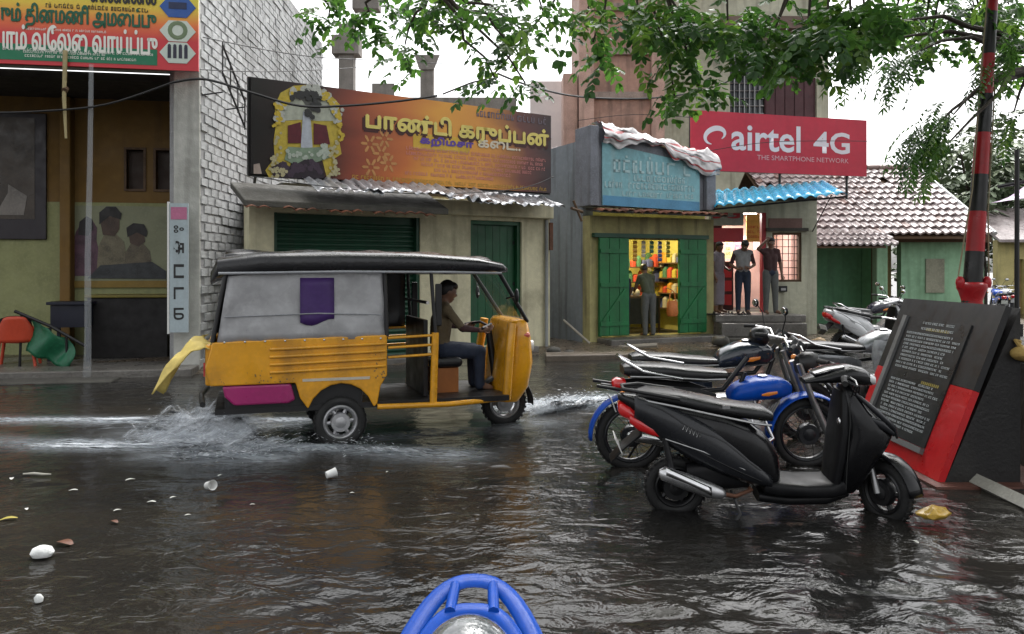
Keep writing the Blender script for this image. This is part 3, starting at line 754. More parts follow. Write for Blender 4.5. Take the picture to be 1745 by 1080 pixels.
# open door leaves folded flat against the wall on either side
def leaf(x0, x1, nm):
    d_ = MB().bb(x0, x1, -.09, -.05, .24, zo+.02).build('door_leaf', gdoor2, sb)
    nbd = 3; w = (x1-x0)/nbd
    for k in range(nbd): MB().bb(x0+k*w+.006, x0+(k+1)*w-.006, -.108, -.0905, .26, zo).build('board', gdoor2, d_)
    for z in (.45, 1.25, zo-.3): MB().bb(x0+.02, x1-.02, -.132, -.1085, z, z+.09).build('ledge', gdoor2, d_)
    a, c = (x0+.04, .55), (x1-.04, 1.23)
    p = MB(); p.extr([(a[0],a[1]),(a[0]+.09,a[1]),(c[0],c[1]-.02),(c[0]-.09,c[1]-.02)], -.131, -.109); p.build('brace', gdoor2, d_)
leaf(g_l-.10, o_l-.01, 'l'); leaf(o_r+.01, g_r+.05, 'r')
MB().bb(g_l-.22, g_r+.1, -.12, -.004, zo+.025, zo+.11).build('lintel', gdoor, sb)
# little tiled pent roof under the sign
rt = random.Random(9)
MB().hexa([(-.1,-.55,zw+.02),(LB+.1,-.55,zw+.02),(LB+.1,-.002,zw+.10),(-.1,-.002,zw+.10),(-.1,-.55,zw+.06),(LB+.1,-.55,zw+.06),(LB+.1,-.002,zw+.15),(-.1,-.002,zw+.15)]).build('pent_slab', conc_d, sb)
for k in range(int((LB+.2)/.2)):
    x = -.1 + k*.2; dz = rt.uniform(-.02,.02)
    MB().grid(4, 1, lambda u, v: (x+u*.18, -.62+v*.35, zw+.05+dz+.04*math.sin(math.pi*u)+v*.05)).build('edge_tile', tile_or, sb, smooth=True, solid=.015)
# sign box
zsb, ztl = zw+.17, FB.z(1012, 214, -.35); ztr = FB.z(1200, 272, -.35)
sx0, sx1 = FB.s(1006, -.4), FB.s(1220, -.4)
bx = thing('faded_shop_sign', 'weathered blue shop sign box under a crumpled striped tarpaulin', 'signboard', FB.loc(), FB.a)
bx_m = mat('grey_wood_box', (.19,.20,.23), .6, var=.4, bump=.3, streak=.5)
MB().bb(sx0, sx0+.2, -.4, .2, zsb, ztl).build('side_post', bx_m, bx, bevel=.01); MB().bb(sx1-.25, sx1, -.4, .2, zsb, ztr).build('side_post', bx_m, bx, bevel=.01)
MB().extr([(sx0+.21, zsb), (sx1-.26, zsb), (sx1-.26, ztr), (sx0+.21, ztl)], -.30, .15).build('box', bx_m, bx)
blu = mat('faded_blue_print', (.22,.46,.51), .5, var=.3, vs=1.5, streak=.5, stain=(.30,.38,.38))
a = FB.sz(1026, 242, -.32); c = FB.sz(1192, 281, -.32); bq = FB.sz(1016, 349, -.32); d_ = FB.sz(1194, 360, -.32)
MB().extr([(a[0], bq[1]), (c[0], d_[1]), (c[0], c[1]), (a[0], a[1])], -.325, -.305).build('printed_panel', blu, bx)
MB().extr([(a[0]+.01, bq[1]+.004), (c[0]-.01, d_[1]+.004), (c[0]-.01, d_[1]+.2), (a[0]+.01, bq[1]+.2)], -.331, -.326).build('lower_band', mat('blue_print_dark', (.09,.28,.46), .5, var=.3), bx)
fad = mat('ink_faded', (.42,.60,.62), .5, var=.3)
rs = random.Random(12); m = MB()
for pz, h_, x_a, x_b in ((286, .26, 1045, 1185), (305, .12, 1075, 1170), (318, .12, 1030, 1185), (332, .09, 1060, 1180)):
    zz = FB.z(1110, pz, -.32); scribble(m, FB.s(x_a, -.32), FB.s(x_b, -.32), zz-h_/2, h_, -.333, rs)
m.build('faded_lettering', fad, bx)
# striped tarpaulin thrown over the sign box
tp = bpy.data.materials.new('striped_tarp'); tp.use_nodes = True; N, L = tp.node_tree.nodes, tp.node_tree.links; b = N['Principled BSDF']
uvn = N.new('ShaderNodeAttribute'); uvn.attribute_name = 'stripe'; cr = N.new('ShaderNodeValToRGB'); cr.color_ramp.interpolation = 'CONSTANT'
fr_ = N.new('ShaderNodeMath'); fr_.operation = 'FRACT'; ml = N.new('ShaderNodeMath'); ml.operation = 'MULTIPLY'; ml.inputs[1].default_value = 3.4
L.new(uvn.outputs['Fac'], ml.inputs[0]); L.new(ml.outputs[0], fr_.inputs[0]); L.new(fr_.outputs[0], cr.inputs[0]); e = cr.color_ramp.elements
e[0].color = (.52,.50,.50,1); e[1].position = .62; e[1].color = (.42,.07,.07,1); k = e.new(.8); k.color = (.52,.50,.50,1)
L.new(cr.outputs[0], b.inputs['Base Color']); b.inputs['Roughness'].default_value = .3
b.inputs['Coat Weight'].default_value = .3
tv = []; st_ = []
nu, nv = 110, 40
for j in range(nv+1):
    for i in range(nu+1):
        u, v = i/nu, j/nv
        x = sx0+.28 + (sx1-sx0-.2)*u
        zt_ = ztl-.03 + (ztr-ztl)*min(1, max(0, (x-sx0)/(sx1-sx0)))
        fold = .05*math.sin(u*19+v*6) + .10*noise.noise((u*7, v*5, 3)) + .06*noise.noise((u*17, v*11, 1)) + .03*noise.noise((u*40, v*24, 2))
        if v < .5: y, z = .3 - v*1.4, zt_ + .07 + .16*math.sin(math.pi*min(1, v*1.2))*.6 + fold*.9
        else:
            w = (v-.5)/.5; y = -.40 - .06*math.sin(w*3) + fold*.5; z = zt_ + .10 + fold*.4 - w*(.24+.13*math.sin(u*9+1)+.12*noise.noise((u*11, 0, 4))+.30*max(0,u-.75)*3)
        tv.append((x, y, z)); st_.append(v*1.3 + .25*u + .1*noise.noise((u*3, v*3, 0)))
me = bpy.data.meshes.new('tarpaulin'); me.from_pydata(tv, [], [(j*(nu+1)+i, j*(nu+1)+i+1, (j+1)*(nu+1)+i+1, (j+1)*(nu+1)+i) for j in range(nv) for i in range(nu)])
me.polygons.foreach_set('use_smooth', [True]*len(me.polygons)); a_ = me.attributes.new('stripe', 'FLOAT', 'POINT'); a_.data.foreach_set('value', st_); me.materials.append(tp)
tarp = link('tarpaulin', me, None, FB.loc(), FB.a); tag(tarp, 'crumpled white and red striped tarpaulin thrown over the blue sign', 'tarpaulin')
# goods inside
sh = thing('shop_shelf', 'wooden shelves along the back wall of the lit shop', 'shelf', FB.loc(.2), FB.a)
h_l, h_r = FB.s(1052, 1.5), FB.s(1165, 1.5)
for z in (.75, 1.1, 1.45): MB().bb(h_l, h_r, 1.4, 1.75, z, z+.03).build('board', wood, sh)
for x in (h_l-.041, h_r): MB().bb(x, x+.04, 1.4, 1.75, 0, 1.5).build('upright', wood, sh)
rg = random.Random(21)
cols = [((.55,.08,.05),'red'),((.6,.30,.05),'orange'),((.55,.50,.40),'cream'),((.08,.20,.12),'green'),((.10,.12,.30),'blue'),((.5,.42,.08),'yellow')]
gm = {}
for lvl, z in enumerate((.78, 1.13, 1.48)):
    x = h_l + .03; seen = 0
    while x < h_r - .2:
        w = rg.uniform(.10, .2); h_ = rg.uniform(.15, .3); col, cn = rg.choice(cols)
        m = MB(); m.sell([(0, 0, 0, w/2, .07), (h_*.75, 0, 0, w/2, .07), (h_*.9, 0, 0, w*.35, .05), (h_, 0, 0, w*.2, .03)], 12, 4, 'Z')
        p = FB.o + FB.u*(x+w/2) + FB.n*1.55
        o = m.build('packet', mat('packet_'+cn, col, .4), None); o.location = (p.x, p.y, z+.2+.001); o.rotation_euler = (0,0,FB.a)
        seen += 1; tag(o, '%s packet, %s from the left on the %s shelf of the green-doored shop' % (cn, ('first','second','third','fourth','fifth','sixth','seventh','eighth','ninth','tenth','eleventh','twelfth','thirteenth','fourteenth','fifteenth','sixteenth')[min(seen,16)-1], ('lowest','middle','top')[lvl]), 'packet', 'packets on the shelves')
        x += w + .03
# display table heaped with goods at the door
dt = thing('display_table', 'display table heaped with pale goods just inside the green doors', 'table', FB.loc(.2), FB.a)
MB().bb(o_l+.35, o_r+.15, .75, 1.25, .78, .82).build('top', wood, dt)
for x in (o_l+.38, o_r+.12):
    for y in (.78, 1.22): MB().bb(x-.02, x+.02, y-.02, y+.02, 0, .78).build('leg', wood, dt)
MB().bb(o_l+.41, o_r+.09, .755, .775, .2, .775).build('front_cloth', mat('dark_cloth', (.03,.035,.03), .8), dt)
for k in range(9):
    x = o_l+.45+rg.random()*(o_r-o_l-.4); r_ = rg.uniform(.06,.1)
    m = MB(); m.sell([(0,0,0,r_*.7,r_*.6),(r_*.6,0,0,r_,r_*.9),(r_*1.3,0,0,r_*.8,r_*.7),(r_*1.7,0,0,r_*.3,r_*.3)], 10, 2.2, 'Z')
    p = FB.o + FB.u*x + FB.n*(.9+rg.random()*.3)
    o = m.build('wrapped_bundle', mat('bundle_pale', (.55,.52,.45), .5), None, smooth=True); o.location = (p.x, p.y, 1.02); tag(o, 'pale wrapped bundle on the display table inside the green doors', 'bundle', 'bundles on the display table')
# bulb
bl_ = thing('light_bulb', 'bare glowing bulb hanging inside the green-doored shop', 'light bulb', (*(FB.o + FB.u*(o_l+o_r)/2 + FB.n*.95), 0), 0)
MB().ball((0,0,2.48), (.04,.04,.055), 12, 8).build('glass', mat('bulb_glow', (1,.85,.5), .4, var=0, emit=(1,.78,.35), es=8), bl_, smooth=True)
MB().tube([(0,0,2.54),(0,0,2.715)], .008, 6).build('cord', black, bl_)
lp = bpy.data.lights.new('bulb', 'POINT'); lp.energy = 44; lp.color = (1,.84,.5); lp.shadow_soft_size = .05
lo = link('bulb_light', lp, bl_, (0,0,2.36))

# ================================================================ the phone shop with the red sign
YP = 19.0
FP = Frame((at(1208,0,YP).x, YP), 0.0); LP = at(1392,0,YP).x - FP.o.x
ps = thing('phone_shop', 'small pale shop with raised step and lit doorway under the red sign', 'shop', FP.loc(), 0)
ZS = .62
dl, dr_ = .05, FP.s(1306); dz = FP.z(1260, 362); wl_, wr_ = FP.s(1316), FP.s(1366); wz1, wz0 = FP.z(1340, 396), FP.z(1340, 480)
m = MB(); hole_wall(m, 0, LP, -.1, 3.2, 0, .25, [(dl, dr_, ZS, dz), (wl_, wr_, wz0, wz1)]); m.build('front_wall', cream2, ps)
pnk = mat('interior_pale_pink', (.50,.33,.30), .6, var=.15)
m = MB(); m.bb(.0, LP, 2.6, 2.7, ZS, 3.2); m.bb(LP-.15, LP-.002, .252, 2.59, -.1, 3.2); m.bb(.0, .04, .252, 2.59, ZS, 3.2); m.build('room_walls', pnk, ps)
MB().bb(.0, LP-.16, .253, 2.59, ZS-.2, ZS-.004).build('room_floor', conc_d, ps)
MB().bb(-.0, LP, -.02, 2.8, 3.202, 3.34).build('roof_slab', conc_d, ps)
MB().bb(-.12, FP.s(1345), -1.1, -.004, ZS-.16, ZS).build('porch_step', concrete, ps, bevel=.02)
MB().bb(-.05, FP.s(1340), -1.35, -.006, .16, ZS-.165).build('middle_step', concrete, ps, bevel=.02)
MB().bb(-.1, FP.s(1335), -1.7, -.008, -.1, .155).build('bottom_step', conc_d, ps, bevel=.02)
red = mat('shop_red', (.42,.025,.035), .45, var=.2)
# door jamb and red header, posters in the doorway
m = MB(); m.bb(dr_-.10, dr_-.003, .02, .18, ZS, dz-.002); m.build('red_jamb', red, ps)
MB().bb(dl+.002, FP.s(1268), .06, .12, FP.z(1240, 412), FP.z(1240, 388)).build('red_header', red, ps)
MB().bb(dl+.002, FP.s(1268), .05, .10, FP.z(1240, 384), FP.z(1240, 352)).build('header_board', mat('header_grey', (.32,.32,.28), .5), ps)
text(ps, 'lettering', '3G', FP.s(1215), FP.s(1262), FP.z(1240, 372), FP.z(1240, 355), .045, red, .03)
for k, (pa, pb, ya, yb, col) in enumerate(((1272, 1298, 365, 412, (.62,.45,.12)), (1252, 1272, 402, 432, (.6,.25,.35)), (1235, 1248, 402, 440, (.60,.52,.22)), (1284, 1296, 385, 425, (.6,.58,.55)))):
    y_ = 1.4 + .25*k; a = FP.sz(pa, ya, y_); c = FP.sz(pb, yb, y_)
    p = MB().bb(a[0], c[0], y_, y_+.012, c[1], a[1]).build('poster', mat('poster_%d' % k, col, .5, var=.3, vs=8), ps)
    m = MB(); rs = random.Random(k)
    for q_ in range(3): scribble(m, a[0]+.04, c[0]-.04, c[1]+.1+.12*q_, .06, y_-.003, rs)
    m.build('poster_print', red if k != 1 else mat('ink_white', (.7,.7,.7)), p)
# window with frame, grille
fm_ = MB(); t = .05
fm_.bb(wl_, wl_+t, .03, .2, wz0, wz1); fm_.bb(wr_-t, wr_, .03, .2, wz0, wz1); fm_.bb(wl_+t, wr_-t, .03, .2, wz1-t, wz1); fm_.bb(wl_+t, wr_-t, .03, .2, wz0, wz0+t)
wf = fm_.build('window_frame', wood, ps)
for k in range(1, 5):
    x = wl_ + (wr_-wl_)*k/5; MB().tube([(x,.1,wz0+t),(x,.1,wz1-t)], .009, 6).build('bar', black, wf)
for k in range(1, 7):
    z = wz0 + (wz1-wz0)*k/7; MB().tube([(wl_+t,.115,z),(wr_-t,.115,z)], .008, 6).build('bar', black, wf)
MB().bb(wl_-.15, wr_+.12, -.12, -.002, wz1+.03, wz1+.10).build('window_hood', conc_d, ps)
a = FP.sz(1306, 372); c = FP.sz(1366, 390); MB().bb(a[0]+.05, c[0], -.04, -.003, c[1], a[1]).build('red_notice', mat('faded_red_notice', (.22,.12,.10), .6, var=.3), ps)
a = FP.sz(1328, 487, -.1); c = FP.sz(1342, 497, -.1)
bm = thing('meter_box', 'small dark electric meter box on the pale wall below the window', 'meter box', FP.loc(), 0)
MB().bb(a[0], c[0], -.10, -.004, c[1], a[1]).build('case', black, bm, bevel=.01); MB().bb(a[0]+.04, c[0]-.04, -.106, -.1005, c[1]+.03, a[1]-.05).build('dial_window', alu, bm)
# lamps inside
tl = thing('tube_light', 'white tube light glowing inside the phone shop', 'tube light', (FP.o.x+LP*.42, YP+1.5, 0), 0)
MB().tube([(-.5,0,3.02),(.5,0,3.02)], .022, 10).build('tube', mat('tube_glow', (1,1,1), .4, var=0, emit=(1,.95,.88), es=9), tl, smooth=True)
MB().bb(-.55,.55,-.03,.03,3.05,3.12).build('holder', whitepl, tl)
lp = bpy.data.lights.new('tube', 'AREA'); lp.shape = 'RECTANGLE'; lp.size = 1.0; lp.size_y = .06; lp.energy = 48; lp.color = (1,.93,.85)
link('tube_lamp', lp, tl, (0,0,2.97))
# corrugated blue awning
aw = thing('corrugated_awning', 'bright blue corrugated awning sheet over the phone shop door', 'awning', (0,0,0))
P00, P10 = at(1217, 352, 17.55), at(1444, 330, 16.95); P01, P11 = at(1217, 326, 18.9), at(1408, 309, 18.9)
def awf(u, v):
    p = (P00*(1-u)+P10*u)*(1-v) + (P01*(1-u)+P11*u)*v
    return (p.x, p.y, p.z + .045*abs(math.sin(u*math.pi*13))*1.3 - .02)
MB().grid(17*8, 4, awf).build('sheet', mat('blue_sheet', (.03,.36,.58), .25, var=.25, coat=.3, streak=.3, stain=(.05,.2,.3)), aw, smooth=True, solid=.006)
m = MB(); m.tube([P00+Vector((0,.1,-.05)), P10+Vector((0,.1,-.05))], .02, 6); m.tube([P01+Vector((0,-.05,-.05)), P11+Vector((0,-.05,-.05))], .02, 6); m.build('rail', black, aw)
for u in (.02, .5, .97): MB().tube([Vector(awf(u, .05))+Vector((0,0,-.05)), Vector(awf(u, .98))+Vector((0,.0,-.05))], .018, 6).build('rafter', black, aw)
MB().tube([Vector(awf(.9,.1))-Vector((0,0,.06)), (FP.o.x+LP-.1, YP-.01, 2.5)], .014, 6).build('brace', black, aw)
# the red sign
SA, SB_ = at(1178, 0, 18.55), at(1477, 0, 19.85)
FA = Frame.two(SA, SB_); LA = (Vector((SB_.x, SB_.y))-FA.o).length
rs_ = thing('phone_signboard', 'large red signboard with white lettering above the blue awning', 'signboard', FA.loc(), FA.a)
za1, za0 = FA.z(1178, 187), FA.z(1220, 291)
sred = mat('sign_red', (.50,.018,.045), .4, var=.2, vs=.9, bump=.25, bs=2.5, streak=.25, stain=(.30,.02,.04))
MB().bb(0, LA, 0, .05, za0, za1).build('printed_panel', sred, rs_)
fr = MB(); fr.bb(0, LA, .055, .11, za0, za0+.05); fr.bb(0, LA, .055, .11, za1-.05, za1); fr.bb(0, .05, .055, .11, za0+.05, za1-.05); fr.bb(LA-.05, LA, .055, .11, za0+.05, za1-.05); fr.build('frame', black, rs_)
swt = mat('sign_white', (.70,.66,.70), .5, var=0)
zl0, zl1 = FA.z(1246, 262), FA.z(1246, 209)
text(rs_, 'lettering', 'airtel', FA.s(1246), FA.s(1364), FA.z(1300, 258), FA.z(1300, 212), -.005, swt, .018)
text(rs_, 'lettering', '4G', FA.s(1386), FA.s(1448), FA.z(1416, 262), FA.z(1416, 225), -.005, swt, .022)
text(rs_, 'small_print', 'THE SMARTPHONE NETWORK', FA.s(1290), FA.s(1446), FA.z(1368, 275), FA.z(1368, 267), -.005, mat('ink_rose', (.62,.35,.38), .5, var=0), .0)
# looping emblem left of the lettering
cxe, cze = FA.sz(1219, 232); m = MB(); pts = []
for k in range(30):
    t = k/29; an = R(-95 - 300*t); r_ = .25*(1-.42*t); sh_ = .30*r_*math.sin(an)
    pts.append((cxe + 1.12*r_*math.cos(an) + sh_ + .05*t, cze + .80*r_*math.sin(an) + .02, .012 + .062*math.sin(math.pi*min(1, t*1.02))**.9))
outer = [];inner = []
for k, (x, z, w) in enumerate(pts):
    k0, k1 = max(0, k-1), min(29, k+1); tx, tz = pts[k1][0]-pts[k0][0], pts[k1][1]-pts[k0][1]; l_ = math.hypot(tx, tz)
    outer.append((x-tz/l_*w, -.005, z+tx/l_*w)); inner.append((x+tz/l_*w*.6, -.005, z-tx/l_*w*.6))
for k in range(29): m.add([outer[k], outer[k+1], inner[k+1], inner[k]], [(0,1,2,3)])
m.build('emblem', swt, rs_)
for x in (.4, LA*.5, LA-.5): MB().tube([(x,.09,za0+.06),(x,.09,za0-.55)], .03, 6).build('post', black, rs_)
# sandals on the step
for k, px in enumerate((1216, 1246, 1262, 1274)):
    p = at(px, 0, 18.0); sn = thing('sandal_pair', ('leftmost','second from left','third from left','rightmost')[k] + ' pair of dark sandals on the phone shop step', 'sandals', (p.x, 18.05+.1*(k % 2), ZS+.002), R(20*k), 'sandals on the step')
    for s_ in (-.06, .06):
        MB().sell([(-.12,s_,.012,.03,.012),(-.04,s_,.012,.035,.012),(.06,s_,.012,.045,.012),(.13,s_,.012,.03,.012)], 12, 2.4).build('sole', rubber, sn, smooth=True)
        MB().tube([(.02,s_-.04,.015),(.03,s_,.06),(.02,s_+.04,.015)], .012, 6).build('strap', leather, sn, smooth=True)

# dark shelf unit added to darken the left half of the phone shop
un = thing('darkening_cabinet', 'dark maroon cabinet added to darken the left half of the phone shop doorway', 'cabinet', FP.loc(ZS), 0)
ux0, ux1 = FP.s(1212, 1.2), FP.s(1250, 1.2); dkm = mat('dark_maroon', (.05,.012,.016), .5)
MB().bb(ux0, ux1, 1.2, 1.6, 0, 1.15).build('body', dkm, un, bevel=.01); MB().bb(ux0-.02, ux1+.02, 1.18, 1.62, 1.152, 1.19).build('top', wood, un)
for k in range(3): MB().bb(ux0+.05, ux1-.05, 1.185, 1.199, .12+.34*k, .38+.34*k).build('drawer', mat('shop_red', (.4,.02,.03)), un)
MB().bb(ux0-.1, ux0+.28, 1.25, 1.55, 1.2, 2.3).build('side_shelf', dkm, un)

# goods on the side wall and sachet strips hanging in the doorway of the green-doored shop
ws = thing('wall_shelf', 'narrow shelves of goods along the right inner wall of the lit shop', 'shelf', FB.loc(.2), FB.a)
ORD = ('first','second','third','fourth','fifth','sixth','seventh','eighth','ninth')
for lvl, z in enumerate((.5, .85, 1.2, 1.55)):
    MB().bb(LB-.42, LB-.125, .5, 2.2, z, z+.025).build('board', wood, ws)
    for k in range(9):
        w = rg.uniform(.06,.085); h_ = rg.uniform(.14,.27); col, cn = rg.choice(cols)
        m = MB(); m.sell([(0,0,0,.08,w),(h_*.75,0,0,.08,w),(h_*.9,0,0,.05,w*.7),(h_,0,0,.03,w*.4)], 12, 4, 'Z'); p = FB.o + FB.u*(LB-.30) + FB.n*(.6+.18*k)
        o = m.build('packet', mat('packet_'+cn, col, .4), None); o.location = (p.x, p.y, z+.2+.0255); o.rotation_euler = (0,0,FB.a)
        tag(o, '%s packet, %s from the door on the %s right wall shelf' % (cn, ORD[k], ('lowest','second','third','top')[lvl]), 'packet', 'packets on the right wall shelf')
for y in (.52, 2.15): MB().bb(LB-.42, LB-.39, y, y+.03, 0, 1.6).build('upright', wood, ws)
for k in range(6):
    x = o_l + .10 + (o_r-o_l-.2)*k/5; col, cn = cols[k % 6]; p = FB.o + FB.u*x + FB.n*.16; ln = (3,5,4,3,5,4)[k]
    st_k = thing('sachet_strip', '%s strip of hanging sachets, %s from the left in the green shop doorway' % (cn, ORD[k]), 'sachet strip', (p.x, p.y, zo-.02), FB.a, 'sachet strips in the doorway')
    MB().tube([(0,0,.04),(0,0,0)], .006, 5).build('string', black, st_k)
    for q in range(ln): MB().hexa([(-.05,-.004,-.085-q*.09),(.05,-.004,-.085-q*.09),(.05,.004,-.085-q*.09),(-.05,.004,-.085-q*.09),(-.05,-.02,-.045-q*.09),(.05,-.02,-.045-q*.09),(.05,.0,-.002-q*.09),(-.05,.0,-.002-q*.09)]).build('sachet', mat('packet_'+cn, col, .4), st_k)
# ================================================================ green house with the clay tile roof
YH = 21.4
gh = thing('tiled_house', 'green plastered house with low weathered clay tile roof', 'house', (0, 0, 0))
gw = mat('mint_green_plaster', (.30,.52,.33), .7, bump=.2, streak=.6, stain=(.10,.18,.10), vs=.9, stain_amt=.3)
gwd = mat('shaded_green_plaster', (.15,.38,.21), .7, bump=.2, streak=.5, stain=(.05,.12,.06), vs=.9)  # house green darkened for the porch recess: its shade is in the colour
X = lambda px, Y=YH: at(px, 0, Y).x
m = MB(); m.bb(X(1548), X(1692), YH+.4, YH+.65, -.1, 2.75); m.build('front_wall', gw, gh)
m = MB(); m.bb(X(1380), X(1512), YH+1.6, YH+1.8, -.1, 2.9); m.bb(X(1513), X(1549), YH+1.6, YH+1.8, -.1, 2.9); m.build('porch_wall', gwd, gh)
MB().bb(X(1494), X(1513), YH, YH+.28, -.1, 2.42).build('porch_pillar', gw, gh, bevel=.02)
MB().bb(X(1692)-.25, X(1692)-.002, YH+.652, YH+4, -.1, 2.75).build('side_wall', gw, gh)
ochre = mat('ochre_door_paint', (.32,.22,.09), .6, var=.4, streak=.5)
d_ = MB().bb(X(1516), X(1546), YH+.9, YH+.95, 0, 2.35).build('door', ochre, gh)
for k in range(3):
    w = (X(1546)-X(1516)-.02)/3; MB().bb(X(1516)+.01+k*w, X(1516)+w*(k+1), YH+.87, YH+.899, .05, 2.3).build('board', ochre, d_)
MB().bb(X(1510), X(1518)-.003, YH+.6, YH+.89, -.05, 2.6).build('door_post', wood, gh)
MB().bb(X(1590), X(1622), YH+.36, YH+.398, 1.0, 1.9).build('faded_poster', mat('faded_poster', (.30,.30,.22), .6, var=.4), gh)
MB().bb(X(1380), X(1692), YH-.2, YH+.38, -.1, .12).build('plinth', conc_d, gh)
MB().bb(X(1513), X(1692), YH+.05, YH+.2, 2.33, 2.47).build('eave_beam', wood, gh)
# roof
E0 = Vector((X(1690, 21.0), 21.0, CAMZ + 60/F*21.0)); ridgeY = 25.0; ridgeZ = CAMZ + (HY-289)/F*ridgeY
COLS, ROWS = 24, 12; TW = .215
rl = E0.x - COLS*TW
sl = Vector((0, ridgeY-E0.y, ridgeZ-E0.z)); slen = sl.length; sdir = sl.normalized(); ndir = Vector((0, -sdir.z, sdir.y)); TP = slen/ROWS
m = MB(); o_ = -.05
m.hexa([(rl,E0.y+.05,E0.z-.1),(E0.x,E0.y+.05,E0.z-.1),(E0.x,ridgeY,ridgeZ-.1),(rl,ridgeY,ridgeZ-.1),(rl,E0.y+.05,E0.z-.04),(E0.x,E0.y+.05,E0.z-.04),(E0.x,ridgeY,ridgeZ-.04),(rl,ridgeY,ridgeZ-.04)])
m.hexa([(rl,ridgeY+.002,ridgeZ-.1),(E0.x,ridgeY+.002,ridgeZ-.1),(E0.x,ridgeY+4,E0.z-.1),(rl,ridgeY+4,E0.z-.1),(rl,ridgeY+.002,ridgeZ-.04),(E0.x,ridgeY+.002,ridgeZ-.04),(E0.x,ridgeY+4,E0.z-.04),(rl,ridgeY+4,E0.z-.04)])
roof = m.build('roof', wood, gh)
tmats = [mat('clay_tile_a', (.33,.27,.26), .3, bump=.3, var=.4, stain_amt=.8, stain_s=.7, stain=(.11,.09,.085)), mat('clay_tile_b', (.40,.34,.335), .3, bump=.3, var=.4, stain_amt=.7, stain_s=.9, stain=(.15,.12,.115)), mat('clay_tile_c', (.26,.17,.15), .35, bump=.3, var=.4, stain_amt=.5)]
def tile_mesh(k, mt):
    mb = MB()
    def prof(u): return .030*math.cos(u*2*math.pi)*(1 if u < .5 else .8) + .01
    top = []
    n = 8
    vs = []
    for j, (t, lift) in enumerate(((0, .065), (.25, .055), (1.12, .0))):
        for i in range(n+1):
            u = i/n; vs.append((u*TW*1.04, t*TP, prof(u)+lift))
    for i in range(n+1): vs.append((i/n*TW*1.04, .0, prof(i/n)+.065-.05))
    fs = [(j*(n+1)+i, j*(n+1)+i+1, (j+1)*(n+1)+i+1, (j+1)*(n+1)+i) for j in range(2) for i in range(n)]
    fs += [(3*(n+1)+i, 3*(n+1)+i+1, i+1, i) for i in range(n)]
    mb.add(vs, fs); me = mb.mesh('tile', mt, False); return me
tms = [tile_mesh(k, t) for k, t in enumerate(tmats)]
rt = random.Random(31); rx = math.atan2(sdir.z, sdir.y)
for j in range(ROWS):
    for i in range(COLS):
        if rt.random() < .018: continue
        p = Vector((rl+i*TW, E0.y, E0.z)) + sdir*(j*TP) + ndir*.0
        o = link('tile', rt.choice(tms[:2] if rt.random() < .8 else tms), roof, p + Vector((rt.uniform(-.008,.008), 0, rt.uniform(-.006,.008))))
        o.rotation_euler = (rx + rt.uniform(-.02,.02), rt.uniform(-.03,.03), rt.gauss(0,.03))
low = MB()
for j in range(3):
    for i in range(12):
        p = Vector((X(1388, 20.2)+i*.17, 20.15+j*.3, CAMZ+41/F*20.2+j*.13)); me = tms[0]
        low.add([(v.co.x*.8+p.x+rt.uniform(-.01,.01), v.co.y+p.y, v.co.z+p.z+v.co.y*.4) for v in me.vertices], [tuple(f.vertices) for f in me.polygons])
tag(low.build('porch_tiles', tmats[1], gh), kind='stuff')
MB().hexa([(X(1388,20.2),20.2,2.14),(X(1510,20.2),20.2,2.14),(X(1510,20.2),21.3,2.55),(X(1388,20.2),21.3,2.55),(X(1388,20.2),20.2,2.18),(X(1510,20.2),20.2,2.18),(X(1510,20.2),21.3,2.6),(X(1388,20.2),21.3,2.6)]).build('porch_roof', wood, gh)
m = MB()
for k in range(14): m.tube([(rl+COLS*TW*k/14, ridgeY, ridgeZ+.05), (rl+COLS*TW*(k+.95)/14, ridgeY, ridgeZ+.07)], [.10,.085], 8)
m.build('ridge_tiles', tmats[2], roof, smooth=True)
MB().tube([E0+Vector((.06,-.05,.03)), Vector((E0.x+.06, ridgeY, ridgeZ+.06))], .06, 6).build('verge_board', mat('pale_verge', (.50,.50,.50), .5, var=.3), roof)
# a few fallen battens lying on the roof
for a, c in (((1585,362),(1622,368)),((1530,286),(1545,290))):
    pa, pb = at(*a, 22.6), at(*c, 22.4); o = MB().tube([pa+Vector((0,0,.08)), pb+Vector((0,0,.08))], .035, 6).build('loose_batten', wood, gh)

# ================================================================ buildings behind
bt_ = thing('brown_tower', 'tall brown brick stair tower behind the shops', 'building', (0,0,0))
brn = mat('brown_brick_wall', (.45,.27,.21), .8, bump=.4, var=.35, vs=.8, streak=.7, stain=(.08,.06,.05), stain_amt=.3)
Yb = 26.0
MB().bb(X(1012,Yb), X(1108,Yb), Yb, Yb+3, 0, 13).build('wall', brn, bt_)
for a, c in ((986, 1011), (1108.6, 1130)): MB().bb(X(a,Yb), X(c,Yb), Yb-.25, Yb+3.1, 0, 13).build('corner_pier', mat('pinkish_plaster', (.52,.34,.28), .8, var=.3, streak=.5), bt_)
MB().bb(X(960,Yb), X(984,Yb), Yb, Yb+1, 0, CAMZ+335/F*Yb).build('low_pier', MATS['pinkish_plaster'], bt_)
for z in (4.2, 5.6, 7.0, 8.4, 9.8): MB().bb(X(1012.5,Yb), X(1107.5,Yb), Yb-.12, Yb-.002, z, z+.22).build('string_course', mat('grimy_band', (.36,.28,.24), .8, var=.4, streak=.6), bt_)
pb_ = thing('pale_building', 'pale upper storey with barred window and maroon shutters behind the red sign', 'building', (0,0,0))
Yp = 27.5; pz = lambda py: CAMZ + (HY-py)/F*Yp
wa, wb2, wt, wbm = X(1244,Yp), X(1392,Yp), pz(88), pz(205)
m = MB(); hole_wall(m, X(1131,Yp), X(1412,Yp), 0, 12, Yp, Yp+.3, [(wa, wb2, wbm, wt)]); m.build('wall', cream2, pb_)
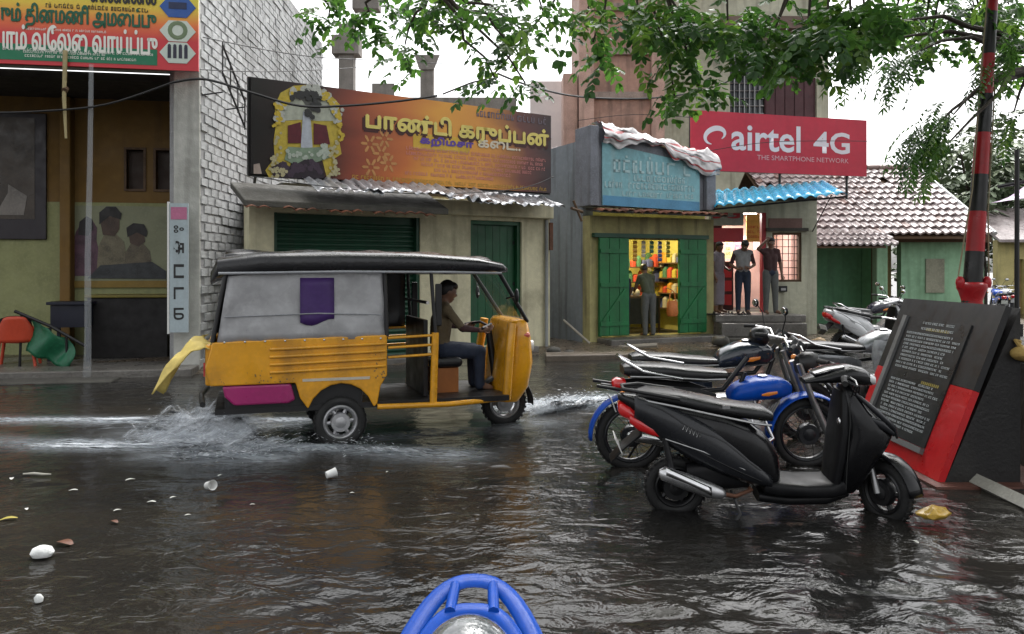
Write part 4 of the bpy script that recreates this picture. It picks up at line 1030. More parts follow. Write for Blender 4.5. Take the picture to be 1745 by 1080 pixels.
m = MB(); m.bb(X(1410,Yp), X(1412,Yp), Yp+.302, Yp+6, 0, 12); m.bb(X(1131,Yp)+.02, X(1410,Yp), Yp+2, Yp+2.2, 0, 12); m.build('rear_wall', dark_in, pb_)
MB().bb(X(1130,Yp), X(1425,Yp), Yp-.7, Yp-.002, pz(58), pz(38)).build('sunshade', mat('brown_slab', (.17,.12,.10), .8, var=.3), pb_)
mar = mat('maroon_shutter', (.085,.035,.04), .6, var=.3)
sx_ = X(1305,Yp)
shu = MB().bb(sx_, wb2-.02, Yp+.1, Yp+.16, wbm, wt-.03).build('shutter', mar, pb_)
for k in range(5):
    w = (wb2-sx_-.1)/5; MB().bb(sx_+.03+k*w, sx_+k*w+w-.01, Yp+.06, Yp+.098, wbm+.05, wt-.1).build('panel', mar, shu)
gr = MB().bb(wa+.02, sx_-.02, Yp+.22, Yp+.24, wbm, wt-.02).build('window', mat('dim_glass', (.03,.035,.04), .15), pb_)
for k in range(1, 7): MB().tube([(wa+(sx_-wa)*k/7, Yp+.1, wbm),(wa+(sx_-wa)*k/7, Yp+.1, wt)], .018, 5).build('bar', alu, gr)
for k in range(1, 9): MB().tube([(wa, Yp+.13, wbm+(wt-wbm)*k/9),(sx_-.02, Yp+.13, wbm+(wt-wbm)*k/9)], .018, 5).build('bar', alu, gr)
uf = thing('unfinished_building', 'unfinished grey concrete frame showing above the orange signboard', 'building', (0,0,0))
Yu = 24.0; ccon = mat('raw_concrete', (.24,.22,.20), .85, bump=.4, var=.3, streak=.4)
for (a, c, t, bm) in ((577, 602, 40, 330), (716, 738, 95, 330)): MB().bb(X(a,Yu), X(c,Yu), Yu, Yu+.4, 0, CAMZ+(HY-t)/F*Yu).build('column', ccon, uf)
MB().bb(X(566,Yu), X(612,Yu), Yu-.1, Yu+.5, CAMZ+(HY-92)/F*Yu, CAMZ+(HY-60)/F*Yu).build('column_head', ccon, uf)
MB().hexa([at(714,118,Yu-.06), at(740,118,Yu-.06), at(740,118,Yu+.46), at(714,118,Yu+.46), at(706,93,Yu-.06), at(750,93,Yu-.06), at(750,93,Yu+.46), at(706,93,Yu+.46)]).build('column_head', ccon, uf)
MB().bb(X(560,Yu), X(880,Yu), Yu+.05, Yu+3, 0, CAMZ+(HY-165)/F*Yu).build('lower_storey', ccon, uf)
MB().bb(X(634,Yu), X(672,Yu), Yu-.02, Yu+.04, CAMZ+(HY-164)/F*Yu, CAMZ+(HY-142)/F*Yu).build('parapet_block', ccon, uf)
MB().bb(X(600,Yu), X(645,Yu), Yu+.0, Yu+.5, CAMZ+(HY-14)/F*Yu, CAMZ+(HY+30)/F*Yu).build('beam_end', ccon, uf)
# tiny tiled roof and dark alley between the two shops
al = thing('alley_house', 'old dark house with a tiled eave at the back of the narrow alley', 'house', (0,0,0))
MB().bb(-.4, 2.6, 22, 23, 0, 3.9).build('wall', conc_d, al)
for j in range(4):
    for i in range(7):
        o = link('tile', tms[i % 2], al, (X(938,21.6)+i*TW*.9, 21.2+j*.28, CAMZ+(HY-285)/F*21.2+j*.16)); o.rotation_euler = (R(30),0,0)
dc = MB().bb(X(941,24)-.5, X(962,24)+3, 30, 31, 0, 8.5).build('wall', mat('far_pale_wall', (.78,.74,.73), .8, var=.1), None)
tag(dc, 'distant pale house wall seen over the alley roof', 'house'); dc.name = 'distant_house'
# yellow house at the far right
yh = thing('yellow_house', 'distant yellow plastered house at the right edge behind the flagpole', 'house', (0,0,0))
ym = mat('yellow_plaster', (.55,.47,.20), .75, streak=.4, var=.25)
m = MB(); hole_wall(m, X(1700,30), X(1900,30), 0, 2.7, 30, 30.3, [(X(1728,30), X(1745,30), 0, 2.0)]); m.build('wall', ym, yh)
MB().bb(X(1728,30), X(1745,30), 30.15, 30.2, 0, 2.0).build('door', ochre, yh)
MB().hexa([(X(1690,30),29.5,2.6),(X(1950,30),29.5,2.6),(X(1950,30),32,3.9),(X(1690,30),32,3.9),(X(1690,30),29.5,2.7),(X(1950,30),29.5,2.7),(X(1950,30),32,4.0),(X(1690,30),32,4.0)]).build('roof', tmats[1], yh)
# ================================================================ right: inscribed memorial board, flagpole, low wall
mb_ = thing('memorial_board', 'slanting black and red memorial board inscribed with rows of pale Tamil text', 'memorial', (0,0,0))
P_nb, P_fb, P_nt = Vector((3.23, 6.14, 0)), Vector((3.25, 7.78, 0)), Vector((3.74, 6.14, 1.315)); P_ft = P_fb + P_nt - P_nb
def bp_(u, v, off=0.0):
    """u: 0 far .. 1 near along the board, v: 0 bottom .. 1 top; off: out of the face"""
    p = (P_fb*(1-u)+P_nb*u)*(1-v) + (P_ft*(1-u)+P_nt*u)*v
    n = (P_nt-P_nb).cross(P_fb-P_nb).normalized()
    if n.x > 0: n = -n
    return p + n*off
blk = mat('polished_black_stone', (.012,.012,.013), .4, coat=.1, var=.3); redp = mat('memorial_red_paint', (.50,.008,.012), .35, coat=.2, var=.2, streak=.25, stain=(.2,.01,.01)); dgr = mat('dark_slate_panel', (.022,.023,.024), .35, var=.3)
def face_part(poly, t0, t1, nm, m_):
    n_ = len(poly); b = MB(); vs = [bp_(u, v, t0) for u, v in poly] + [bp_(u, v, t1) for u, v in poly]
    b.add(vs, [tuple(range(n_)), tuple(range(2*n_-1, n_-1, -1))] + [(i, i+n_, (i+1) % n_+n_, (i+1) % n_) for i in range(n_)]); return b.build(nm, m_, mb_)
# wedge-shaped body
b = MB(); back = .55
b.hexa([P_nb+Vector((0,0,-.1)), P_nt*1+Vector((.06,0,-P_nt.z-.1)), P_ft+Vector((.06,0,-P_ft.z-.1)), P_fb+Vector((0,0,-.1)), P_nb+Vector((.0,0,.0)), P_nt+Vector((.06,0,0)), P_ft+Vector((.06,0,0)), P_fb])
b.build('body', mat('black_painted_plaster', (.015,.014,.014), .5, var=.4, bump=.2, streak=.3), mb_)
face_part([(0,.52),(1,.52),(1,1),(0,1)], .001, .05, 'upper_black_band', blk)
face_part([(0,0),(1,0),(1,.518),(.80,.518),(.80,.13),(.16,.13),(.16,.518),(0,.518)], .001, .052, 'lower_red_band', redp)
face_part([(.16,.132),(.798,.132),(.798,.87),(.16,.87)], .0505, .062, 'text_slab', dgr)
face_part([(.115,.10),(.158,.10),(.158,.88),(.115,.88)], .0525, .085, 'slab_edge', mat('grey_trim', (.16,.16,.16), .4))
face_part([(.16,.095),(.80,.095),(.80,.128),(.16,.128)], .0525, .085, 'slab_sill', MATS['grey_trim'])
rs = random.Random(8); m = MB()
ink = mat('ink_engraved', (.50,.54,.55), .5, var=.2)
k = 0; v = .84
while v > .16:
    h_ = .0125; gap = .025
    if v > .79: ua, ub, h_, gap = .34, .66, .014, .036
    elif abs(v-.50) < .02: v -= .03; continue
    else: ua, ub = .20+rs.random()*.03, .76-rs.random()*.12
    u = ua
    while u < ub:
        w = rs.uniform(.007,.014)
        if rs.random() < .15: u += .010; continue
        for (a, c, d, e_) in ((0,.3,0,1),(0,1,0,.25),(0,1,.75,1)) if rs.random() < .6 else ((0,1,.75,1),(.7,1,0,1),(.2,.5,0,.6)):
            p = [bp_(u+w*a, v+h_*d, .0645), bp_(u+w*c, v+h_*d, .0645), bp_(u+w*c, v+h_*e_, .0645), bp_(u+w*a, v+h_*e_, .0645)]
            m.add(p, [(0,1,2,3)])
        u += w + .004
    v -= gap
m.build('inscription', ink, mb_)
m = MB()
for vv, ua, ub in ((.80, .40, .62), (.475, .55, .72)):
    u = ua
    while u < ub:
        p = [bp_(u, vv, .064), bp_(u+.012, vv, .064), bp_(u+.012, vv+.018, .064), bp_(u, vv+.018, .064)]; m.add(p, [(0,1,2,3)]); u += .018
m.build('gold_line', mat('ink_gold', (.30,.24,.06), .4, var=.1), mb_)
MB().bb(3.1, 4.4, 6.0, 8.0, -.1, .015).build('footing', mat('red_brown_footing', (.13,.055,.04), .4, var=.4, bump=.3), mb_)

# flagpole striped black and red
fpq = thing('flagpole', 'tall black and red striped flagpole rising behind the memorial board', 'flagpole', (0,0,0))
YF = 8.6
fp0, fpm, fp1 = at(1655, 520, YF), at(1668, 330, YF), at(1691, 0, YF)
def pole_at(py): 
    t = (520-py)/520; p = fp0.lerp(fp1, t); return p
fred = mat('flagpole_red', (.40,.010,.016), .35, var=.25, streak=.3); fblk = mat('flagpole_black', (.012,.012,.012), .35, var=.25)
st_ = [(520,470,fblk),(470,428,fblk),(428,360,fred),(360,297,fblk),(297,226,fred),(226,160,fblk),(160,92,fred),(92,20,fblk),(20,-60,fred),(-60,-160,fblk),(-160,-260,fred)]
for a, c, mm in st_:
    ra = (9 + 7*max(0, a)/520)/F*YF*1.0; rc = (9 + 7*max(0, c)/520)/F*YF
    MB().tube([pole_at(a), pole_at(c)], [ra, rc], 14).build('stripe', mm, fpq, smooth=True)
c0 = pole_at(500)
MB().lathe([(.11,-.95),(.11,-.12),(.10,-.08),(.13,.02),(.15,.06),(.145,.10),(.10,.12),(.09,.05)], (c0.x, c0.y, c0.z), n=18).build('red_base', fred, fpq, smooth=True)
for s_ in (-1, 1): MB().lathe([(.035,-.02),(.045,.03),(.04,.07),(.02,.10)], (c0.x+s_*.14, c0.y-.03, c0.z+.08), n=10).build('base_knob', fred, fpq, smooth=True)
pt = pole_at(-200)
MB().tube([c0+Vector((-.16,-.03,.18)), c0.lerp(pt,.25)+Vector((-.10,-.05,0)), c0.lerp(pt,.6)+Vector((-.09,-.05,0)), pt+Vector((-.05,-.05,0))], .008, 5).build('rope', mat('tan_rope', (.30,.25,.16), .8), fpq)
MB().tube([c0+Vector((.16,-.03,.18)), c0.lerp(pt,.2)+Vector((.08,-.05,0)), c0.lerp(pt,.5)+Vector((.06,-.05,0))], .008, 5).build('rope', MATS['tan_rope'], fpq)
MB().bb(c0.x-.35, c0.x+.35, c0.y-.3, c0.y+.4, -.1, c0.z-.30).build('plinth', MATS['black_painted_plaster'], fpq)

# low dark wall at the right edge with a pale kerb strip
rw = thing('low_wall', 'dark grimy low wall at the right edge beside the memorial board', 'wall', (0,0,0))
grime = mat('grimy_plaster', (.045,.040,.034), .55, bump=.5, bs=12, var=.5, stain=(.09,.065,.04), stain_amt=.5)
MB().hexa([(3.98,6.0,-.1),(4.9,5.2,-.1),(6.4,7.4,-.1),(4.6,8.6,-.1),(3.98,6.0,.87),(4.9,5.2,.87),(6.4,7.4,.87),(4.6,8.6,.87)]).build('wall', grime, rw, bevel=.03)
MB().hexa([(3.93,5.95,.872),(4.9,5.1,.872),(6.5,7.4,.872),(4.6,8.7,.872),(3.93,5.95,.93),(4.9,5.1,.93),(6.5,7.4,.93),(4.6,8.7,.93)]).build('coping', conc_d, rw, bevel=.015)
ka, kb = at(1655, 820, 6.22), at(1760, 868, 5.45)
k_ = MB().tube([Vector((ka.x, ka.y, .02)), Vector((kb.x, kb.y, .02))], .06, 4).build('kerb_stone', mat('pale_kerb', (.34,.33,.29), .5, var=.3, bump=.3), None); tag(k_, 'pale kerb stone lying at the foot of the dark low wall', 'kerb')
yb = MB(); p = at(1733, 628, 6.0)
yb.ball((0,0,.05), (.10,.09,.06), 14, 9); yb.ball((.1,.03,.04), (.07,.07,.05), 12, 8); yb.tube([(-.03,0,.1),(-.06,.02,.15),(-.02,.03,.13)], [.02,.012,.02], 6)
o = yb.build('cloth_bundle', mat('ochre_cloth', (.36,.24,.07), .8, var=.4, bump=.8, bs=20), None, smooth=True); o.location = (p.x+.12, 6.1, .93); tag(o, 'ochre cloth bundle lying on top of the dark low wall', 'bundle')
# striped purple awning and thin posts far right
pa = thing('striped_awning', 'purple and white striped awning at the far right edge', 'awning', (0,0,0))
W0, W1 = at(1688, 346, 13), at(1800, 330, 12.2); W2, W3 = at(1745, 318, 14.5), at(1850, 300, 14)
pm = [mat('awning_purple', (.16,.04,.18), .5), mat('awning_white', (.5,.45,.5), .5)]
for k in range(10):
    u0, u1 = k/10, (k+1)/10
    f_ = lambda u, v: ((W0*(1-u)+W1*u)*(1-v)+(W2*(1-u)+W3*u)*v)
    MB().grid(1, 4, lambda u, v: tuple(f_(u0+(u1-u0)*u, v)+Vector((0,0,-.05*math.sin(math.pi*v))))).build('stripe', pm[k % 2], pa, solid=.006)
for px, Y in ((1733, 12.6), (1760, 14)):
    p = at(px, 0, Y); MB().tube([(p.x, Y, -.05), (p.x, Y, at(px, 255, Y).z)], .035, 8).build('post', black, pa)
MB().tube([at(1700,318,12.9), at(1790,300,12.6)], .03, 6).build('beam', black, pa)
# ================================================================ trees and cables
leafm = []
for nm, c in (('leaf_green', (.055,.125,.03)), ('leaf_dark', (.032,.08,.024)), ('leaf_light', (.10,.175,.04))):
    m = mat(nm, c, .38, var=.35, vs=1.5, spec=.45)
    N, L = m.node_tree.nodes, m.node_tree.links; b = N['Principled BSDF']; out = N['Material Output']
    tr = N.new('ShaderNodeBsdfTranslucent'); tr.inputs['Color'].default_value = (c[0]*1.8, c[1]*1.9, c[2]*1.2, 1)
    ms = N.new('ShaderNodeMixShader'); ms.inputs[0].default_value = .42
    L.new(b.outputs[0], ms.inputs[1]); L.new(tr.outputs[0], ms.inputs[2]); L.new(ms.outputs[0], out.inputs['Surface'])
    leafm.append(m)
bark = mat('bark', (.055,.042,.032), .8, bump=.8, bs=14, var=.4)
def leaflet(V, Fc, base, d, side, ln, wd, droop):
    """a pointed leaflet folded along its midrib"""
    d = d.normalized(); s_ = side.normalized(); up = s_.cross(d)
    mid = base + d*ln*.5 + up*(-droop*ln*.1); tip = base + d*ln - up*(droop*ln*.45)
    n = len(V)
    V += [base, base+d*ln*.35+s_*wd*.5+up*wd*.12, base+d*ln*.72+s_*wd*.44-up*(droop*ln*.2), tip, base+d*ln*.72-s_*wd*.44-up*(droop*ln*.2), base+d*ln*.35-s_*wd*.5+up*wd*.12]
    Fc += [(n, n+1, n+2, n+3), (n, n+3, n+4, n+5)]
def spray(V, Fc, base, d, r, pairs, rach, ln, wd):
    """a compound leaf: rachis with paired leaflets and one at its tip"""
    d = d.normalized(); side = d.cross(Vector((0,0,1)))
    if side.length < .1: side = Vector((1,0,0))
    side.normalize(); p = base.copy(); st = rach/pairs
    for k in range(pairs):
        d = (d + Vector((0,0,-.14))).normalized(); p = p + d*st
        for sg_ in (-1, 1):
            dd = (d*.45 + side*sg_ + Vector((r.uniform(-.2,.2), r.uniform(-.2,.2), -.35+r.uniform(-.25,.15))))
            sd = d.cross(dd) ; sd = dd.cross(sd) if sd.length > .01 else side
            sd = (d + Vector((r.uniform(-.3,.3), r.uniform(-.3,.3), r.uniform(-.3,.3))))
            sd = sd - dd.normalized()*sd.dot(dd.normalized())
            leaflet(V, Fc, p, dd, sd, ln*r.uniform(.5,1.2), wd*r.uniform(.6,1.15), r.uniform(0,.6))
    leaflet(V, Fc, p, d, side, ln, wd, .3)
def branch_pts(a, c, r, sag=.1, n=7):
    a, c = Vector(a), Vector(c); out = []
    for k in range(n):
        t = k/(n-1); p = a.lerp(c, t); w = math.sin(math.pi*t)
        out.append(p + Vector((r.uniform(-.08,.08), r.uniform(-.08,.08), r.uniform(-.05,.05)+sag))*w)
    return out
rt = random.Random(17)
def tree(name, label, trunk_pts, trunk_r, limbs, sprays, mats3, group=None, sizes=(.105,.056), pairs=(3,5), rach=(.20,.34)):
    t = thing(name, label, 'tree', tuple(trunk_pts[0]) , 0, group); o0 = Vector(trunk_pts[0])
    MB().tube([Vector(p)-o0 for p in trunk_pts], trunk_r, 12).build('trunk', bark, t, smooth=True)
    for pts, r0, r1 in limbs:
        n = len(pts); MB().tube([Vector(p)-o0 for p in pts], [r0+(r1-r0)*k/(n-1) for k in range(n)], 7).build('limb', bark, t, smooth=True)
    VF = [([], []), ([], []), ([], [])]
    for p, d, big in sprays:
        k = rt.choices((0,1,2), (.55,.3,.15))[0]
        spray(VF[k][0], VF[k][1], Vector(p)-o0, Vector(d), rt, rt.randint(*pairs), rt.uniform(*rach)*big, sizes[0]*big, sizes[1]*big)
    vs = []; fs = []; mi = []
    for k in range(3):
        n = len(vs); vs += VF[k][0]; fs += [tuple(i+n for i in f) for f in VF[k][1]]; mi += [k]*len(VF[k][1])
    me = bpy.data.meshes.new('crown'); me.from_pydata([tuple(v) for v in vs], [], fs)
    for m in mats3: me.materials.append(m)
    me.polygons.foreach_set('material_index', mi)
    link('crown', me, t); return t
# the big street tree: its trunk stands out of the picture to the right, its limbs reach over the road
TR = Vector((6.4, 5.2, 0)); fork = Vector((5.9, 5.6, 4.6))
trunk = [TR+Vector((0,0,-.1)), TR+Vector((-.05,.1,1.5)), TR+Vector((-.2,.2,3.2)), fork]
clusters = [  # (px, py, distance, spread across px, spread down px, how many)
 (560, 35, 9.5, 45, 45, 34), (610, 55, 9.5, 30, 40, 16), (690, 95, 9.2, 45, 45, 30), (660, 25, 9.2, 40, 25, 14), (745, 20, 9.0, 60, 30, 32), (830, 20, 8.8, 50, 35, 30),
 (895, 60, 8.4, 28, 50, 30), (925, 25, 8.4, 40, 40, 30), (872, 95, 8.4, 30, 25, 16), (845, 155, 8.6, 28, 20, 14), (895, 160, 8.4, 22, 15, 12),
 (1010, 90, 8.0, 35, 45, 30), (1000, 30, 8.0, 30, 30, 12), (1090, 35, 7.6, 60, 45, 80), (1150, 45, 7.6, 50, 45, 70), (1170, 95, 7.8, 35, 40, 34), (1190, 165, 7.8, 40, 22, 22), (1150,185,7.8,18,18,8),
 (1240, 40, 7.4, 60, 50, 80), (1320, 55, 7.4, 60, 60, 90), (1300, 110, 7.6, 55, 30, 44), (1365, 115, 7.4, 35, 32, 28), (1410, 40, 7.2, 55, 45, 80), (1475, 35, 7.0, 45, 45, 55), (1455, 80, 7.0, 30, 30, 20),
 (1540, 40, 6.9, 45, 50, 50), (1500, 100, 6.9, 14, 28, 8), (1590, 70, 6.8, 40, 50, 40), (1565, 115, 6.8, 14, 22, 6), (1625, 40, 6.8, 35, 45, 40), (1720, 60, 6.6, 35, 60, 60), (1735, 130, 6.6, 20, 30, 20),
 (1660, 20, 6.8, 50, 30, 40), (1720, 15, 6.6, 40, 30, 40), (1560, 15, 6.9, 50, 25, 40), (1480, 12, 7, 50, 20, 30), (1690, 110, 6.8, 20, 40, 22)]
sprays = []; limbs = []
main = [((-.9,8.8,5.35), (.0,.0)), ((1.2,8.1,5.2),(0,0)), ((3.0,7.5,5.0),(0,0)), ((-2.0,5.0,6.0),(0,0)), ((1.0,3.0,6.2),(0,0)), ((3.5,1.0,6.0),(0,0)), ((5.0,9.5,6.0),(0,0)), ((0,6.5,6.6),(0,0)), ((4.2,7.0,5.1),(0,0))]
ends = []
for e_, _ in main:
    p = branch_pts(fork, e_, rt, .5, 8); limbs.append((p, .16, .035)); ends += p[2:]
limbs.append((branch_pts((-.9,8.8,5.35), at(545,-30,9.6), rt, .2, 6), .04, .018)); limbs.append((branch_pts(Vector((-.9,8.8,5.35)), at(740,-20,9.0), rt, .1, 4), .035, .015))
ends += [at(545,-30,9.6), at(640,-20,9.3), at(740,-20,9.0)]
for px, py, Y, sx_, sy_, n in clusters:
    py -= 22 if py > 60 else 10
    if px > 1490: Y += 3.0
    if 1180 < px < 1420: sy_ *= .8
    c = at(px, py, Y); near = min(ends, key=lambda q_: (q_-c).length)
    twig = branch_pts(near, c + Vector((0,0,-.02)), rt, .06, 6); limbs.append((twig, .024, .009))
    for k in range(int(n*.55)):
        p = at(px + rt.gauss(0, .55)*sx_, py + rt.gauss(0, .5)*sy_, Y + rt.gauss(0, .5))
        sprays.append((p, (rt.uniform(-1,1), rt.uniform(-1,1), rt.uniform(-.7,.15)), rt.uniform(.8,1.25)))
    for q_ in twig[2:]:
        sprays.append((q_, (rt.uniform(-1,1), rt.uniform(-1,1), -.3), 1.0))
# the rest of the crown, over the road and above the picture
for k in range(1500):
    e_ = rt.choice(ends); p = e_ + Vector((rt.gauss(0,.9), rt.gauss(0,.9), abs(rt.gauss(0,.6))+.1))
    if p.y > 1 and p.z < CAMZ + 440/F*p.y + .35: p.z = CAMZ + 440/F*p.y + .35 + rt.random()*.8
    sprays.append((p, (rt.uniform(-1,1), rt.uniform(-1,1), rt.uniform(-.5,.4)), rt.uniform(1.2,2.0)))
tree('street_tree', 'large leafy tree whose branches hang over the road along the top', trunk, [.26,.23,.21,.2], limbs, sprays, leafm)
# feathery tree by the flagpole
T2 = Vector((6.6, 9.6, 0)); f2 = Vector((6.3, 9.4, 3.9)); limbs = []; sprays = []
for (px, py, Y, n, sp_) in ((1585, 225, 8.2, 22, 26), (1625, 195, 8.3, 20, 25), (1615, 245, 8.2, 16, 22), (1500, 70, 8.4, 16, 24), (1560, 90, 8.4, 18, 26), (1480, 40, 8.4, 12, 24), (1705, 110, 8.8, 12, 26), (1728, 190, 8.9, 8, 18), (1735, 60, 8.8, 14, 30)):
    c = at(px, py, Y); tw = branch_pts(f2, c, rt, .25, 7); limbs.append((tw, .05, .008))
    for k in range(n):
        p = at(px + rt.gauss(0,.6)*sp_, py + rt.gauss(0,.6)*sp_, Y+rt.gauss(0,.25)); sprays.append((p, (-1+rt.uniform(-.3,.6), rt.uniform(-.6,.6), rt.uniform(-.75,-.05)), rt.uniform(.9,1.2)))
tree('feather_leaf_tree', 'feathery leaved tree hanging beside the striped flagpole', [T2, T2+Vector((-.1,0,2)), f2], [.14,.12,.10], limbs, sprays, leafm, sizes=(.085,.024), pairs=(10,14), rach=(.40,.55))
# far trees
def far_tree(label, c, rad, n, h0, group='far trees beyond the tiled house', light=1):
    c = Vector(c); sp_ = []
    for k in range(n):
        v = Vector((rt.gauss(0,1), rt.gauss(0,1), rt.gauss(0,1))).normalized()*(rt.random()**.4)
        lump = 1 + .35*noise.noise(v*2.2+c)
        p = c + Vector((v.x*rad[0], v.y*rad[1], v.z*rad[2]))*lump
        sp_.append((p, (rt.uniform(-1,1), rt.uniform(-1,1), rt.uniform(-.6,.4)), rt.uniform(1.0,1.7)))
    base = Vector((c.x, c.y, 0)); lb_ = [(branch_pts(base+Vector((0,0,h0)), c+Vector((rt.uniform(-.6,.6)*rad[0], rt.uniform(-.5,.5)*rad[1], rt.uniform(0,.6)*rad[2])), rt, 0, 5), .12, .03) for _ in range(6)]
    fm_ = [mat('hazed_leaf_a', (.16,.21,.12), .5, var=.3), mat('hazed_leaf_b', (.12,.16,.09), .5, var=.3), mat('hazed_leaf_c', (.22,.27,.15), .5, var=.3)]  # distance haze mixed into the leaf colours, paler than the near leaves
    tree('far_tree', label, [base, base+Vector((.05,0,h0*.6)), base+Vector((0,0,h0))], [.25,.2,.16], lb_, sp_, fm_, group, sizes=(.30,.15), pairs=(3,4), rach=(.5,.8))
far_tree('pale far tree just right of the tiled roof ridge', (19.4, 34, 5.0), (3.2,3,2.8), 420, 2.4)
far_tree('far tree behind the striped awning at the right edge', (24.5, 38, 5.5), (4,3,3.6), 420, 2.5)
far_tree('low far tree behind the yellow house', (18.6, 36, 2.6), (1.8,2,1.6), 160, 1.2)

# overhead cables
cab = [
 ('sagging black cable from the pillar across the orange signboard', [(295,140,12.4),(350,135,12.5),(430,158,12.6),(510,180,12.7),(590,180,12.9),(680,172,13.1),(745,163,13.3)], .020),
 ('black cable rising from the orange signboard to the leaves', [(755,160,13.3),(800,142,12.5),(840,127,11.8),(900,55,10.0),(945,0,9.2),(980,-60,8.6)], .014),
 ('black cable sagging in front of the brown tower', [(848,125,11.8),(900,145,12.3),(975,163,13.2),(1060,168,14),(1130,165,14.5),(1210,150,15),(1290,110,15.5),(1345,45,16)], .016),
 ('thin cable running to the left edge under the yellow banner', [(-20,192,12.0),(60,190,12.1),(180,178,12.2),(295,140,12.4)], .016),
 ('thin wire crossing from the block wall to the tree', [(335,118,12.7),(450,122,14),(560,118,16),(640,112,18)], .008),
 ('thin wire across the white lettering of the red sign', [(1180,262,17.9),(1300,243,17.8),(1420,240,17.6),(1560,242,16)], .007),
 ('upper thin wire crossing the sky above the orange signboard', [(330,60,13),(520,95,15),(700,105,18),(960,120,22)], .009),
 ('thin wire drooping along the tin sheets', [(430,300,12.6),(560,318,13),(720,330,14),(880,322,15.2),(945,300,16)], .008),
 ('thin wire over the top of the tarpaulin', [(985,205,17),(1080,195,17),(1180,200,17.2)], .007)]
for lb_, pts, r_ in cab:
    pp = [at(*p) for p in pts]; sm = []
    for i in range(len(pp)-1):
        p0, p1, p2, p3 = pp[max(i-1,0)], pp[i], pp[i+1], pp[min(i+2,len(pp)-1)]
        for k in range(6):
            t = k/6; sm.append(.5*((2*p1)+(-p0+p2)*t+(2*p0-5*p1+4*p2-p3)*t*t+(-p0+3*p1-3*p2+p3)*t**3))
    sm.append(pp[-1]); o = MB().tube(sm, r_, 6).build('overhead_cable', wire_m, None, smooth=True); tag(o, lb_, 'cable')
# ================================================================ two-wheelers
def wheel(parent, c, Rr, tw, spokes=0, rim_m=None, brake=True, steer=0.0, cast=5):
    """hub and rim as one part, the tyre as its sub-part; axle along local y"""
    m = MB(); rr = Rr - tw*.95
    m.torus((0,0,0), rr, tw*.28, n=32, m=8, sq=1.6)
    m.lathe([(.02,-.07),(.05,-.06),(.055,-.02),(.055,.02),(.05,.06),(.02,.07)], axis='Y', n=14)
    if spokes:
        for k in range(spokes):
            a = 2*math.pi*k/spokes; s_ = .03 if k % 2 else -.03; a2 = a + (.35 if k % 4 < 2 else -.35)
            m.tube([(.05*math.cos(a2), s_, .05*math.sin(a2)), (rr*math.cos(a), 0, rr*math.sin(a))], .0028, 4)
    else:
        for k in range(cast):
            a = 2*math.pi*k/cast
            m.tube([(.04*math.cos(a), 0, .04*math.sin(a)), (rr*math.cos(a+.1), 0, rr*math.sin(a+.1))], [.024,.016], 6)
    if brake: m.lathe([(.085,-.055),(.09,-.04),(.09,.0)], axis='Y', n=18)
    w = m.build('wheel', rim_m or alu, parent, smooth=True); w.location = c; w.rotation_euler = (0, 0, steer)
    t = MB(); t.torus((0,0,0), Rr-tw*.5, tw*.5, n=36, m=10, sq=1.0); t.build('tyre', rubber, w, smooth=True)
    # tread blocks
    tr = MB(); nb = 30
    for k in range(nb):
        a = 2*math.pi*k/nb; ca, sa = math.cos(a), math.sin(a)
        for s_ in (-1, 1):
            y = s_*tw*.22; M = Matrix(((ca,0,-sa),(0,1,0),(sa,0,ca)))
            tr.box((Rr*.992*ca, y, Rr*.992*sa), (.010, tw*.28, Rr*.10), M=M)
    tr.build('tread', rubber, w)
    return w
def mirror(parent, base, tip, m=blackp):
    MB().tube([base, Vector(base).lerp(Vector(tip), .5)+Vector((.02,0,.03)), tip], .006, 6).build('mirror_stalk', black, parent, smooth=True)
    mm = MB(); mm.ball(tip, (.018,.065,.042), 14, 8); h = mm.build('mirror', m, parent, smooth=True)
    g = MB(); g.ball(Vector(tip)-Vector((.014,0,0)), (.008,.056,.034), 14, 6); g.build('mirror_glass', chrome, h, smooth=True)

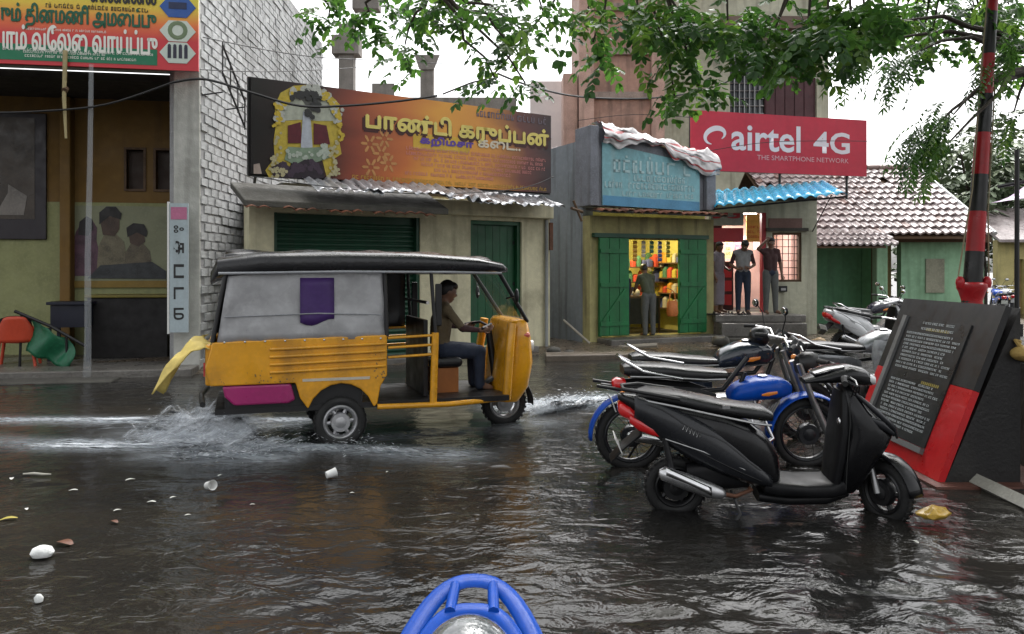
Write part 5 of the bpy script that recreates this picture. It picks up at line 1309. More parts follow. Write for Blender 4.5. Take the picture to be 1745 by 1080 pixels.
def scooter(label, loc, rz, body_m, panel_m, seat_m, lean=0.0, mirrors=False, group=None, steer=R(-63)):
    s = thing('scooter', label, 'scooter', loc, rz, group); s.rotation_euler = (lean, 0, rz)
    wheel(s, (0,0,.215), .215, .085, cast=5, rim_m=black)
    fw = wheel(s, (1.44,0,.215), .215, .08, cast=5, rim_m=black, steer=0)
    def turn(o):                               # about the upright steering axis at x = 1.36
        p = Matrix.Rotation(steer, 3, 'Z') @ (Vector(o.location) - Vector((1.36,0,0))) + Vector((1.36,0,0)); o.location = p; o.rotation_euler = (0,0,steer); return o
    turn(fw)
    # rear body: one shell from tail to footwell
    secs = [(-.40,0,.845,.03,.02),(-.34,0,.82,.075,.045),(-.22,0,.765,.115,.085),(-.05,0,.70,.145,.125),(.12,0,.645,.165,.155),(.30,0,.575,.175,.185),(.46,0,.495,.17,.20),(.58,0,.42,.155,.19),(.66,0,.36,.13,.15),(.69,0,.33,.08,.10)]
    MB().sell(secs, 24, 2.6).build('rear_body', body_m, s, smooth=True)
    # side panels with a raised crease line, each side
    for sd in (-1, 1):
        p = MB()
        def pf(u, v, sd=sd):
            x = -.30 + .92*u
            zc = .80 - .42*u - .08*u*u; hh = .03 + .15*math.sin(math.pi*min(1, .12+u*.85))**.8
            y = .115 + .085*math.sin(math.pi*(.15+.7*u)) - .045*(2*v-1)**2
            return (x, sd*(y+.004), zc + (v-.55)*2*hh*.8)
        p.grid(26, 8, pf); q = p.build('side_panel', panel_m, s, smooth=True, solid=.012)
        c = MB(); c.tube([pf(.04+.92*k/12, .80+.06*math.sin(k)) for k in range(13)], [.004]+[.009]*11+[.004], 6); c.build('crease_trim', graph if panel_m is not graph else blackg, q, smooth=True)
        c = MB(); c.tube([pf(.30+.62*k/8, .30) for k in range(9)], .008, 6); c.build('lower_crease', body_m, q, smooth=True)
        # painted name on the flank, unreadable: a short swash of letters
        t = MB(); 
        for k in range(5):
            a = Vector(pf(.34+.025*k, .62)); n_ = Vector((0, sd*.008, 0)); t.tube([a+n_, a+n_+Vector((.012,0,.03)), a+n_+Vector((.02,0,.0))], .0035, 4)
        t.build('flank_badge', alu, q)
    # seat
    MB().sell([(-.27,0,.862,.09,.022),(-.2,0,.868,.125,.035),(.0,0,.84,.14,.045),(.18,0,.80,.14,.048),(.30,0,.775,.135,.045),(.45,0,.755,.13,.045),(.58,0,.735,.11,.045),(.64,0,.715,.07,.03)], 20, 3.0).build('seat', seat_m, s, smooth=True)
    MB().tube([(-.24,-.13,.845),(-.05,-.16,.815),(.2,-.175,.765),(.5,-.16,.70),(.62,-.09,.67)], .009, 6).build('seat_piping', alu, s, smooth=True)
    MB().tube([(.0,-.15,.86),(-.25,-.13,.90),(-.37,-.06,.905),(-.37,.06,.905),(-.25,.13,.90),(.0,.15,.86)], .013, 8).build('grab_rail', black, s, smooth=True)
    # tail
    tl = MB().sell([(-.40,0,.77,.06,.03),(-.385,0,.765,.085,.05),(-.32,0,.735,.115,.055),(-.25,0,.70,.12,.03)], 18, 3).build('tail_light', redlens, s, smooth=True)
    for sd in (-1, 1): MB().sell([(-.33,sd*.11,.715,.022,.03),(-.27,sd*.125,.68,.03,.042),(-.18,sd*.14,.64,.026,.034),(-.12,sd*.145,.61,.01,.015)], 12, 2.4).build('indicator', whtlens if sd > 0 else redlens, s, smooth=True)
    MB().sell([(-.45,0,.40,.085,.012),(-.36,0,.50,.09,.014),(-.24,0,.60,.085,.02)], 12, 4).build('rear_mudguard', blackp, s, smooth=True)
    pl = MB().box((-.40,0,.52), (.006,.20,.11), M=Matrix.Rotation(R(-25), 3, 'Y')).build('number_plate', whitepl, s)
    # engine, transmission case, exhaust
    MB().sell([(-.12,.08,.22,.05,.07),(0,.09,.22,.06,.10),(.2,.08,.24,.07,.10),(.36,.06,.27,.07,.09),(.5,.02,.28,.05,.07)], 16, 3).build('engine_case', blackp, s, smooth=True)
    MB().sell([(.06,-.06,.30,.06,.09),(.18,-.08,.33,.07,.10),(.36,-.07,.32,.07,.09),(.48,-.05,.30,.05,.07)], 16, 3).build('cylinder_shroud', blackp, s, smooth=True)
    ex = MB(); ex.tube([(-.14,-.20,.375),(-.11,-.20,.37),(.04,-.20,.315),(.20,-.20,.255),(.27,-.20,.235),(.30,-.19,.225)], [.02,.048,.055,.052,.042,.016], 16); e_ = ex.build('exhaust', mat('wet_muffler_steel', (.55,.55,.56), .28, .85, var=.3), s, smooth=True)
    MB().tube([(.29,-.19,.228),(.38,-.15,.20),(.50,-.08,.22),(.45,-.03,.26)], .014, 8).build('exhaust_pipe', rust, e_, smooth=True)
    hs_ = MB(); hs_.grid(8, 5, lambda u, v: (-.10+.30*u, -.262+.02*abs(2*v-1), .395-.135*u+(v-.5)*.06)); hs_.build('heat_shield', chrome, e_, smooth=True, solid=.004)
    MB().tube([(-.02,-.16,.25),(-.06,-.17,.42),(-.10,-.15,.60)], .022, 10).build('shock_absorber', black, s, smooth=True)
    MB().tube([(.36,-.10,.22),(.40,-.20,.10),(.34,-.24,.02)], .012, 6).build('stand', black, s, smooth=True)
    # floorboard
    MB().sell([(.58,0,.25,.13,.05),(.66,0,.245,.165,.05),(.85,0,.235,.17,.045),(1.02,0,.235,.165,.05),(1.12,0,.26,.13,.07)], 18, 4.5).build('floorboard', blackp, s, smooth=True)
    MB().sell([(.55,0,.17,.10,.04),(.75,0,.155,.12,.04),(1.0,0,.165,.12,.045),(1.15,0,.21,.09,.04)], 14, 3).build('belly_pan', blackp, s, smooth=True)
    # front apron and inner leg shield
    MB().sell([(.21,1.13,0,.075,.10),(.30,1.16,0,.10,.15),(.42,1.19,0,.13,.185),(.54,1.235,0,.16,.20),(.62,1.26,0,.165,.20),(.70,1.225,0,.135,.185),(.80,1.17,0,.085,.155),(.89,1.14,0,.05,.11),(.94,1.12,0,.03,.06)], 24, 2.8, 'Z').build('front_apron', body_m, s, smooth=True)
    MB().sell([(.25,1.05,0,.03,.14),(.45,1.075,0,.035,.165),(.65,1.095,0,.035,.165),(.82,1.10,0,.03,.13),(.90,1.10,0,.02,.09)], 18, 3.5, 'Z').build('leg_shield', blackp, s, smooth=True)
    for sd in (-1, 1):
        MB().tube([(1.17,sd*.105,.89),(1.28,sd*.15,.79),(1.40,sd*.16,.68),(1.44,sd*.12,.60)], [.012,.02,.018,.008], 8).build('apron_trim', graph, s, smooth=True)
        MB().sell([(1.24,sd*.14,.74,.02,.02),(1.32,sd*.165,.70,.028,.03),(1.40,sd*.155,.64,.02,.02)], 12, 2.5).build('front_indicator', orlens if body_m is not blackg else graph, s, smooth=True)
    MB().ball((1.075,-.09,.70), (.02,.03,.03), 12, 8).build('key_switch', chrome, s, smooth=True)
    # front mudguard and fork, turned with the wheel
    fm_ = MB(); rings = []
    for k in range(15):
        a = R(10 + 150*k/14); ring = []
        for j in range(9):
            b = math.pi*j/8; ring.append((1.44 + (.245+.018*math.sin(b))*math.cos(a), -.062*math.cos(b)*1.0, .215 + (.245+.018*math.sin(b))*math.sin(a)))
        rings.append(ring)
    fm_.loft(rings, closed=False); turn(fm_.build('front_mudguard', body_m, s, smooth=True, solid=.006))
    for sd in (-1, 1): s_fork = MB().tube([(1.26,sd*.055,.62),(1.38,sd*.065,.36),(1.44,sd*.07,.215)], [.02,.02,.024], 10).build('fork_leg', alu if sd < 0 else black, s, smooth=True); turn(s_fork)
    # handlebar cowl, turned to its left lock
    MB().sell([(.84,-.02,.965,.07,.016),(.92,-.02,.985,.11,.03),(1.04,-.01,1.005,.13,.048),(1.14,0,1.01,.125,.06),(1.24,0,.99,.10,.06),(1.30,0,.97,.05,.04)], 20, 2.6).build('handlebar_cowl', body_m, s, smooth=True)
    MB().sell([(.90,-.02,1.018,.075,.008),(1.0,-.01,1.045,.085,.012),(1.10,0,1.062,.075,.010)], 14, 3).build('instrument_panel', mat('dash_glass', (.03,.03,.035), .08, coat=1.0, var=.1), s, smooth=True)
    MB().sell([(1.27,0,.985,.075,.04),(1.315,0,.97,.06,.035),(1.325,0,.965,.03,.02)], 14, 2.5).build('headlight', whtlens, s, smooth=True)
    for sd, tx in ((-1, 1.05), (1, 1.12)):
        MB().tube([(1.12,sd*.08,1.0),(tx,sd*.22,1.03),(tx-.05,sd*.36,1.02)], .014, 8).build('handlebar', black, s, smooth=True)
        MB().tube([(tx-.015,sd*.24,1.028),(tx-.05,sd*.37,1.02)], .019, 10).build('grip', rubber, s, smooth=True)
        MB().tube([(tx+.05,sd*.18,1.02),(tx+.055,sd*.26,1.015),(tx+.03,sd*.36,1.005)], .006, 6).build('brake_lever', alu, s, smooth=True)
    for k, (a_, b_) in enumerate((((1.08,-.12,1.0),(1.16,-.10,.86)),((1.10,-.09,.99),(1.20,-.06,.85)),((1.04,-.2,1.01),(1.13,-.13,.88)))):
        va, vb = Vector(a_), Vector(b_); MB().tube([va, va.lerp(vb,.4)+Vector((.05,-.03,.01)), vb], .005, 6).build('control_cable', black, s, smooth=True)
    MB().tube([(1.10,-.165,.26),(1.105,-.168,.50),(1.115,-.166,.70),(1.12,-.13,.84)], .004, 6).build('panel_seam', rubber, s, smooth=True)
    MB().tube([(-.10,-.19,.60),(.15,-.205,.52),(.42,-.19,.40),(.60,-.15,.31)], .0045, 6).build('panel_seam', alu, s, smooth=True)
    MB().box((.30,-.178,.815), (.05,.006,.022)).build('seat_badge', chrome, s)
    if mirrors:
        for sd in (-1, 1): mirror(s, (1.10,sd*.16,1.04), (1.06,sd*.30,1.22), body_m)
    MB().tube([(1.12,0,.84),(1.16,0,.97)], .04, 10).build('steering_column', black, s, smooth=True)
    return s

def motorcycle(label, loc, rz, paint, rear_guard, lean=0.0, mirrors=True, group=None, fairing=False, seat_z=.78, rail=True, leg_guard=False, wheels='spoke', fore=0.0, dark_rim=False, lamp=None, flank=None, wb=1.25, deep=False):
    s = thing('motorcycle', label, 'motorcycle', loc, rz, group); s.rotation_euler = (lean, 0, rz)
    nsp = 20 if wheels == 'spoke' else 0
    wheel(s, (0,0,.29), .29, .08, nsp, chrome if nsp and not dark_rim else alu if not dark_rim else graph); wheel(s, (wb,0,.29), .29, .072, nsp, chrome if nsp and not dark_rim else alu if not dark_rim else graph)
    def guard(cx, a0, a1, r_, w, nm, mm):
        rings = []
        for k in range(17):
            a = R(a0 + (a1-a0)*k/16); rings.append([(cx + (r_+.02*math.sin(math.pi*j/8))*math.cos(a), -w*math.cos(math.pi*j/8), .29 + (r_+.02*math.sin(math.pi*j/8))*math.sin(a)) for j in range(9)])
        b = MB(); b.loft(rings, closed=False); b.build(nm, mm, s, smooth=True, solid=.005)
    guard(0, 40, 185, .325, .065, 'rear_mudguard', rear_guard); guard(wb, 40 if deep else 5, 205 if deep else 150, .32, .085 if deep else .06, 'front_mudguard', paint)
    # frame tubes
    f = MB(); f.tube([(.95,0,.92),(.75,0,.66),(.30,0,.62),(-.25,.0,.70)], .022, 8); f.tube([(.93,0,.80),(.80,0,.42),(.70,0,.26),(.30,0,.26),(.26,0,.60)], .02, 8)
    for sd in (-1, 1):
        f.tube([(.30,sd*.05,.30),(0,sd*.09,.29),(-.04,sd*.09,.29)], .018, 8); f.tube([(.30,sd*.11,.62),(-.30,sd*.11,.72)], .014, 8)
    f.build('frame', black, s, smooth=True)
    # engine
    e = MB(); e.sell([(.32,0,.33,.09,.10),(.42,0,.34,.13,.12),(.62,0,.34,.13,.12),(.72,0,.34,.08,.08)], 16, 3.5); en = e.build('engine', alu, s, smooth=True)
    c = MB()
    for k in range(6): c.box((.66+.028*k, 0, .44+.016*k), (.012, .17, .15), M=Matrix.Rotation(R(30), 3, 'Y'))
    c.build('cooling_fins', alu, en)
    for sd in (-1, 1): MB().lathe([(.08,0),(.085,sd*.02),(.05,sd*.03)], (.44, sd*.135, .33), 'Y', 18).build('crank_cover', black, en, smooth=True)
    # tank, seat, side panels, tail
    t = MB().sell([(.36,0,.76,.09,.05),(.42,0,.79,.13,.09),(.56,0,.83,.155,.12),(.72,0,.845,.155,.12),(.84,0,.84,.12,.10),(.91,0,.83,.07,.06)], 22, 2.6).build('fuel_tank', paint, s, smooth=True)
    MB().lathe([(.045,0),(.048,.01),(.03,.018)], (.66,0,.962), 'Z', 16).build('fuel_cap', chrome, t, smooth=True)
    for sd in (-1, 1): MB().sell([(.60,sd*.150,.80,.008,.01),(.66,sd*.156,.81,.008,.022),(.74,sd*.152,.825,.008,.014)], 10, 3).build('tank_sticker', orlens, t, smooth=True)
    seat_b = MB().sell([(-.44,0,seat_z+.03,.09,.03),(-.38,0,seat_z+.03,.125,.05),(-.1,0,seat_z+.02,.135,.05),(.08,0,seat_z+.0,.13,.05),(.25,0,seat_z-.01,.12,.045),(.40,0,seat_z-.01,.09,.03)], 20, 3.4); st = MB().add(seat_b.v, seat_b.f).build('seat', leather, s, smooth=True)
    MB().tube([(-.40,-.128,seat_z),(-.1,-.14,seat_z-.005),(.2,-.13,seat_z-.025),(.38,-.09,seat_z-.03)], .007, 6).build('seat_piping', alu, st, smooth=True)
    for sd in (-1, 1):
        MB().sell([(-.44,sd*.10,.70,.015,.03),(-.30,sd*.125,.685,.02,.055),(-.05,sd*.135,.64,.022,.08),(.15,sd*.13,.60,.022,.10),(.30,sd*.115,.58,.018,.07)], 12, 3).build('side_panel', flank or paint, s, smooth=True)
        MB().tube([(-.03,sd*.11,.31),(-.12,sd*.12,.64)], .028, 10).build('shock_absorber', chrome, s, smooth=True)
        MB().tube([(.99,sd*.075,.88),(1.10,sd*.08,.60),(1.25,sd*.08,.29)], [.024,.026,.03], 10).build('fork_leg', alu, s, smooth=True)
        MB().tube([(.36,sd*.10,.24),(.36,sd*.26,.24)], .012, 8).build('footrest', rubber, s, smooth=True)
        MB().ball((-.46,sd*.15,.66), (.03,.025,.025), 10, 7).build('rear_indicator', orlens, s, smooth=True)
        if not fairing: MB().ball((1.04,sd*.20,.84), (.03,.025,.025), 10, 7).build('front_indicator', orlens, s, smooth=True)
    MB().sell([(-.52,0,.71,.05,.035),(-.49,0,.71,.075,.055),(-.42,0,.71,.08,.05)], 14, 3).build('tail_light', redlens, s, smooth=True)
    MB().box((-.52,0,.56), (.006,.19,.12), M=Matrix.Rotation(R(-20), 3, 'Y')).build('number_plate', whitepl, s)
    if rail: MB().tube([(.02,-.15,seat_z),(-.30,-.155,seat_z+.06),(-.46,-.11,seat_z+.15),(-.46,.11,seat_z+.15),(-.30,.155,seat_z+.06),(.02,.15,seat_z)], .012, 8).build('grab_rail', chrome, s, smooth=True)
    e = MB(); e.tube([(.72,-.06,.42),(.78,-.10,.28),(.60,-.14,.17),(.30,-.15,.20),(.10,-.16,.24),(-.38,-.17,.33),(-.42,-.17,.335)], [.018,.018,.02,.022,.042,.045,.02], 12); e.build('exhaust', chrome, s, smooth=True)
    MB().tube([(.10,.12,.22),(.02,.22,.02)], .011, 6).build('side_stand', black, s)
    # handlebar, headlight, instruments
    for sd in (-1, 1):
        MB().tube([(.94,sd*.03,.99),(.95,sd*.14,1.05),(.86,sd*.30,1.06),(.80,sd*.37,1.05)], .012, 8).build('handlebar', chrome if not fairing else black, s, smooth=True)
        MB().tube([(.86,sd*.29,1.06),(.79,sd*.385,1.05)], .018, 10).build('grip', rubber, s, smooth=True)
        MB().tube([(.93,sd*.24,1.05),(.90,sd*.36,1.03)], .006, 6).build('lever', alu, s, smooth=True)
        if mirrors: mirror(s, (.92,sd*.20,1.06), (.88,sd*.34,1.28))
    if not fairing:
        MB().sell([(1.0,0,.86,.06,.07),(1.06,0,.87,.095,.095),(1.13,0,.87,.095,.095),(1.16,0,.87,.06,.06)], 18, 2.3).build('headlight_shell', lamp or paint, s, smooth=True)
        MB().sell([(1.155,0,.87,.085,.085),(1.18,0,.87,.05,.05)], 18, 2.2).build('headlight', whtlens, s, smooth=True)
        for sd in (-1, 1): MB().tube([(1.0,sd*.05,1.0),(1.03,sd*.05,1.04)], .045, 14).build('gauge', black, s, smooth=True)
    if fore:
        for o in s.children:
            n_ = o.name.split('.')[0]
            if n_ in ('fuel_tank','seat','side_panel','tail_light','number_plate','grab_rail','handlebar','grip','lever','headlight_shell','headlight','gauge','front_indicator','rear_indicator','fork_leg','engine','mirror','mirror_stalk','exhaust','shock_absorber'): o.location.x += fore if n_ != 'fuel_tank' else fore+.12
            if n_ == 'fuel_tank': o.location.z += .02; o.scale = (.9, 1, .78)
            if n_ == 'seat': o.scale = (1.0, 1.1, 1.15); o.location.z -= .10
    if leg_guard: MB().tube([(.82,-.05,.50),(.92,-.22,.48),(.95,-.24,.34),(.86,-.20,.26),(.78,-.05,.30)], .012, 8).build('leg_guard', chrome, s, smooth=True)
    return s

SX, SY = at(1150, 0, 5.5).x, 5.5
scooter('gloss black scooter with silver exhaust parked in the flood water', (SX, SY, -.045), R(-2.5), blackg, graph, leather, lean=R(5)).scale = (.965,)*3
bk2 = motorcycle('blue motorcycle with black seat parked right behind the black scooter', (at(1074,0,6.7).x, 6.7, -.03), R(3), bluep, bluep, lean=R(4), mirrors=False, leg_guard=True, fore=.36, wb=1.46, deep=True, dark_rim=True, lamp=black, flank=blackp)
bk3 = motorcycle('dark motorcycle with chrome mirrors parked behind the blue motorcycle', (at(1150,0,7.7).x, 7.7, -.02), R(5), mat('dark_blue_black_paint', (.012,.018,.03), .2, coat=.7), black, lean=R(4), mirrors=True, dark_rim=True)
MB().ball((.78,-.02,1.0), (.10,.09,.10), 16, 10).build('tank_cover', leather, bk3, smooth=True)
motorcycle('motorcycle half hidden behind the memorial board under a clear bag', (at(1410,0,9.0).x, 9.0, -.02), R(14), mat('silver_grey_paint', (.22,.23,.24), .25, .4, coat=.6), black, lean=R(4), mirrors=False)
wpaint = mat('white_scooter_paint', (.62,.63,.64), .2, coat=.7, var=.1)
scooter('white scooter parked in front of the green house', (at(1432,0,15.6).x, 15.6, -.0), R(14), wpaint, wpaint, leather, lean=R(5), mirrors=True)
motorcycle('dark motorcycle parked beyond the white scooter', (at(1452,0,16.8).x, 16.8, .0), R(20), mat('black_blue_paint', (.015,.015,.03), .25, coat=.6), black, lean=R(5), mirrors=True)
# clear plastic bag hung over the handlebar
p = at(1508, 606, 8.9)
bag = MB()
def bf(u, v):
    a = 2*math.pi*u; z = .17 - .36*v; w = .135*(1 - .25*(2*v-1)**2) + .012*noise.noise((math.cos(a)*2, math.sin(a)*2, v*5))
    return (p.x + w*1.05*math.cos(a), p.y + w*.45*math.sin(a), p.z + z + .01*noise.noise((u*9, v*7, 1)))
bag.grid(28, 14, bf)
o = bag.build('plastic_bag', mat('clear_plastic', (.50,.52,.53), .18, var=.3, alpha=.6, coat=.5), None, smooth=True); tag(o, 'clear plastic bag hung over handlebars beside the memorial board', 'plastic bag')
# far bikes in front of the yellow house
for k, px in enumerate((1706, 1722)):
    motorcycle(('leftmost' if k == 0 else 'rightmost') + ' of two distant bikes before the yellow house', (at(px,0,27+k).x, 27+k, 0), R(70), bluep if k == 0 else wpaint, black, mirrors=True, group='distant bikes')

# ---------------------------------------------------------------- the photographer's own bike: blue headlamp cowl at the bottom edge
own = motorcycle('blue motorcycle at the bottom edge seen from its own saddle', (-.07, .30, -.02), R(90), bluep, black, mirrors=False, fairing=True, rail=False)
# local frame of the bike: x forward. cowl parts
def arch(w0, x0, z0, wtop, xt, zt, n=25, p_=2.6):
    out = []
    for k in range(n):
        t = -1 + 2*k/(n-1); y = math.copysign(abs(t)**.9, t)*w0*(1 if True else 0); s_ = (1-abs(t)**p_)
        out.append(Vector((x0+(xt-x0)*s_, -y, z0+(zt-z0)*s_)))
    return out
def cowl_band(path, w, th, nm, inward):
    b = MB(); rings = []
    for k, q in enumerate(path):
        t = (path[min(k+1,len(path)-1)]-path[max(k-1,0)]).normalized(); up = Vector((-.35,0,1)).normalized(); s_ = t.cross(up).normalized()
        rings.append([q+s_*w*.5*math.cos(a)+up*th*.5*math.sin(a) for a in [2*math.pi*i/10 for i in range(10)]])
    b.loft(rings); return b.build(nm, bluep, own, smooth=True)
o_arch = arch(.165, .90, .885, .0, 1.235, 1.040, p_=2.2); i_arch = arch(.115, .98, .91, .0, 1.14, 1.025, p_=2.8)
cowl_band(o_arch, .036, .014, 'cowl_rim', 1); cowl_band(i_arch, .030, .012, 'cowl_inner_rim', 1)
for sd in (-1, 1): MB().tube([(1.222,sd*.035,1.036),(1.18,sd*.036,1.034),(1.13,sd*.038,1.025)], .010, 8).build('cowl_bar', bluep, own, smooth=True)
MB().loft([[(v.x+.004, v.y*1.02, v.z-.012-.085*max(0,1-(v.y/.13)**4)) for v in o_arch], [(v.x+.01, v.y*.98, v.z-.14) for v in o_arch], [(v.x+.0, v.y*.8, v.z-.24) for v in o_arch]], closed=False).build('cowl_front', bluep, own, smooth=True, solid=.008)
dome = MB(); dome.ball((1.02,0,.985), (.085,.078,.075), 24, 14); dome.build('instrument_glass', mat('gauge_glass', (.16,.17,.18), .08, coat=1.0, var=.8, vs=16), own, smooth=True)
MB().torus((1.02,0,.985), .084, .008, 'Z', 32, 8).build('instrument_bezel', chrome, own, smooth=True)
MB().sell([(1.14,0,.86,.09,.08),(1.24,0,.87,.095,.085),(1.28,0,.87,.06,.06)], 18, 2.4).build('headlight', whtlens, own, smooth=True)

# ================================================================ auto rickshaw
yel_p = mat('auto_yellow_paint', (.74,.34,.012), .3, coat=.4, var=.25, streak=.45, stain=(.30,.14,.02), stain_amt=.35, stain_s=3.0, bump=.12, bs=3)
au = thing('auto_rickshaw', 'yellow auto rickshaw with black roof driving through the flood water', 'auto rickshaw', (ARX, ARY, -.03), AYAW)
HW = .64
for y in (-.56, .56): wheel(au, (0,y,.24), .24, .10, 0, mat('steel_rim', (.45,.45,.46), .4, .7), cast=6)
wheel(au, (1.75,0,.24), .24, .095, 0, MATS['steel_rim'], cast=6)
# rear tub: yellow lower body with pressed ribs
def tub(sd):
    """one flank, cut out over the wheel"""
    poly = [(-1.12,.62),(-1.16,.78),(-1.10,1.00),(-.4,1.02),(.42,1.03),(.42,.66),(.36,.56),(.33,.40),(.30,.37)]
    for k in range(9):
        a = R(20+140*k/8); poly.append((.31*math.cos(a)+.0, .27+.33*math.sin(a)))
    poly += [(-.36,.48),(-.40,.62)]
    b = MB(); y0 = sd*HW; b.extr(poly, y0-sd*.03, y0); o = b.build('rear_flank', yel_p, au, bevel=.012)
    for k in range(4):
        z = .735+.068*k
        r_ = MB(); r_.tube([(-.62,y0,z-.012),(-.55,y0+sd*.012,z-.01),(.36,y0+sd*.012,z+.012),(.40,y0,z+.012)], .014, 8); r_.build('pressed_rib', yel_p, o, smooth=True)
    pk = MB(); pk.extr([(-1.02,.615),(-.44,.615),(-.40,.47),(-.46,.44),(-.92,.44),(-1.0,.52)], y0-sd*.05, y0-sd*.012); pk.build('pink_skirt', mat('magenta_panel', (.36,.02,.14), .35, coat=.3, var=.2), au, bevel=.02)
    return o
tub(-1); tub(1)
m = MB(); m.extr([(-HW+.03,.62),(HW-.03,.62),(HW-.03,.98),(-HW+.03,.98)], -1.16, -1.10, 'YZ'); m.build('tail_panel', yel_p, au, bevel=.02)
MB().bb(-1.08, 1.62, -HW+.05, HW-.05, .36, .41).build('floor_pan', black, au)
MB().bb(-1.0, .2, -HW+.06, HW-.06, .41, .60).build('engine_bay', black, au)
for sd in (-1, 1):
    MB().tube([(.33,sd*(HW-.01),.37),(1.0,sd*(HW-.01),.36),(1.60,sd*(HW-.12),.37)], .026, 10).build('sill', yel_p, au, smooth=True)
    # half door bars
    for k in range(3): MB().tube([(.43,sd*(HW-.02),.82+.09*k),(.86,sd*(HW-.03),.835+.09*k)], .013, 8).build('door_bar', yel_p, au, smooth=True)
    MB().tube([(.86,sd*(HW-.03),.37),(.88,sd*(HW-.03),1.04)], .035, 10).build('centre_post', yel_p, au, smooth=True)
    MB().tube([(.88,sd*(HW-.03),1.04),(.84,sd*(HW-.05),1.66)], .018, 8).build('roof_post', black, au, smooth=True)
    MB().tube([(-1.10,sd*(HW-.02),1.0),(-.98,sd*(HW-.05),1.66)], .02, 8).build('roof_post', black, au, smooth=True)
    MB().tube([(.42,sd*(HW-.02),1.02),(.40,sd*(HW-.04),1.68)], .02, 8).build('roof_post', black, au, smooth=True)
    MB().tube([(1.86,sd*.42,1.12),(1.50,sd*.50,1.68)], .022, 8).build('windscreen_post', yel_p if False else black, au, smooth=True)
# black canvas roof
rf = MB().sell([(-1.12,0,1.56,.50,.06),(-1.06,0,1.64,.62,.11),(-.7,0,1.685,.67,.115),(0,0,1.70,.68,.115),(.7,0,1.695,.67,.11),(1.3,0,1.675,.62,.09),(1.58,0,1.65,.54,.06),(1.64,0,1.63,.48,.03)], 32, 4.0).build('roof', mat('black_canvas_wet', (.016,.016,.018), .22, var=.3, bump=.15, bs=30), au, smooth=True)
for sd in (-1, 1): MB().tube([(-1.05,sd*.655,1.60),(0,sd*.69,1.615),(1.0,sd*.66,1.61),(1.55,sd*.55,1.60)], .012, 8).build('roof_piping', mat('grey_piping', (.3,.31,.33), .3), rf, smooth=True)
# near side: rain sheet; far side: black curtain put in to darken the cab
sheet = mat('cloudy_plastic_sheet', (.36,.36,.37), .3, var=.25, vs=2, bump=.3, bs=5, coat=.3)
for sd in (-1, 1):
    cu = MB().grid(24, 10, lambda u, v: (-1.06+(1.46 if sd < 0 else 1.88)*u+.10*(v)*(1-u), sd*(HW-.012-.035*v+.022*noise.noise((u*7, v*3, 2))+.008*math.sin(u*34+v*4)*(1-v)), 1.0+.66*v)).build('side_curtain', sheet if sd < 0 else black, au, smooth=True, solid=.006)
    if sd < 0:
        MB().grid(6, 6, lambda u, v: (-.36+.30*u, sd*(HW+.003-.035*(.18+.66*v)), 1.16+.40*v-.03*math.sin(u*5)*(1-v))).build('violet_patch', mat('violet_cloth', (.055,.02,.13), .6, var=.3), cu, smooth=True, solid=.005)
        MB().tube([(-1.0,sd*(HW+.0),1.22),(-.2,sd*(HW-.004),1.24),(.36,sd*(HW-.006),1.22)], .006, 6).build('curtain_seam', MATS['grey_piping'], cu)
MB().grid(10, 6, lambda u, v: (-1.11+.10*v, (u-.5)*2*(HW-.05), .99+.62*v)).build('rear_curtain', sheet, au, smooth=True, solid=.006)
# interior: passenger bench, partition, driver seat, handlebar
MB().bb(-.55, .05, -.50, .50, .60, .78).build('passenger_bench', leather, au, bevel=.04)
MB().bb(-.70, -.57, -.50, .50, .62, 1.25).build('bench_back', leather, au, bevel=.04)
MB().bb(.80, .84, -.46, .46, .42, 1.15).build('partition', black, au)
MB().tube([(.82,-.55,1.32),(.82,.55,1.32)], .016, 8).build('grab_bar', chrome, au)
MB().bb(.84+.06, 1.24, -.28, .28, .66, .76).build('driver_seat', leather, au, bevel=.04)
MB().bb(.93, 1.2, -.24, .24, .412, .655).build('seat_box', mat('orange_brown', (.30,.10,.02), .5), au)
MB().tube([(1.66,0,.45),(1.58,0,1.02)], .035, 10).build('steering_column', black, au, smooth=True)
MB().tube([(1.42,-.34,1.05),(1.55,-.2,1.08),(1.58,0,1.05),(1.55,.2,1.08),(1.42,.34,1.05)], .015, 8).build('handlebar', black, au, smooth=True)
# front cowl and windscreen
fc = MB().sell([(.30,1.72,0,.12,.34),(.45,1.77,0,.16,.42),(.70,1.80,0,.17,.46),(.95,1.80,0,.14,.47),(1.10,1.80,0,.10,.46),(1.13,1.80,0,.07,.44)], 24, 3.4, 'Z').build('front_cowl', yel_p, au, smooth=True)
for sd in (-1, 1):
    MB().tube([(1.62,sd*.50,.36),(1.64,sd*.53,.80),(1.68,sd*.49,1.10)], .045, 10).build('cowl_edge', yel_p, fc, smooth=True)
    MB().sell([(1.90,sd*.30,.86,.07,.07),(1.96,sd*.30,.86,.055,.055)], 14, 2.2).build('headlight', whtlens, fc, smooth=True)
    MB().ball((1.84,sd*.44,.98), (.05,.03,.035), 12, 8).build('indicator', mat('pink_lens', (.6,.12,.08), .2, coat=.6), fc, smooth=True)
ws = MB(); ws.grid(8, 6, lambda u, v: (1.85-.34*v-.05*(2*u-1)**2, (u-.5)*2*(.44+.05*v), 1.12+.54*v)); w_ = ws.build('windscreen', mat('windscreen_glass', (.35,.45,.43), .05, var=0, alpha=.28), au, smooth=True)
MB().tube([(1.86,-.43,1.12),(1.88,0,1.12),(1.86,.43,1.12)], .018, 8).build('windscreen_sill', black, w_, smooth=True)
MB().tube([(1.55,-.50,1.66),(1.56,0,1.67),(1.55,.50,1.66)], .018, 8).build('windscreen_header', black, w_, smooth=True)
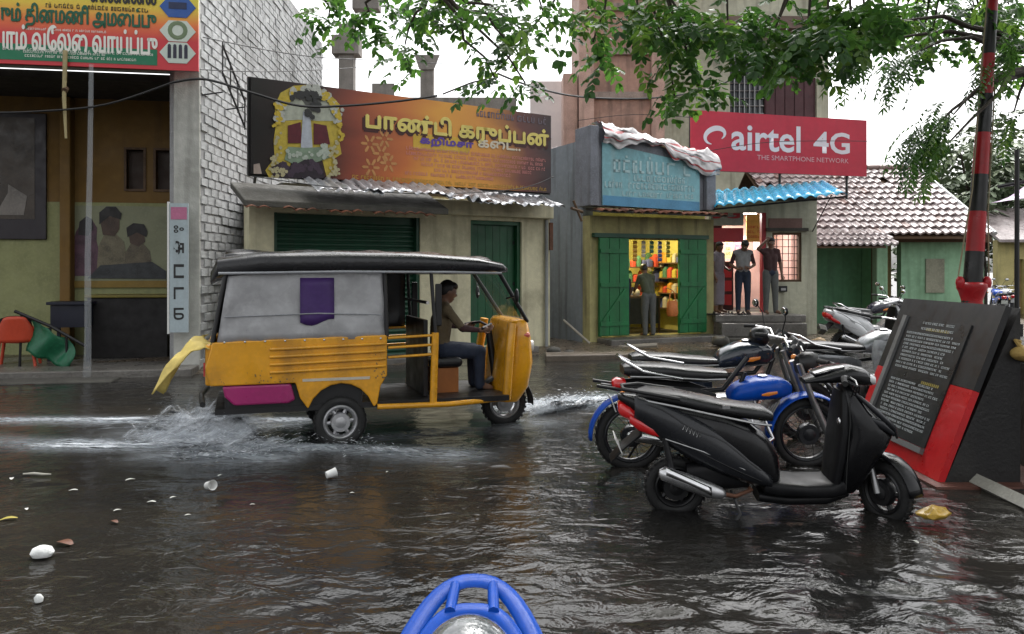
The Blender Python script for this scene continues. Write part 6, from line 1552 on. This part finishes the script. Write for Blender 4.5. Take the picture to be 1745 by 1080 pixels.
# front mudguard and fork
rings = []
for k in range(15):
    a = R(-5+170*k/14); rings.append([(1.75+(.29+.025*math.sin(math.pi*j/8))*math.cos(a), -.08*math.cos(math.pi*j/8), .24+(.29+.025*math.sin(math.pi*j/8))*math.sin(a)) for j in range(9)])
b = MB(); b.loft(rings, closed=False); b.build('front_mudguard', black, au, smooth=True, solid=.008)
MB().tube([(1.66,0,.50),(1.75,.09,.24)], .025, 8).build('fork', black, au, smooth=True)
# torn yellow rear flap streaming behind
MB().grid(10, 16, lambda u, v: (-1.13-.34*v-.06*v*v+.05*math.sin(u*6+v*4), -HW+.01+.42*u*(1-.55*v)-.06*v, .99+.06*math.sin(v*3)-.05*v-.36*v*v+.10*(u-.5)*(1-v)+.05*noise.noise((u*5, v*5, 1)))).build('rear_flap', mat('pale_yellow_cloth', (.62,.48,.13), .6, var=.25), au, smooth=True, solid=.008)
MB().tube([(-1.18,-.6,.46),(-1.22,0,.46),(-1.18,.6,.46)], .025, 8).build('rear_bumper', black, au, smooth=True)
for sd in (-1, 1): MB().bb(-1.175, -1.161, sd*.52-.05, sd*.52+.05, .70, .82).build('tail_light', redlens, au)

# small fittings on the auto rickshaw
for sd in (-1, 1):
    for k in range(9): MB().ball((-1.0+.17*k, sd*(HW+.002), 1.0), (.010,.006,.010), 8, 5).build('rivet', chrome, au, smooth=True)
    MB().tube([(1.62,sd*.50,1.35),(1.66,sd*.66,1.38)], .008, 6).build('mirror_arm', black, au); MB().ball((1.66,sd*.70,1.38), (.02,.05,.07), 12, 8).build('wing_mirror', black, au, smooth=True)
    MB().bb(-.34, .26, sd*(HW+.002)-.003, sd*(HW+.002)+.003, .63, .655).build('sticker_strip', mat('sticker_white', (.55,.5,.4), .5), au)
    MB().bb(.885, .95, sd*(HW-.06)-.012, sd*(HW-.06)+.012, 1.1, 1.5).build('roll_flap', black, au, bevel=.01)
pl_ = MB().bb(-1.185, -1.176, -.17, .17, .66, .78).build('number_plate', mat('plate_yellow', (.6,.45,.05), .5), au)
MB().bb(1.935, 1.945, -.16, .16, .58, .68).build('number_plate', MATS['plate_yellow'], au)
MB().grid(30, 6, lambda u, v: (-1.0+2.5*u, -.40+.8*v, 1.812+.012*math.sin(u*26)+.012*noise.noise((u*9, v*4, 1))-.06*(2*v-1)**2-.05*max(0, u-.7)/.3)).build('roof_canvas', MATS['black_canvas_wet'], au, smooth=True, solid=.01)

mudm = mat('dried_mud', (.16,.12,.08), .8, var=.4, bump=.5, bs=40); rm = random.Random(19)
for sd in (-1, 1):
    m = MB()
    for k in range(60):
        x = rm.choice((rm.uniform(-.75,-.30), rm.uniform(.30,.42), rm.uniform(-1.05,-.4))); z = .60 + abs(rm.gauss(0,.09)); r = rm.uniform(.002,.007)
        if not (x < -.40 or (.3 < x < .42)): continue
        z = max(z, .64); a0 = rm.random()*6
        m.extr([(x+r*math.cos(a0+R(72*q))*rm.uniform(.7,1.3), z+r*1.3*math.sin(a0+R(72*q))) for q in range(5)], sd*(HW+.001), sd*(HW+.0035))
    tag(m.build('mud_spatter', mudm, au), kind='stuff')
# ================================================================ people
skin_m = mat('brown_skin', (.16,.085,.055), .5, var=.15); hair_m = mat('black_hair', (.012,.010,.010), .5, var=.2)
def person(label, loc, rz, J, cols, group=None, lungi=False, scale=1.0):
    """J: joints in local metres, facing -y. One continuous body (voxel-joined tapering limbs); garments by region"""
    t = thing('person', label, 'person', loc, rz, group)
    g = lambda k: Vector(J[k])
    segs = []                                     # (a, b, ra, rb, region)
    def sg(a, b, ra, rb, reg): segs.append((a if isinstance(a, Vector) else g(a), b if isinstance(b, Vector) else g(b), ra, rb, reg))
    for s_ in ('l', 'r'):
        sg('sho_'+s_, 'elb_'+s_, .052, .042, 'sleeve'); sg('elb_'+s_, 'wri_'+s_, .040, .027, 'fore'); sg('wri_'+s_, 'han_'+s_, .028, .034, 'hand')
        sg('hip_'+s_, 'kne_'+s_, .094, .074, 'thigh'); sg('kne_'+s_, 'ank_'+s_, .070, .054, 'calf'); sg('ank_'+s_, 'toe_'+s_, .038, .032, 'foot')
        sg('neck', 'sho_'+s_, .055, .055, 'torso'); sg('chest', 'sho_'+s_, .085, .06, 'torso'); sg('pelvis', 'hip_'+s_, .10, .092, 'hips')
    cl, cr_ = g('chest')+Vector((.06,0,0)), g('chest')-Vector((.06,0,0))
    pl, pr = g('pelvis')+Vector((.045,0,.05)), g('pelvis')-Vector((.045,0,-.05))
    sg(cl, pl, .105, .095, 'torso'); sg(cr_, pr, .105, .095, 'torso'); sg('chest', 'neck', .10, .06, 'torso'); sg('neck', 'head', .05, .055, 'skin')
    b = MB()
    for a, c, ra, rb, reg in segs:
        b.tube([a, a.lerp(c, .5), c], [ra, (ra+rb)/2*1.02, rb], 12); b.ball(a, (ra,)*3, 10, 7); b.ball(c, (rb,)*3, 10, 7)
    hd, hu, hf = g('head'), (g('head')-g('neck')).normalized(), Vector(J.get('face', (0,-1,0))).normalized()
    hf = (hf - hu*hf.dot(hu)).normalized(); hx = hu.cross(hf); HM = Matrix((hx, -hf, hu)).transposed()
    hc = hd + hu*.055
    b.ball(hc, (.076,.094,.112), 16, 12, HM); b.ball(hc + hf*.035 - hu*.06, (.055,.055,.055), 12, 8)
    b.tube([hc+hf*.085+hu*.015, hc+hf*.112-hu*.02], [.012,.016], 8)
    for s_ in (-1, 1): b.ball(hc + hx*s_*.076 - hu*.01, (.014,.02,.03), 8, 6, HM)
    if lungi:
        k0, k1 = g('pelvis')+Vector((0,0,.03)), (g('ank_l')+g('ank_r'))/2
        L_ = lungi if isinstance(lungi, float) else .9
        k1 = k0.lerp(k1, L_); b.sell([(k0.z, k0.x, k0.y, .15, .115), (k0.lerp(k1,.4).z, k0.lerp(k1,.4).x, k0.lerp(k1,.4).y, .165, .125), (k1.z, k1.x, k1.y, .17, .13)], 18, 2.2, 'Z')
    o = b.build('body', None, None); md = o.modifiers.new('r', 'REMESH'); md.mode = 'VOXEL'; md.voxel_size = .0135
    ms = o.modifiers.new('s', 'SMOOTH'); ms.factor = .5; ms.iterations = 4
    bpy.context.view_layer.update()
    me = bpy.data.meshes.new_from_object(o.evaluated_get(bpy.context.evaluated_depsgraph_get())); bpy.data.objects.remove(o)
    me.name = 'body'; me.materials.clear(); regm = {}; ml = [skin_m]
    for k, c in cols.items():
        if c not in ml: ml.append(c)
        regm[k] = ml.index(c)
    for m_ in ml: me.materials.append(m_)
    for f in me.polygons:
        c = f.center; best = None; bd = 9
        for a, e_, ra, rb, reg in segs:
            ab = e_-a; tt = max(0, min(1, (c-a).dot(ab)/max(ab.length_squared, 1e-9))); d = (c-(a+ab*tt)).length - (ra+(rb-ra)*tt)
            if d < bd: bd, best, bt_ = d, reg, tt
        if (c-hc).length < .14: best = 'skin'
        if best == 'sleeve' and bt_ > cols_sleeve.get(id(cols), .55): best = 'fore'
        if lungi and k1.z-.02 < c.z < k0.z+.05 and best in ('thigh', 'calf', 'hips', 'torso', 'skin', 'foot'): best = 'thigh'
        f.material_index = regm.get(best, 0); f.use_smooth = True
    # fingers, added to the same mesh
    fb = MB()
    for s_ in ('l', 'r'):
        w, h_ = g('wri_'+s_), g('han_'+s_); d = (h_-w).normalized(); sd = d.cross(Vector((0,1,0))) 
        if sd.length < .2: sd = d.cross(Vector((1,0,0)))
        sd.normalize(); up = sd.cross(d)
        for k in range(4):
            a = h_ + sd*(.018*(k-1.5)) + d*.02; ln = (.06,.07,.066,.05)[k]
            fb.tube([a, a+d*ln*.5+up*.004, a+d*ln*.85+up*.022], [.010,.009,.007], 6)
        a = w.lerp(h_, .6) + sd*.03; fb.tube([a, a+sd*.02+d*.03, a+sd*.018+d*.058], [.011,.010,.008], 6)
    bmv = [v.co.copy() for v in me.vertices]; bmf = [tuple(p.vertices) for p in me.polygons]; bmi = [p.material_index for p in me.polygons]
    n = len(bmv); allv = bmv + [Vector(v) for v in fb.v]; allf = bmf + [tuple(i+n for i in f) for f in fb.f]
    m2 = bpy.data.meshes.new('body'); m2.from_pydata([tuple(v) for v in allv], [], allf)
    for m_ in ml: m2.materials.append(m_)
    m2.polygons.foreach_set('material_index', bmi + [0]*len(fb.f)); m2.polygons.foreach_set('use_smooth', [True]*len(allf))
    bo = link('body', m2, t)
    h = MB(); h.ball(hc + hu*.022 - hf*.022, (.084,.090,.104), 16, 12, HM); h.ball(hc + hu*.075 + hf*.03, (.07,.06,.045), 12, 8, HM); h.build('hair', hair_m, t, smooth=True)
    e = MB()
    for s_ in (-1, 1): e.ball(hc + hf*.086 + hx*s_*.032 + hu*.012, (.010,.006,.007), 8, 6, HM)
    e.build('eyes', mat('eye_white', (.5,.48,.45), .3, var=0), bo, smooth=True)
    mo = MB(); mo.ball(hc + hf*.088 - hu*.058, (.022,.008,.007), 8, 6, HM); mo.build('mouth', mat('lips', (.14,.05,.045), .5), bo, smooth=True)
    t.scale = (scale,)*3
    return t
cols_sleeve = {}
def stand(**kw):
    J = dict(pelvis=(0,0,.92), chest=(0,.01,1.24), neck=(0,.01,1.42), head=(0,-.01,1.50), sho_l=(.17,.01,1.37), sho_r=(-.17,.01,1.37), elb_l=(.22,.02,1.09), elb_r=(-.22,.02,1.09),
             wri_l=(.22,-.06,.86), wri_r=(-.22,-.06,.86), han_l=(.215,-.09,.79), han_r=(-.215,-.09,.79), hip_l=(.085,0,.90), hip_r=(-.085,0,.90), kne_l=(.10,-.01,.49), kne_r=(-.10,-.01,.49),
             ank_l=(.10,.02,.07), ank_r=(-.10,.02,.07), toe_l=(.12,-.13,.035), toe_r=(-.12,-.13,.035))
    J.update(kw); return J
def cl(nm, c): return mat('cloth_'+nm, c, .85, var=.3, vs=6, bump=.3, bs=14)
gvest, navy, maroon, greyt, lilac, olive, dkblue, khaki, white_c = cl('grey_vest', (.22,.22,.22)), cl('navy', (.020,.028,.05)), cl('maroon', (.05,.022,.022)), cl('grey_trousers', (.10,.105,.10)), cl('lilac', (.24,.21,.24)), cl('olive', (.07,.08,.05)), cl('dark_blue', (.02,.03,.06)), cl('brown_khaki', (.12,.09,.05)), cl('white', (.4,.4,.38))
z_s = ZS
p = at(1266, 0, 18.3)
c_ = dict(torso=gvest, sleeve=maroon, fore=skin_m, thigh=navy, calf=navy, hips=navy); cols_sleeve[id(c_)] = .9
person('person in grey vest and dark trousers looking down on the shop step', (p.x, 18.3, z_s), R(-8), stand(head=(.02,-.06,1.49), face=(.2,-.8,-.5), elb_l=(.25,.03,1.10), wri_l=(.12,-.16,1.02), han_l=(.07,-.20,1.03), elb_r=(-.26,.0,1.10), wri_r=(-.14,-.17,1.0), han_r=(-.09,-.21,1.01)), c_)
p = at(1313, 0, 18.2)
c_ = dict(torso=maroon, sleeve=maroon, fore=skin_m, thigh=greyt, calf=greyt, hips=navy); cols_sleeve[id(c_)] = .8
person('person in maroon shirt and grey trousers with one hand raised at the step edge', (p.x, 18.2, z_s), R(8), stand(elb_r=(-.30,-.04,1.42), wri_r=(-.16,-.10,1.58), han_r=(-.11,-.10,1.62), elb_l=(.24,.03,1.10), wri_l=(.25,-.02,.87), han_l=(.25,-.04,.80), ank_l=(.12,.0,.07), toe_l=(.16,-.14,.035), face=(-.4,-1,0)), c_, scale=1.02)
p = at(1224, 0, 18.75)
c_ = dict(torso=lilac, sleeve=lilac, fore=skin_m, thigh=lilac, calf=skin_m, hips=lilac)
person('person in pale lilac clothes standing at the left side of the phone shop door', (p.x, 18.72, z_s), R(40), stand(wri_l=(.14,-.2,1.0), han_l=(.10,-.26,1.02)), c_, lungi=.85, scale=.97)
p = FB.o + FB.u*FB.s(1106) + FB.n*.02
c_ = dict(torso=olive, sleeve=olive, fore=skin_m, thigh=greyt, calf=greyt, hips=greyt)
person('customer in olive shirt and grey trousers at the green-doored shop counter', (p.x, p.y-.05, .2), FB.a+R(175), stand(chest=(0,-.10,1.20), neck=(0,-.16,1.37), head=(0,-.20,1.44), sho_l=(.17,-.12,1.32), sho_r=(-.17,-.12,1.32), elb_l=(.22,-.22,1.06), wri_l=(.14,-.42,1.0), han_l=(.10,-.48,1.0), elb_r=(-.22,-.2,1.06), wri_r=(-.16,-.40,1.0), han_r=(-.12,-.46,1.0), face=(0,-.9,-.3)), c_, scale=.95)
p = FB.o + FB.u*FB.s(1078) + FB.n*.3
c_ = dict(torso=dkblue, sleeve=dkblue, fore=skin_m, thigh=dkblue, calf=dkblue, hips=dkblue)
person('customer in dark blue clothes just inside the left green door', (p.x, p.y, .2), FB.a+R(200), stand(wri_l=(.12,-.25,1.0), han_l=(.08,-.3,1.02)), c_, scale=.86)
# orange bag by the door
p = FB.o + FB.u*FB.s(1135) + FB.n*(-.22)
bg = thing('carry_bag', 'orange carry bag hanging in the green shop doorway', 'bag', (p.x, p.y, .62), FB.a)
MB().sell([(0,0,0,.10,.06),(.06,0,0,.13,.075),(.28,0,0,.12,.06),(.33,0,0,.10,.03)], 16, 3.2, 'Z').build('body', mat('orange_cloth', (.50,.15,.03), .6, var=.3, bump=.4), bg, smooth=True)
MB().tube([(-.08,0,.32),(-.05,0,.50),(0,0,.55),(.05,0,.50),(.08,0,.32)], .012, 6).build('handle', mat('orange_cloth', (.5,.15,.03)), bg, smooth=True)
MB().tube([(0,0,.55),(0,.2,.60)], .008, 6).build('hook', black, bg)
# driver of the auto rickshaw: seated, hands on the handlebar, facing along the road
u_ = Vector((math.cos(AYAW), math.sin(AYAW)))
dp = Vector((ARX, ARY)) + u_*1.08
c_ = dict(torso=khaki, sleeve=khaki, fore=maroon, thigh=navy, calf=navy, hips=navy); cols_sleeve[id(c_)] = .95
person('driver in brown shirt seated at the handlebar of the yellow auto rickshaw', (dp.x, dp.y, -.03), AYAW+R(90), dict(pelvis=(0,.02,.86), chest=(0,.0,1.15), neck=(0,-.02,1.32), head=(0,-.05,1.40), sho_l=(.18,-.02,1.27), sho_r=(-.18,-.02,1.27), elb_l=(.27,-.16,1.08), elb_r=(-.27,-.16,1.08),
       wri_l=(.30,-.34,1.06), wri_r=(-.30,-.34,1.06), han_l=(.31,-.40,1.07), han_r=(-.31,-.40,1.07), hip_l=(.09,.0,.84), hip_r=(-.09,.0,.84), kne_l=(.13,-.38,.82), kne_r=(-.13,-.38,.82), ank_l=(.13,-.38,.47), ank_r=(-.13,-.38,.47), toe_l=(.14,-.50,.44), toe_r=(-.14,-.50,.44)), c_, scale=.97)

# ================================================================ splashes and floating litter
sp = bpy.data.materials.new('splash_water'); sp.use_nodes = True; b = sp.node_tree.nodes['Principled BSDF']
b.inputs['Base Color'].default_value = (.80,.83,.86,1); b.inputs['Roughness'].default_value = .6; b.inputs['IOR'].default_value = 1.33; b.inputs['Alpha'].default_value = .8
rd = random.Random(77)
def splash(name_label, src, n, vel, spread, size, tilt=0):
    mb = MB()
    for k in range(n):
        a, c, w = rd.choice(src); t = rd.random(); x, y = a[0]+(c[0]-a[0])*t, a[1]+(c[1]-a[1])*t
        x += rd.gauss(0, w); y += rd.gauss(0, w)
        tt = rd.random()**1.6; z = max(.0, vel[2]*tt*4*(1-tt*.55)*rd.random()); px, py = x + vel[0]*tt*rd.random()*1.2, y + vel[1]*tt*rd.random()*1.2
        s_ = size*rd.uniform(.35,1.2)*(1.3-.7*min(1, z/.3)); ln = s_*rd.uniform(1.5,9)
        d = Vector((vel[0]+rd.gauss(0,.15), vel[1]+rd.gauss(0,.15), vel[2]*(1-2*tt)*1.5+rd.gauss(0,.1))).normalized()
        e1 = d.orthogonal().normalized(); e2 = d.cross(e1); p = Vector((px, py, z+.012))
        mb.add([p-d*ln*.6, p+e1*s_*.5, p+(e2*.87-e1*.5)*s_*.5, p+(-e2*.87-e1*.5)*s_*.5, p+d*ln], [(0,2,1),(0,3,2),(0,1,3),(4,1,2),(4,2,3),(4,3,1)])
    o = mb.build('splash', sp, None, smooth=True); tag(o, name_label, 'splash', kind='stuff')
sheet_w = bpy.data.materials.new('spray_sheet'); sheet_w.use_nodes = True; N, L = sheet_w.node_tree.nodes, sheet_w.node_tree.links; b = N['Principled BSDF']
b.inputs['Base Color'].default_value = (.74,.78,.82,1); b.inputs['Roughness'].default_value = .6
ua = N.new('ShaderNodeAttribute'); ua.attribute_name = 'flow'; n1 = N.new('ShaderNodeTexNoise'); n1.inputs['Scale'].default_value = 1.0; n1.inputs['Detail'].default_value = 8; n1.inputs['Roughness'].default_value = .68
L.new(ua.outputs['Vector'], n1.inputs['Vector']); ed = N.new('ShaderNodeAttribute'); ed.attribute_name = 'thin'
mu = N.new('ShaderNodeMath'); mu.operation = 'SUBTRACT'; L.new(n1.outputs[0], mu.inputs[0]); L.new(ed.outputs['Fac'], mu.inputs[1])
mr = N.new('ShaderNodeMapRange'); mr.inputs[1].default_value = .0; mr.inputs[2].default_value = .24; mr.inputs[3].default_value = 0; mr.inputs[4].default_value = .85; L.new(mu.outputs[0], mr.inputs[0]); L.new(mr.outputs[0], b.inputs['Alpha'])
bpn = N.new('ShaderNodeBump'); bpn.inputs['Strength'].default_value = .25; bpn.inputs['Distance'].default_value = .02; L.new(n1.outputs[0], bpn.inputs['Height']); L.new(bpn.outputs[0], b.inputs['Normal'])
def spray_sheets(mbv, a, c, out, h, n, seed, thin0=.42):
    """thin curving sheets of water thrown from the line a-c in direction out, breaking up towards their edge"""
    V, Fc, FL_, TH = mbv
    for q in range(n):
        r = random.Random(seed*31+q); nu, nv = 26, 14; base = len(V); off = r.uniform(-.06,.06); hh = h*r.uniform(.55,1.1); oo = r.uniform(.6,1.2)
        for j in range(nv+1):
            for i in range(nu+1):
                u, v = i/nu, j/nv
                x = a[0]+(c[0]-a[0])*u; y = a[1]+(c[1]-a[1])*u+off
                x += out[0]*oo*v + .05*noise.noise((u*4, v*3, q+seed)); y += out[1]*oo*v + .07*noise.noise((u*4, v*3, q+seed+9))
                z = hh*math.sin(math.pi*min(1, v*.62))*(1-.75*u)*(.6+.8*abs(noise.noise((u*5, q, seed)))) + .012*noise.noise((u*12, v*8, q))
                V.append((x, y, z+.006)); FL_.append((u*3.2+q*7.3+seed, v*7+u*2.5, seed*.7)); TH.append(thin0 + .22*v**1.5 + .16*(2*u-1)**4)
        for j in range(nv):
            for i in range(nu): Fc.append((base+j*(nu+1)+i, base+j*(nu+1)+i+1, base+(j+1)*(nu+1)+i+1, base+(j+1)*(nu+1)+i))
def spray_object(label, defs):
    mv = ([], [], [], [])
    for d in defs: spray_sheets(mv, *d)
    me = bpy.data.meshes.new('spray'); me.from_pydata(mv[0], [], mv[1]); me.polygons.foreach_set('use_smooth', [True]*len(mv[1]))
    a_ = me.attributes.new('flow', 'FLOAT_VECTOR', 'POINT'); a_.data.foreach_set('vector', [x for p in mv[2] for x in p]); t_ = me.attributes.new('thin', 'FLOAT', 'POINT'); t_.data.foreach_set('value', mv[3])
    me.materials.append(sheet_w); tag(link('spray', me), label, 'spray', kind='stuff')
spray_object('sheets of water thrown up behind the rear of the auto rickshaw', [((-2.25,7.55),(-3.5,7.65),(-.30,-.10),.60,7,1), ((-2.3,8.1),(-3.6,8.3),(-.30,.05),.58,6,2), ((-2.5,8.7),(-5.2,8.7),(-.3,-.05),.10,3,3,.40)])
spray_object('sheets of water spreading from the near rear wheel', [((-1.7,7.32),(-2.9,7.25),(-.25,-.22),.26,6,4), ((-1.45,7.28),(-.7,7.1),(.10,-.20),.13,4,5), ((-2.1,7.1),(-2.8,7.0),(-.25,-.22),.15,4,6), ((-2.6,7.4),(-4.4,7.5),(-.3,-.12),.08,3,7,.40)])
spray_object('water pushed ahead of the auto rickshaw front wheel', [((.15,8.9),(.8,9.7),(.35,.10),.24,7,8,.36), ((.35,9.3),(1.2,10.2),(.3,.1),.16,6,9,.36)])
splash('droplets behind the rear of the auto rickshaw', [((-2.5,7.6),(-3.3,7.6),.10), ((-2.35,8.0),(-3.2,8.2),.12), ((-2.1,7.3),(-2.9,7.35),.09)], 500, (-.45,-.05,.20), .1, .004)
splash('droplets flying off the near rear wheel', [((-1.75,7.35),(-2.3,7.25),.07), ((-1.75,7.35),(-1.0,7.2),.09), ((-2.0,7.05),(-2.7,7.1),.12)], 420, (-.30,-.12,.12), .1, .0035)
splash('droplets ahead of the auto rickshaw front wheel', [((.0,9.3),(.9,10.0),.14)], 400, (.35,.1,.09), .1, .006)
# litter
def lit(name, label, mbd, m_, px, py, rz=0, group=None, z=.008, cat=None):
    Y = CAMZ*F/(py-HY); p = at(px, py, Y); o = mbd.build(name, m_, None, smooth=True); o.location = (p.x, p.y, z); o.rotation_euler = (0,0,rz); tag(o, label, cat or name.replace('_', ' '), group); return o
def cup():
    b = MB(); b.lathe([(.001,0),(.026,0),(.034,.075),(.037,.078),(.034,.074),(.024,.006),(.001,.006)], n=18, cap=False); 
    M = Matrix.Rotation(R(78), 3, 'X'); b.v = [tuple(M @ Vector(v) + Vector((0,0,.03))) for v in b.v]; return b
lit('paper_cup', 'white paper cup floating below the auto rickshaw', cup(), whitepl, 353, 836, R(50)); lit('paper_cup', 'white paper cup floating under the middle of the auto rickshaw', cup(), whitepl, 556, 818, R(120))
b = MB(); b.sell([(0,0,0,.05,.04),(.02,0,0,.062,.05),(.045,0,0,.05,.04),(.058,0,0,.02,.018)], 16, 2.2, 'Z'); lit('foam_lump', 'rounded white foam lump floating at the lower left', b, mat('white_foam', (.75,.76,.74), .6, bump=.4), 72, 950, .3, cat='foam')
b = MB(); b.sell([(0,0,0,.018,.014),(.02,0,0,.022,.018),(.035,0,0,.01,.008)], 10, 2.2, 'Z'); lit('foam_crumb', 'tiny white foam crumb floating near the bottom left corner', b, MATS['white_foam'], 66, 1028, cat='foam')
b = MB(); b.tube([(-.11,0,.01),(-.03,.01,.014),(.05,0,.012),(.11,.015,.01)], [.006,.01,.009,.005], 6); lit('floating_stick', 'pale stick floating at the left edge below the kerb', b, mat('pale_stick', (.40,.38,.33), .6), 62, 812, R(-6), cat='stick')
b = MB(); b.grid(5, 3, lambda u, v: ((u-.5)*.10, (v-.5)*.05*(1-(2*u-1)**2*.7), .006+.012*math.sin(u*3))); leaf_l = b
WHERE = ['above the brown leaf at the lower left', 'below the yellow flap of the auto rickshaw', 'just right of the pale stick', 'left of the nearest paper cup', 'close to the left of the paper cup', 'below the pale stick near the left edge', 'at the left edge beside the pale stick', 'just behind the left paper cup', 'right of the second paper cup', 'under the front wheel of the auto rickshaw', 'between the two paper cups', 'in front of the yellow plastic bag', 'below the left paper cup']
lcol = [mat('fallen_leaf_yellow', (.36,.30,.06), .5), mat('fallen_leaf_brown', (.13,.05,.025), .5), mat('paper_scrap', (.50,.50,.46), .6)]
for k, (px, py, c, sc_) in enumerate(((15,888,0,1.0),(200,872,2,.5),(222,820,2,.7),(125,838,2,.6),(258,858,2,.6),(295,850,2,.5),(195,892,1,.7),(110,930,1,1.3),(45,870,2,.5),(20,818,2,.6),(375,812,2,.4),(600,842,2,.35),(660,806,2,.35),(430,862,2,.35),(1560,926,2,.5),(320,880,2,.4))):
    o = lit('floating_leaf' if c < 2 else 'paper_scrap', ['yellow leaf floating at the left edge of the flood',('small brown leaf floating left of the paper cups' if sc_ < 1 else 'large brown leaf floating beside the white foam lump'),None][c] or 'scrap of pale paper floating ' + WHERE.pop(0), leaf_l, lcol[c], px, py, rd.random()*6, ['','','paper scraps on the water'][c] or None, cat='leaf' if c < 2 else 'paper scrap'); o.scale = (sc_,)*3
b = MB()
def ybf(u, v):
    a = 2*math.pi*u; r_ = .09*math.sin(math.pi*min(.98, max(.02, v)))*(1+.35*noise.noise((math.cos(a)*2, math.sin(a)*2, v*3)))
    return (1.3*r_*math.cos(a), .8*r_*math.sin(a), .02+.09*(1-v)*(1+.3*noise.noise((u*7, v*5, 2))))
b.grid(24, 14, ybf); lit('yellow_bag', 'crumpled yellow plastic bag lying by the scooter front wheel', b, mat('yellow_plastic', (.48,.30,.04), .35, var=.5, vs=12), 1592, 892, .4, z=0, cat='plastic bag')
# boards and stones on the muddy verge
for k, (a, c, r_, lb_) in enumerate((((1055,592),(1120,588),.05,'pale wooden plank lying before the green-doored shop'), ((960,545),(1005,585),.025,'thin stick leaning at the mouth of the alley'))):
    pa, pb = at(*a, 16.4), at(*c, 16.2); pb.z = max(pb.z, .12); o = MB().tube([pa, pb], r_, 6).build('plank', mat('pale_plank', (.30,.27,.22), .6), None); tag(o, lb_, 'plank')
ks = MB(); a, c = at(930, 612, 14.4), at(1095, 604, 14.9)
ks.hexa([(a.x,a.y,-.1),(c.x,c.y,-.1),(c.x+.1,c.y+.35,-.1),(a.x,a.y+.35,-.1),(a.x,a.y,.10),(c.x,c.y,.08),(c.x+.1,c.y+.35,.10),(a.x,a.y+.35,.13)])
tag(ks.build('kerb', mat('brown_kerb', (.12,.095,.07), .45, bump=.6, var=.4), None, bevel=.02), kind='structure')
for k, (px, py, s_) in enumerate(((945,608,.14),(970,612,.09),(1228,588,.2),(1395,545,.16),(1392,560,.12))):
    Y = 15.2 if px < 1000 else 17.0; p = at(px, py, Y); b = MB(); b.ball((0,0,s_*.4), (s_, s_*.8, s_*.55), 12, 8)
    b.v = [tuple(Vector(v)*(1+.25*noise.noise(Vector(v)*9+Vector((k,0,0))))) for v in b.v]
    o = b.build('stone', conc_d if k < 3 else mat('tan_stone', (.36,.25,.13), .7, bump=.5), None, smooth=True); o.location = (p.x, Y, .05); o['label'] = ['dark stone at the end of the brown kerb','small dark stone on the brown kerb by the alley','dark boulder beside the phone shop steps','tan stone at the corner of the phone shop','lower tan stone at the corner of the phone shop'][k]; o['category'] = 'stone'

# print and sprinkles too small to pick apart stay joined
for o in C.objects:
    if o.name.split('.')[0] in ('small_print','faded_lettering','faded_heading','inscription','gold_line','poster_print','lotus_print','white_flowers','yellow_flowers','dark_face_marks','pale_petals','dark_petals','pale_edge','tread','cooling_fins','eyes','ridge_tiles','flank_badge'): o['kind'] = 'stuff'
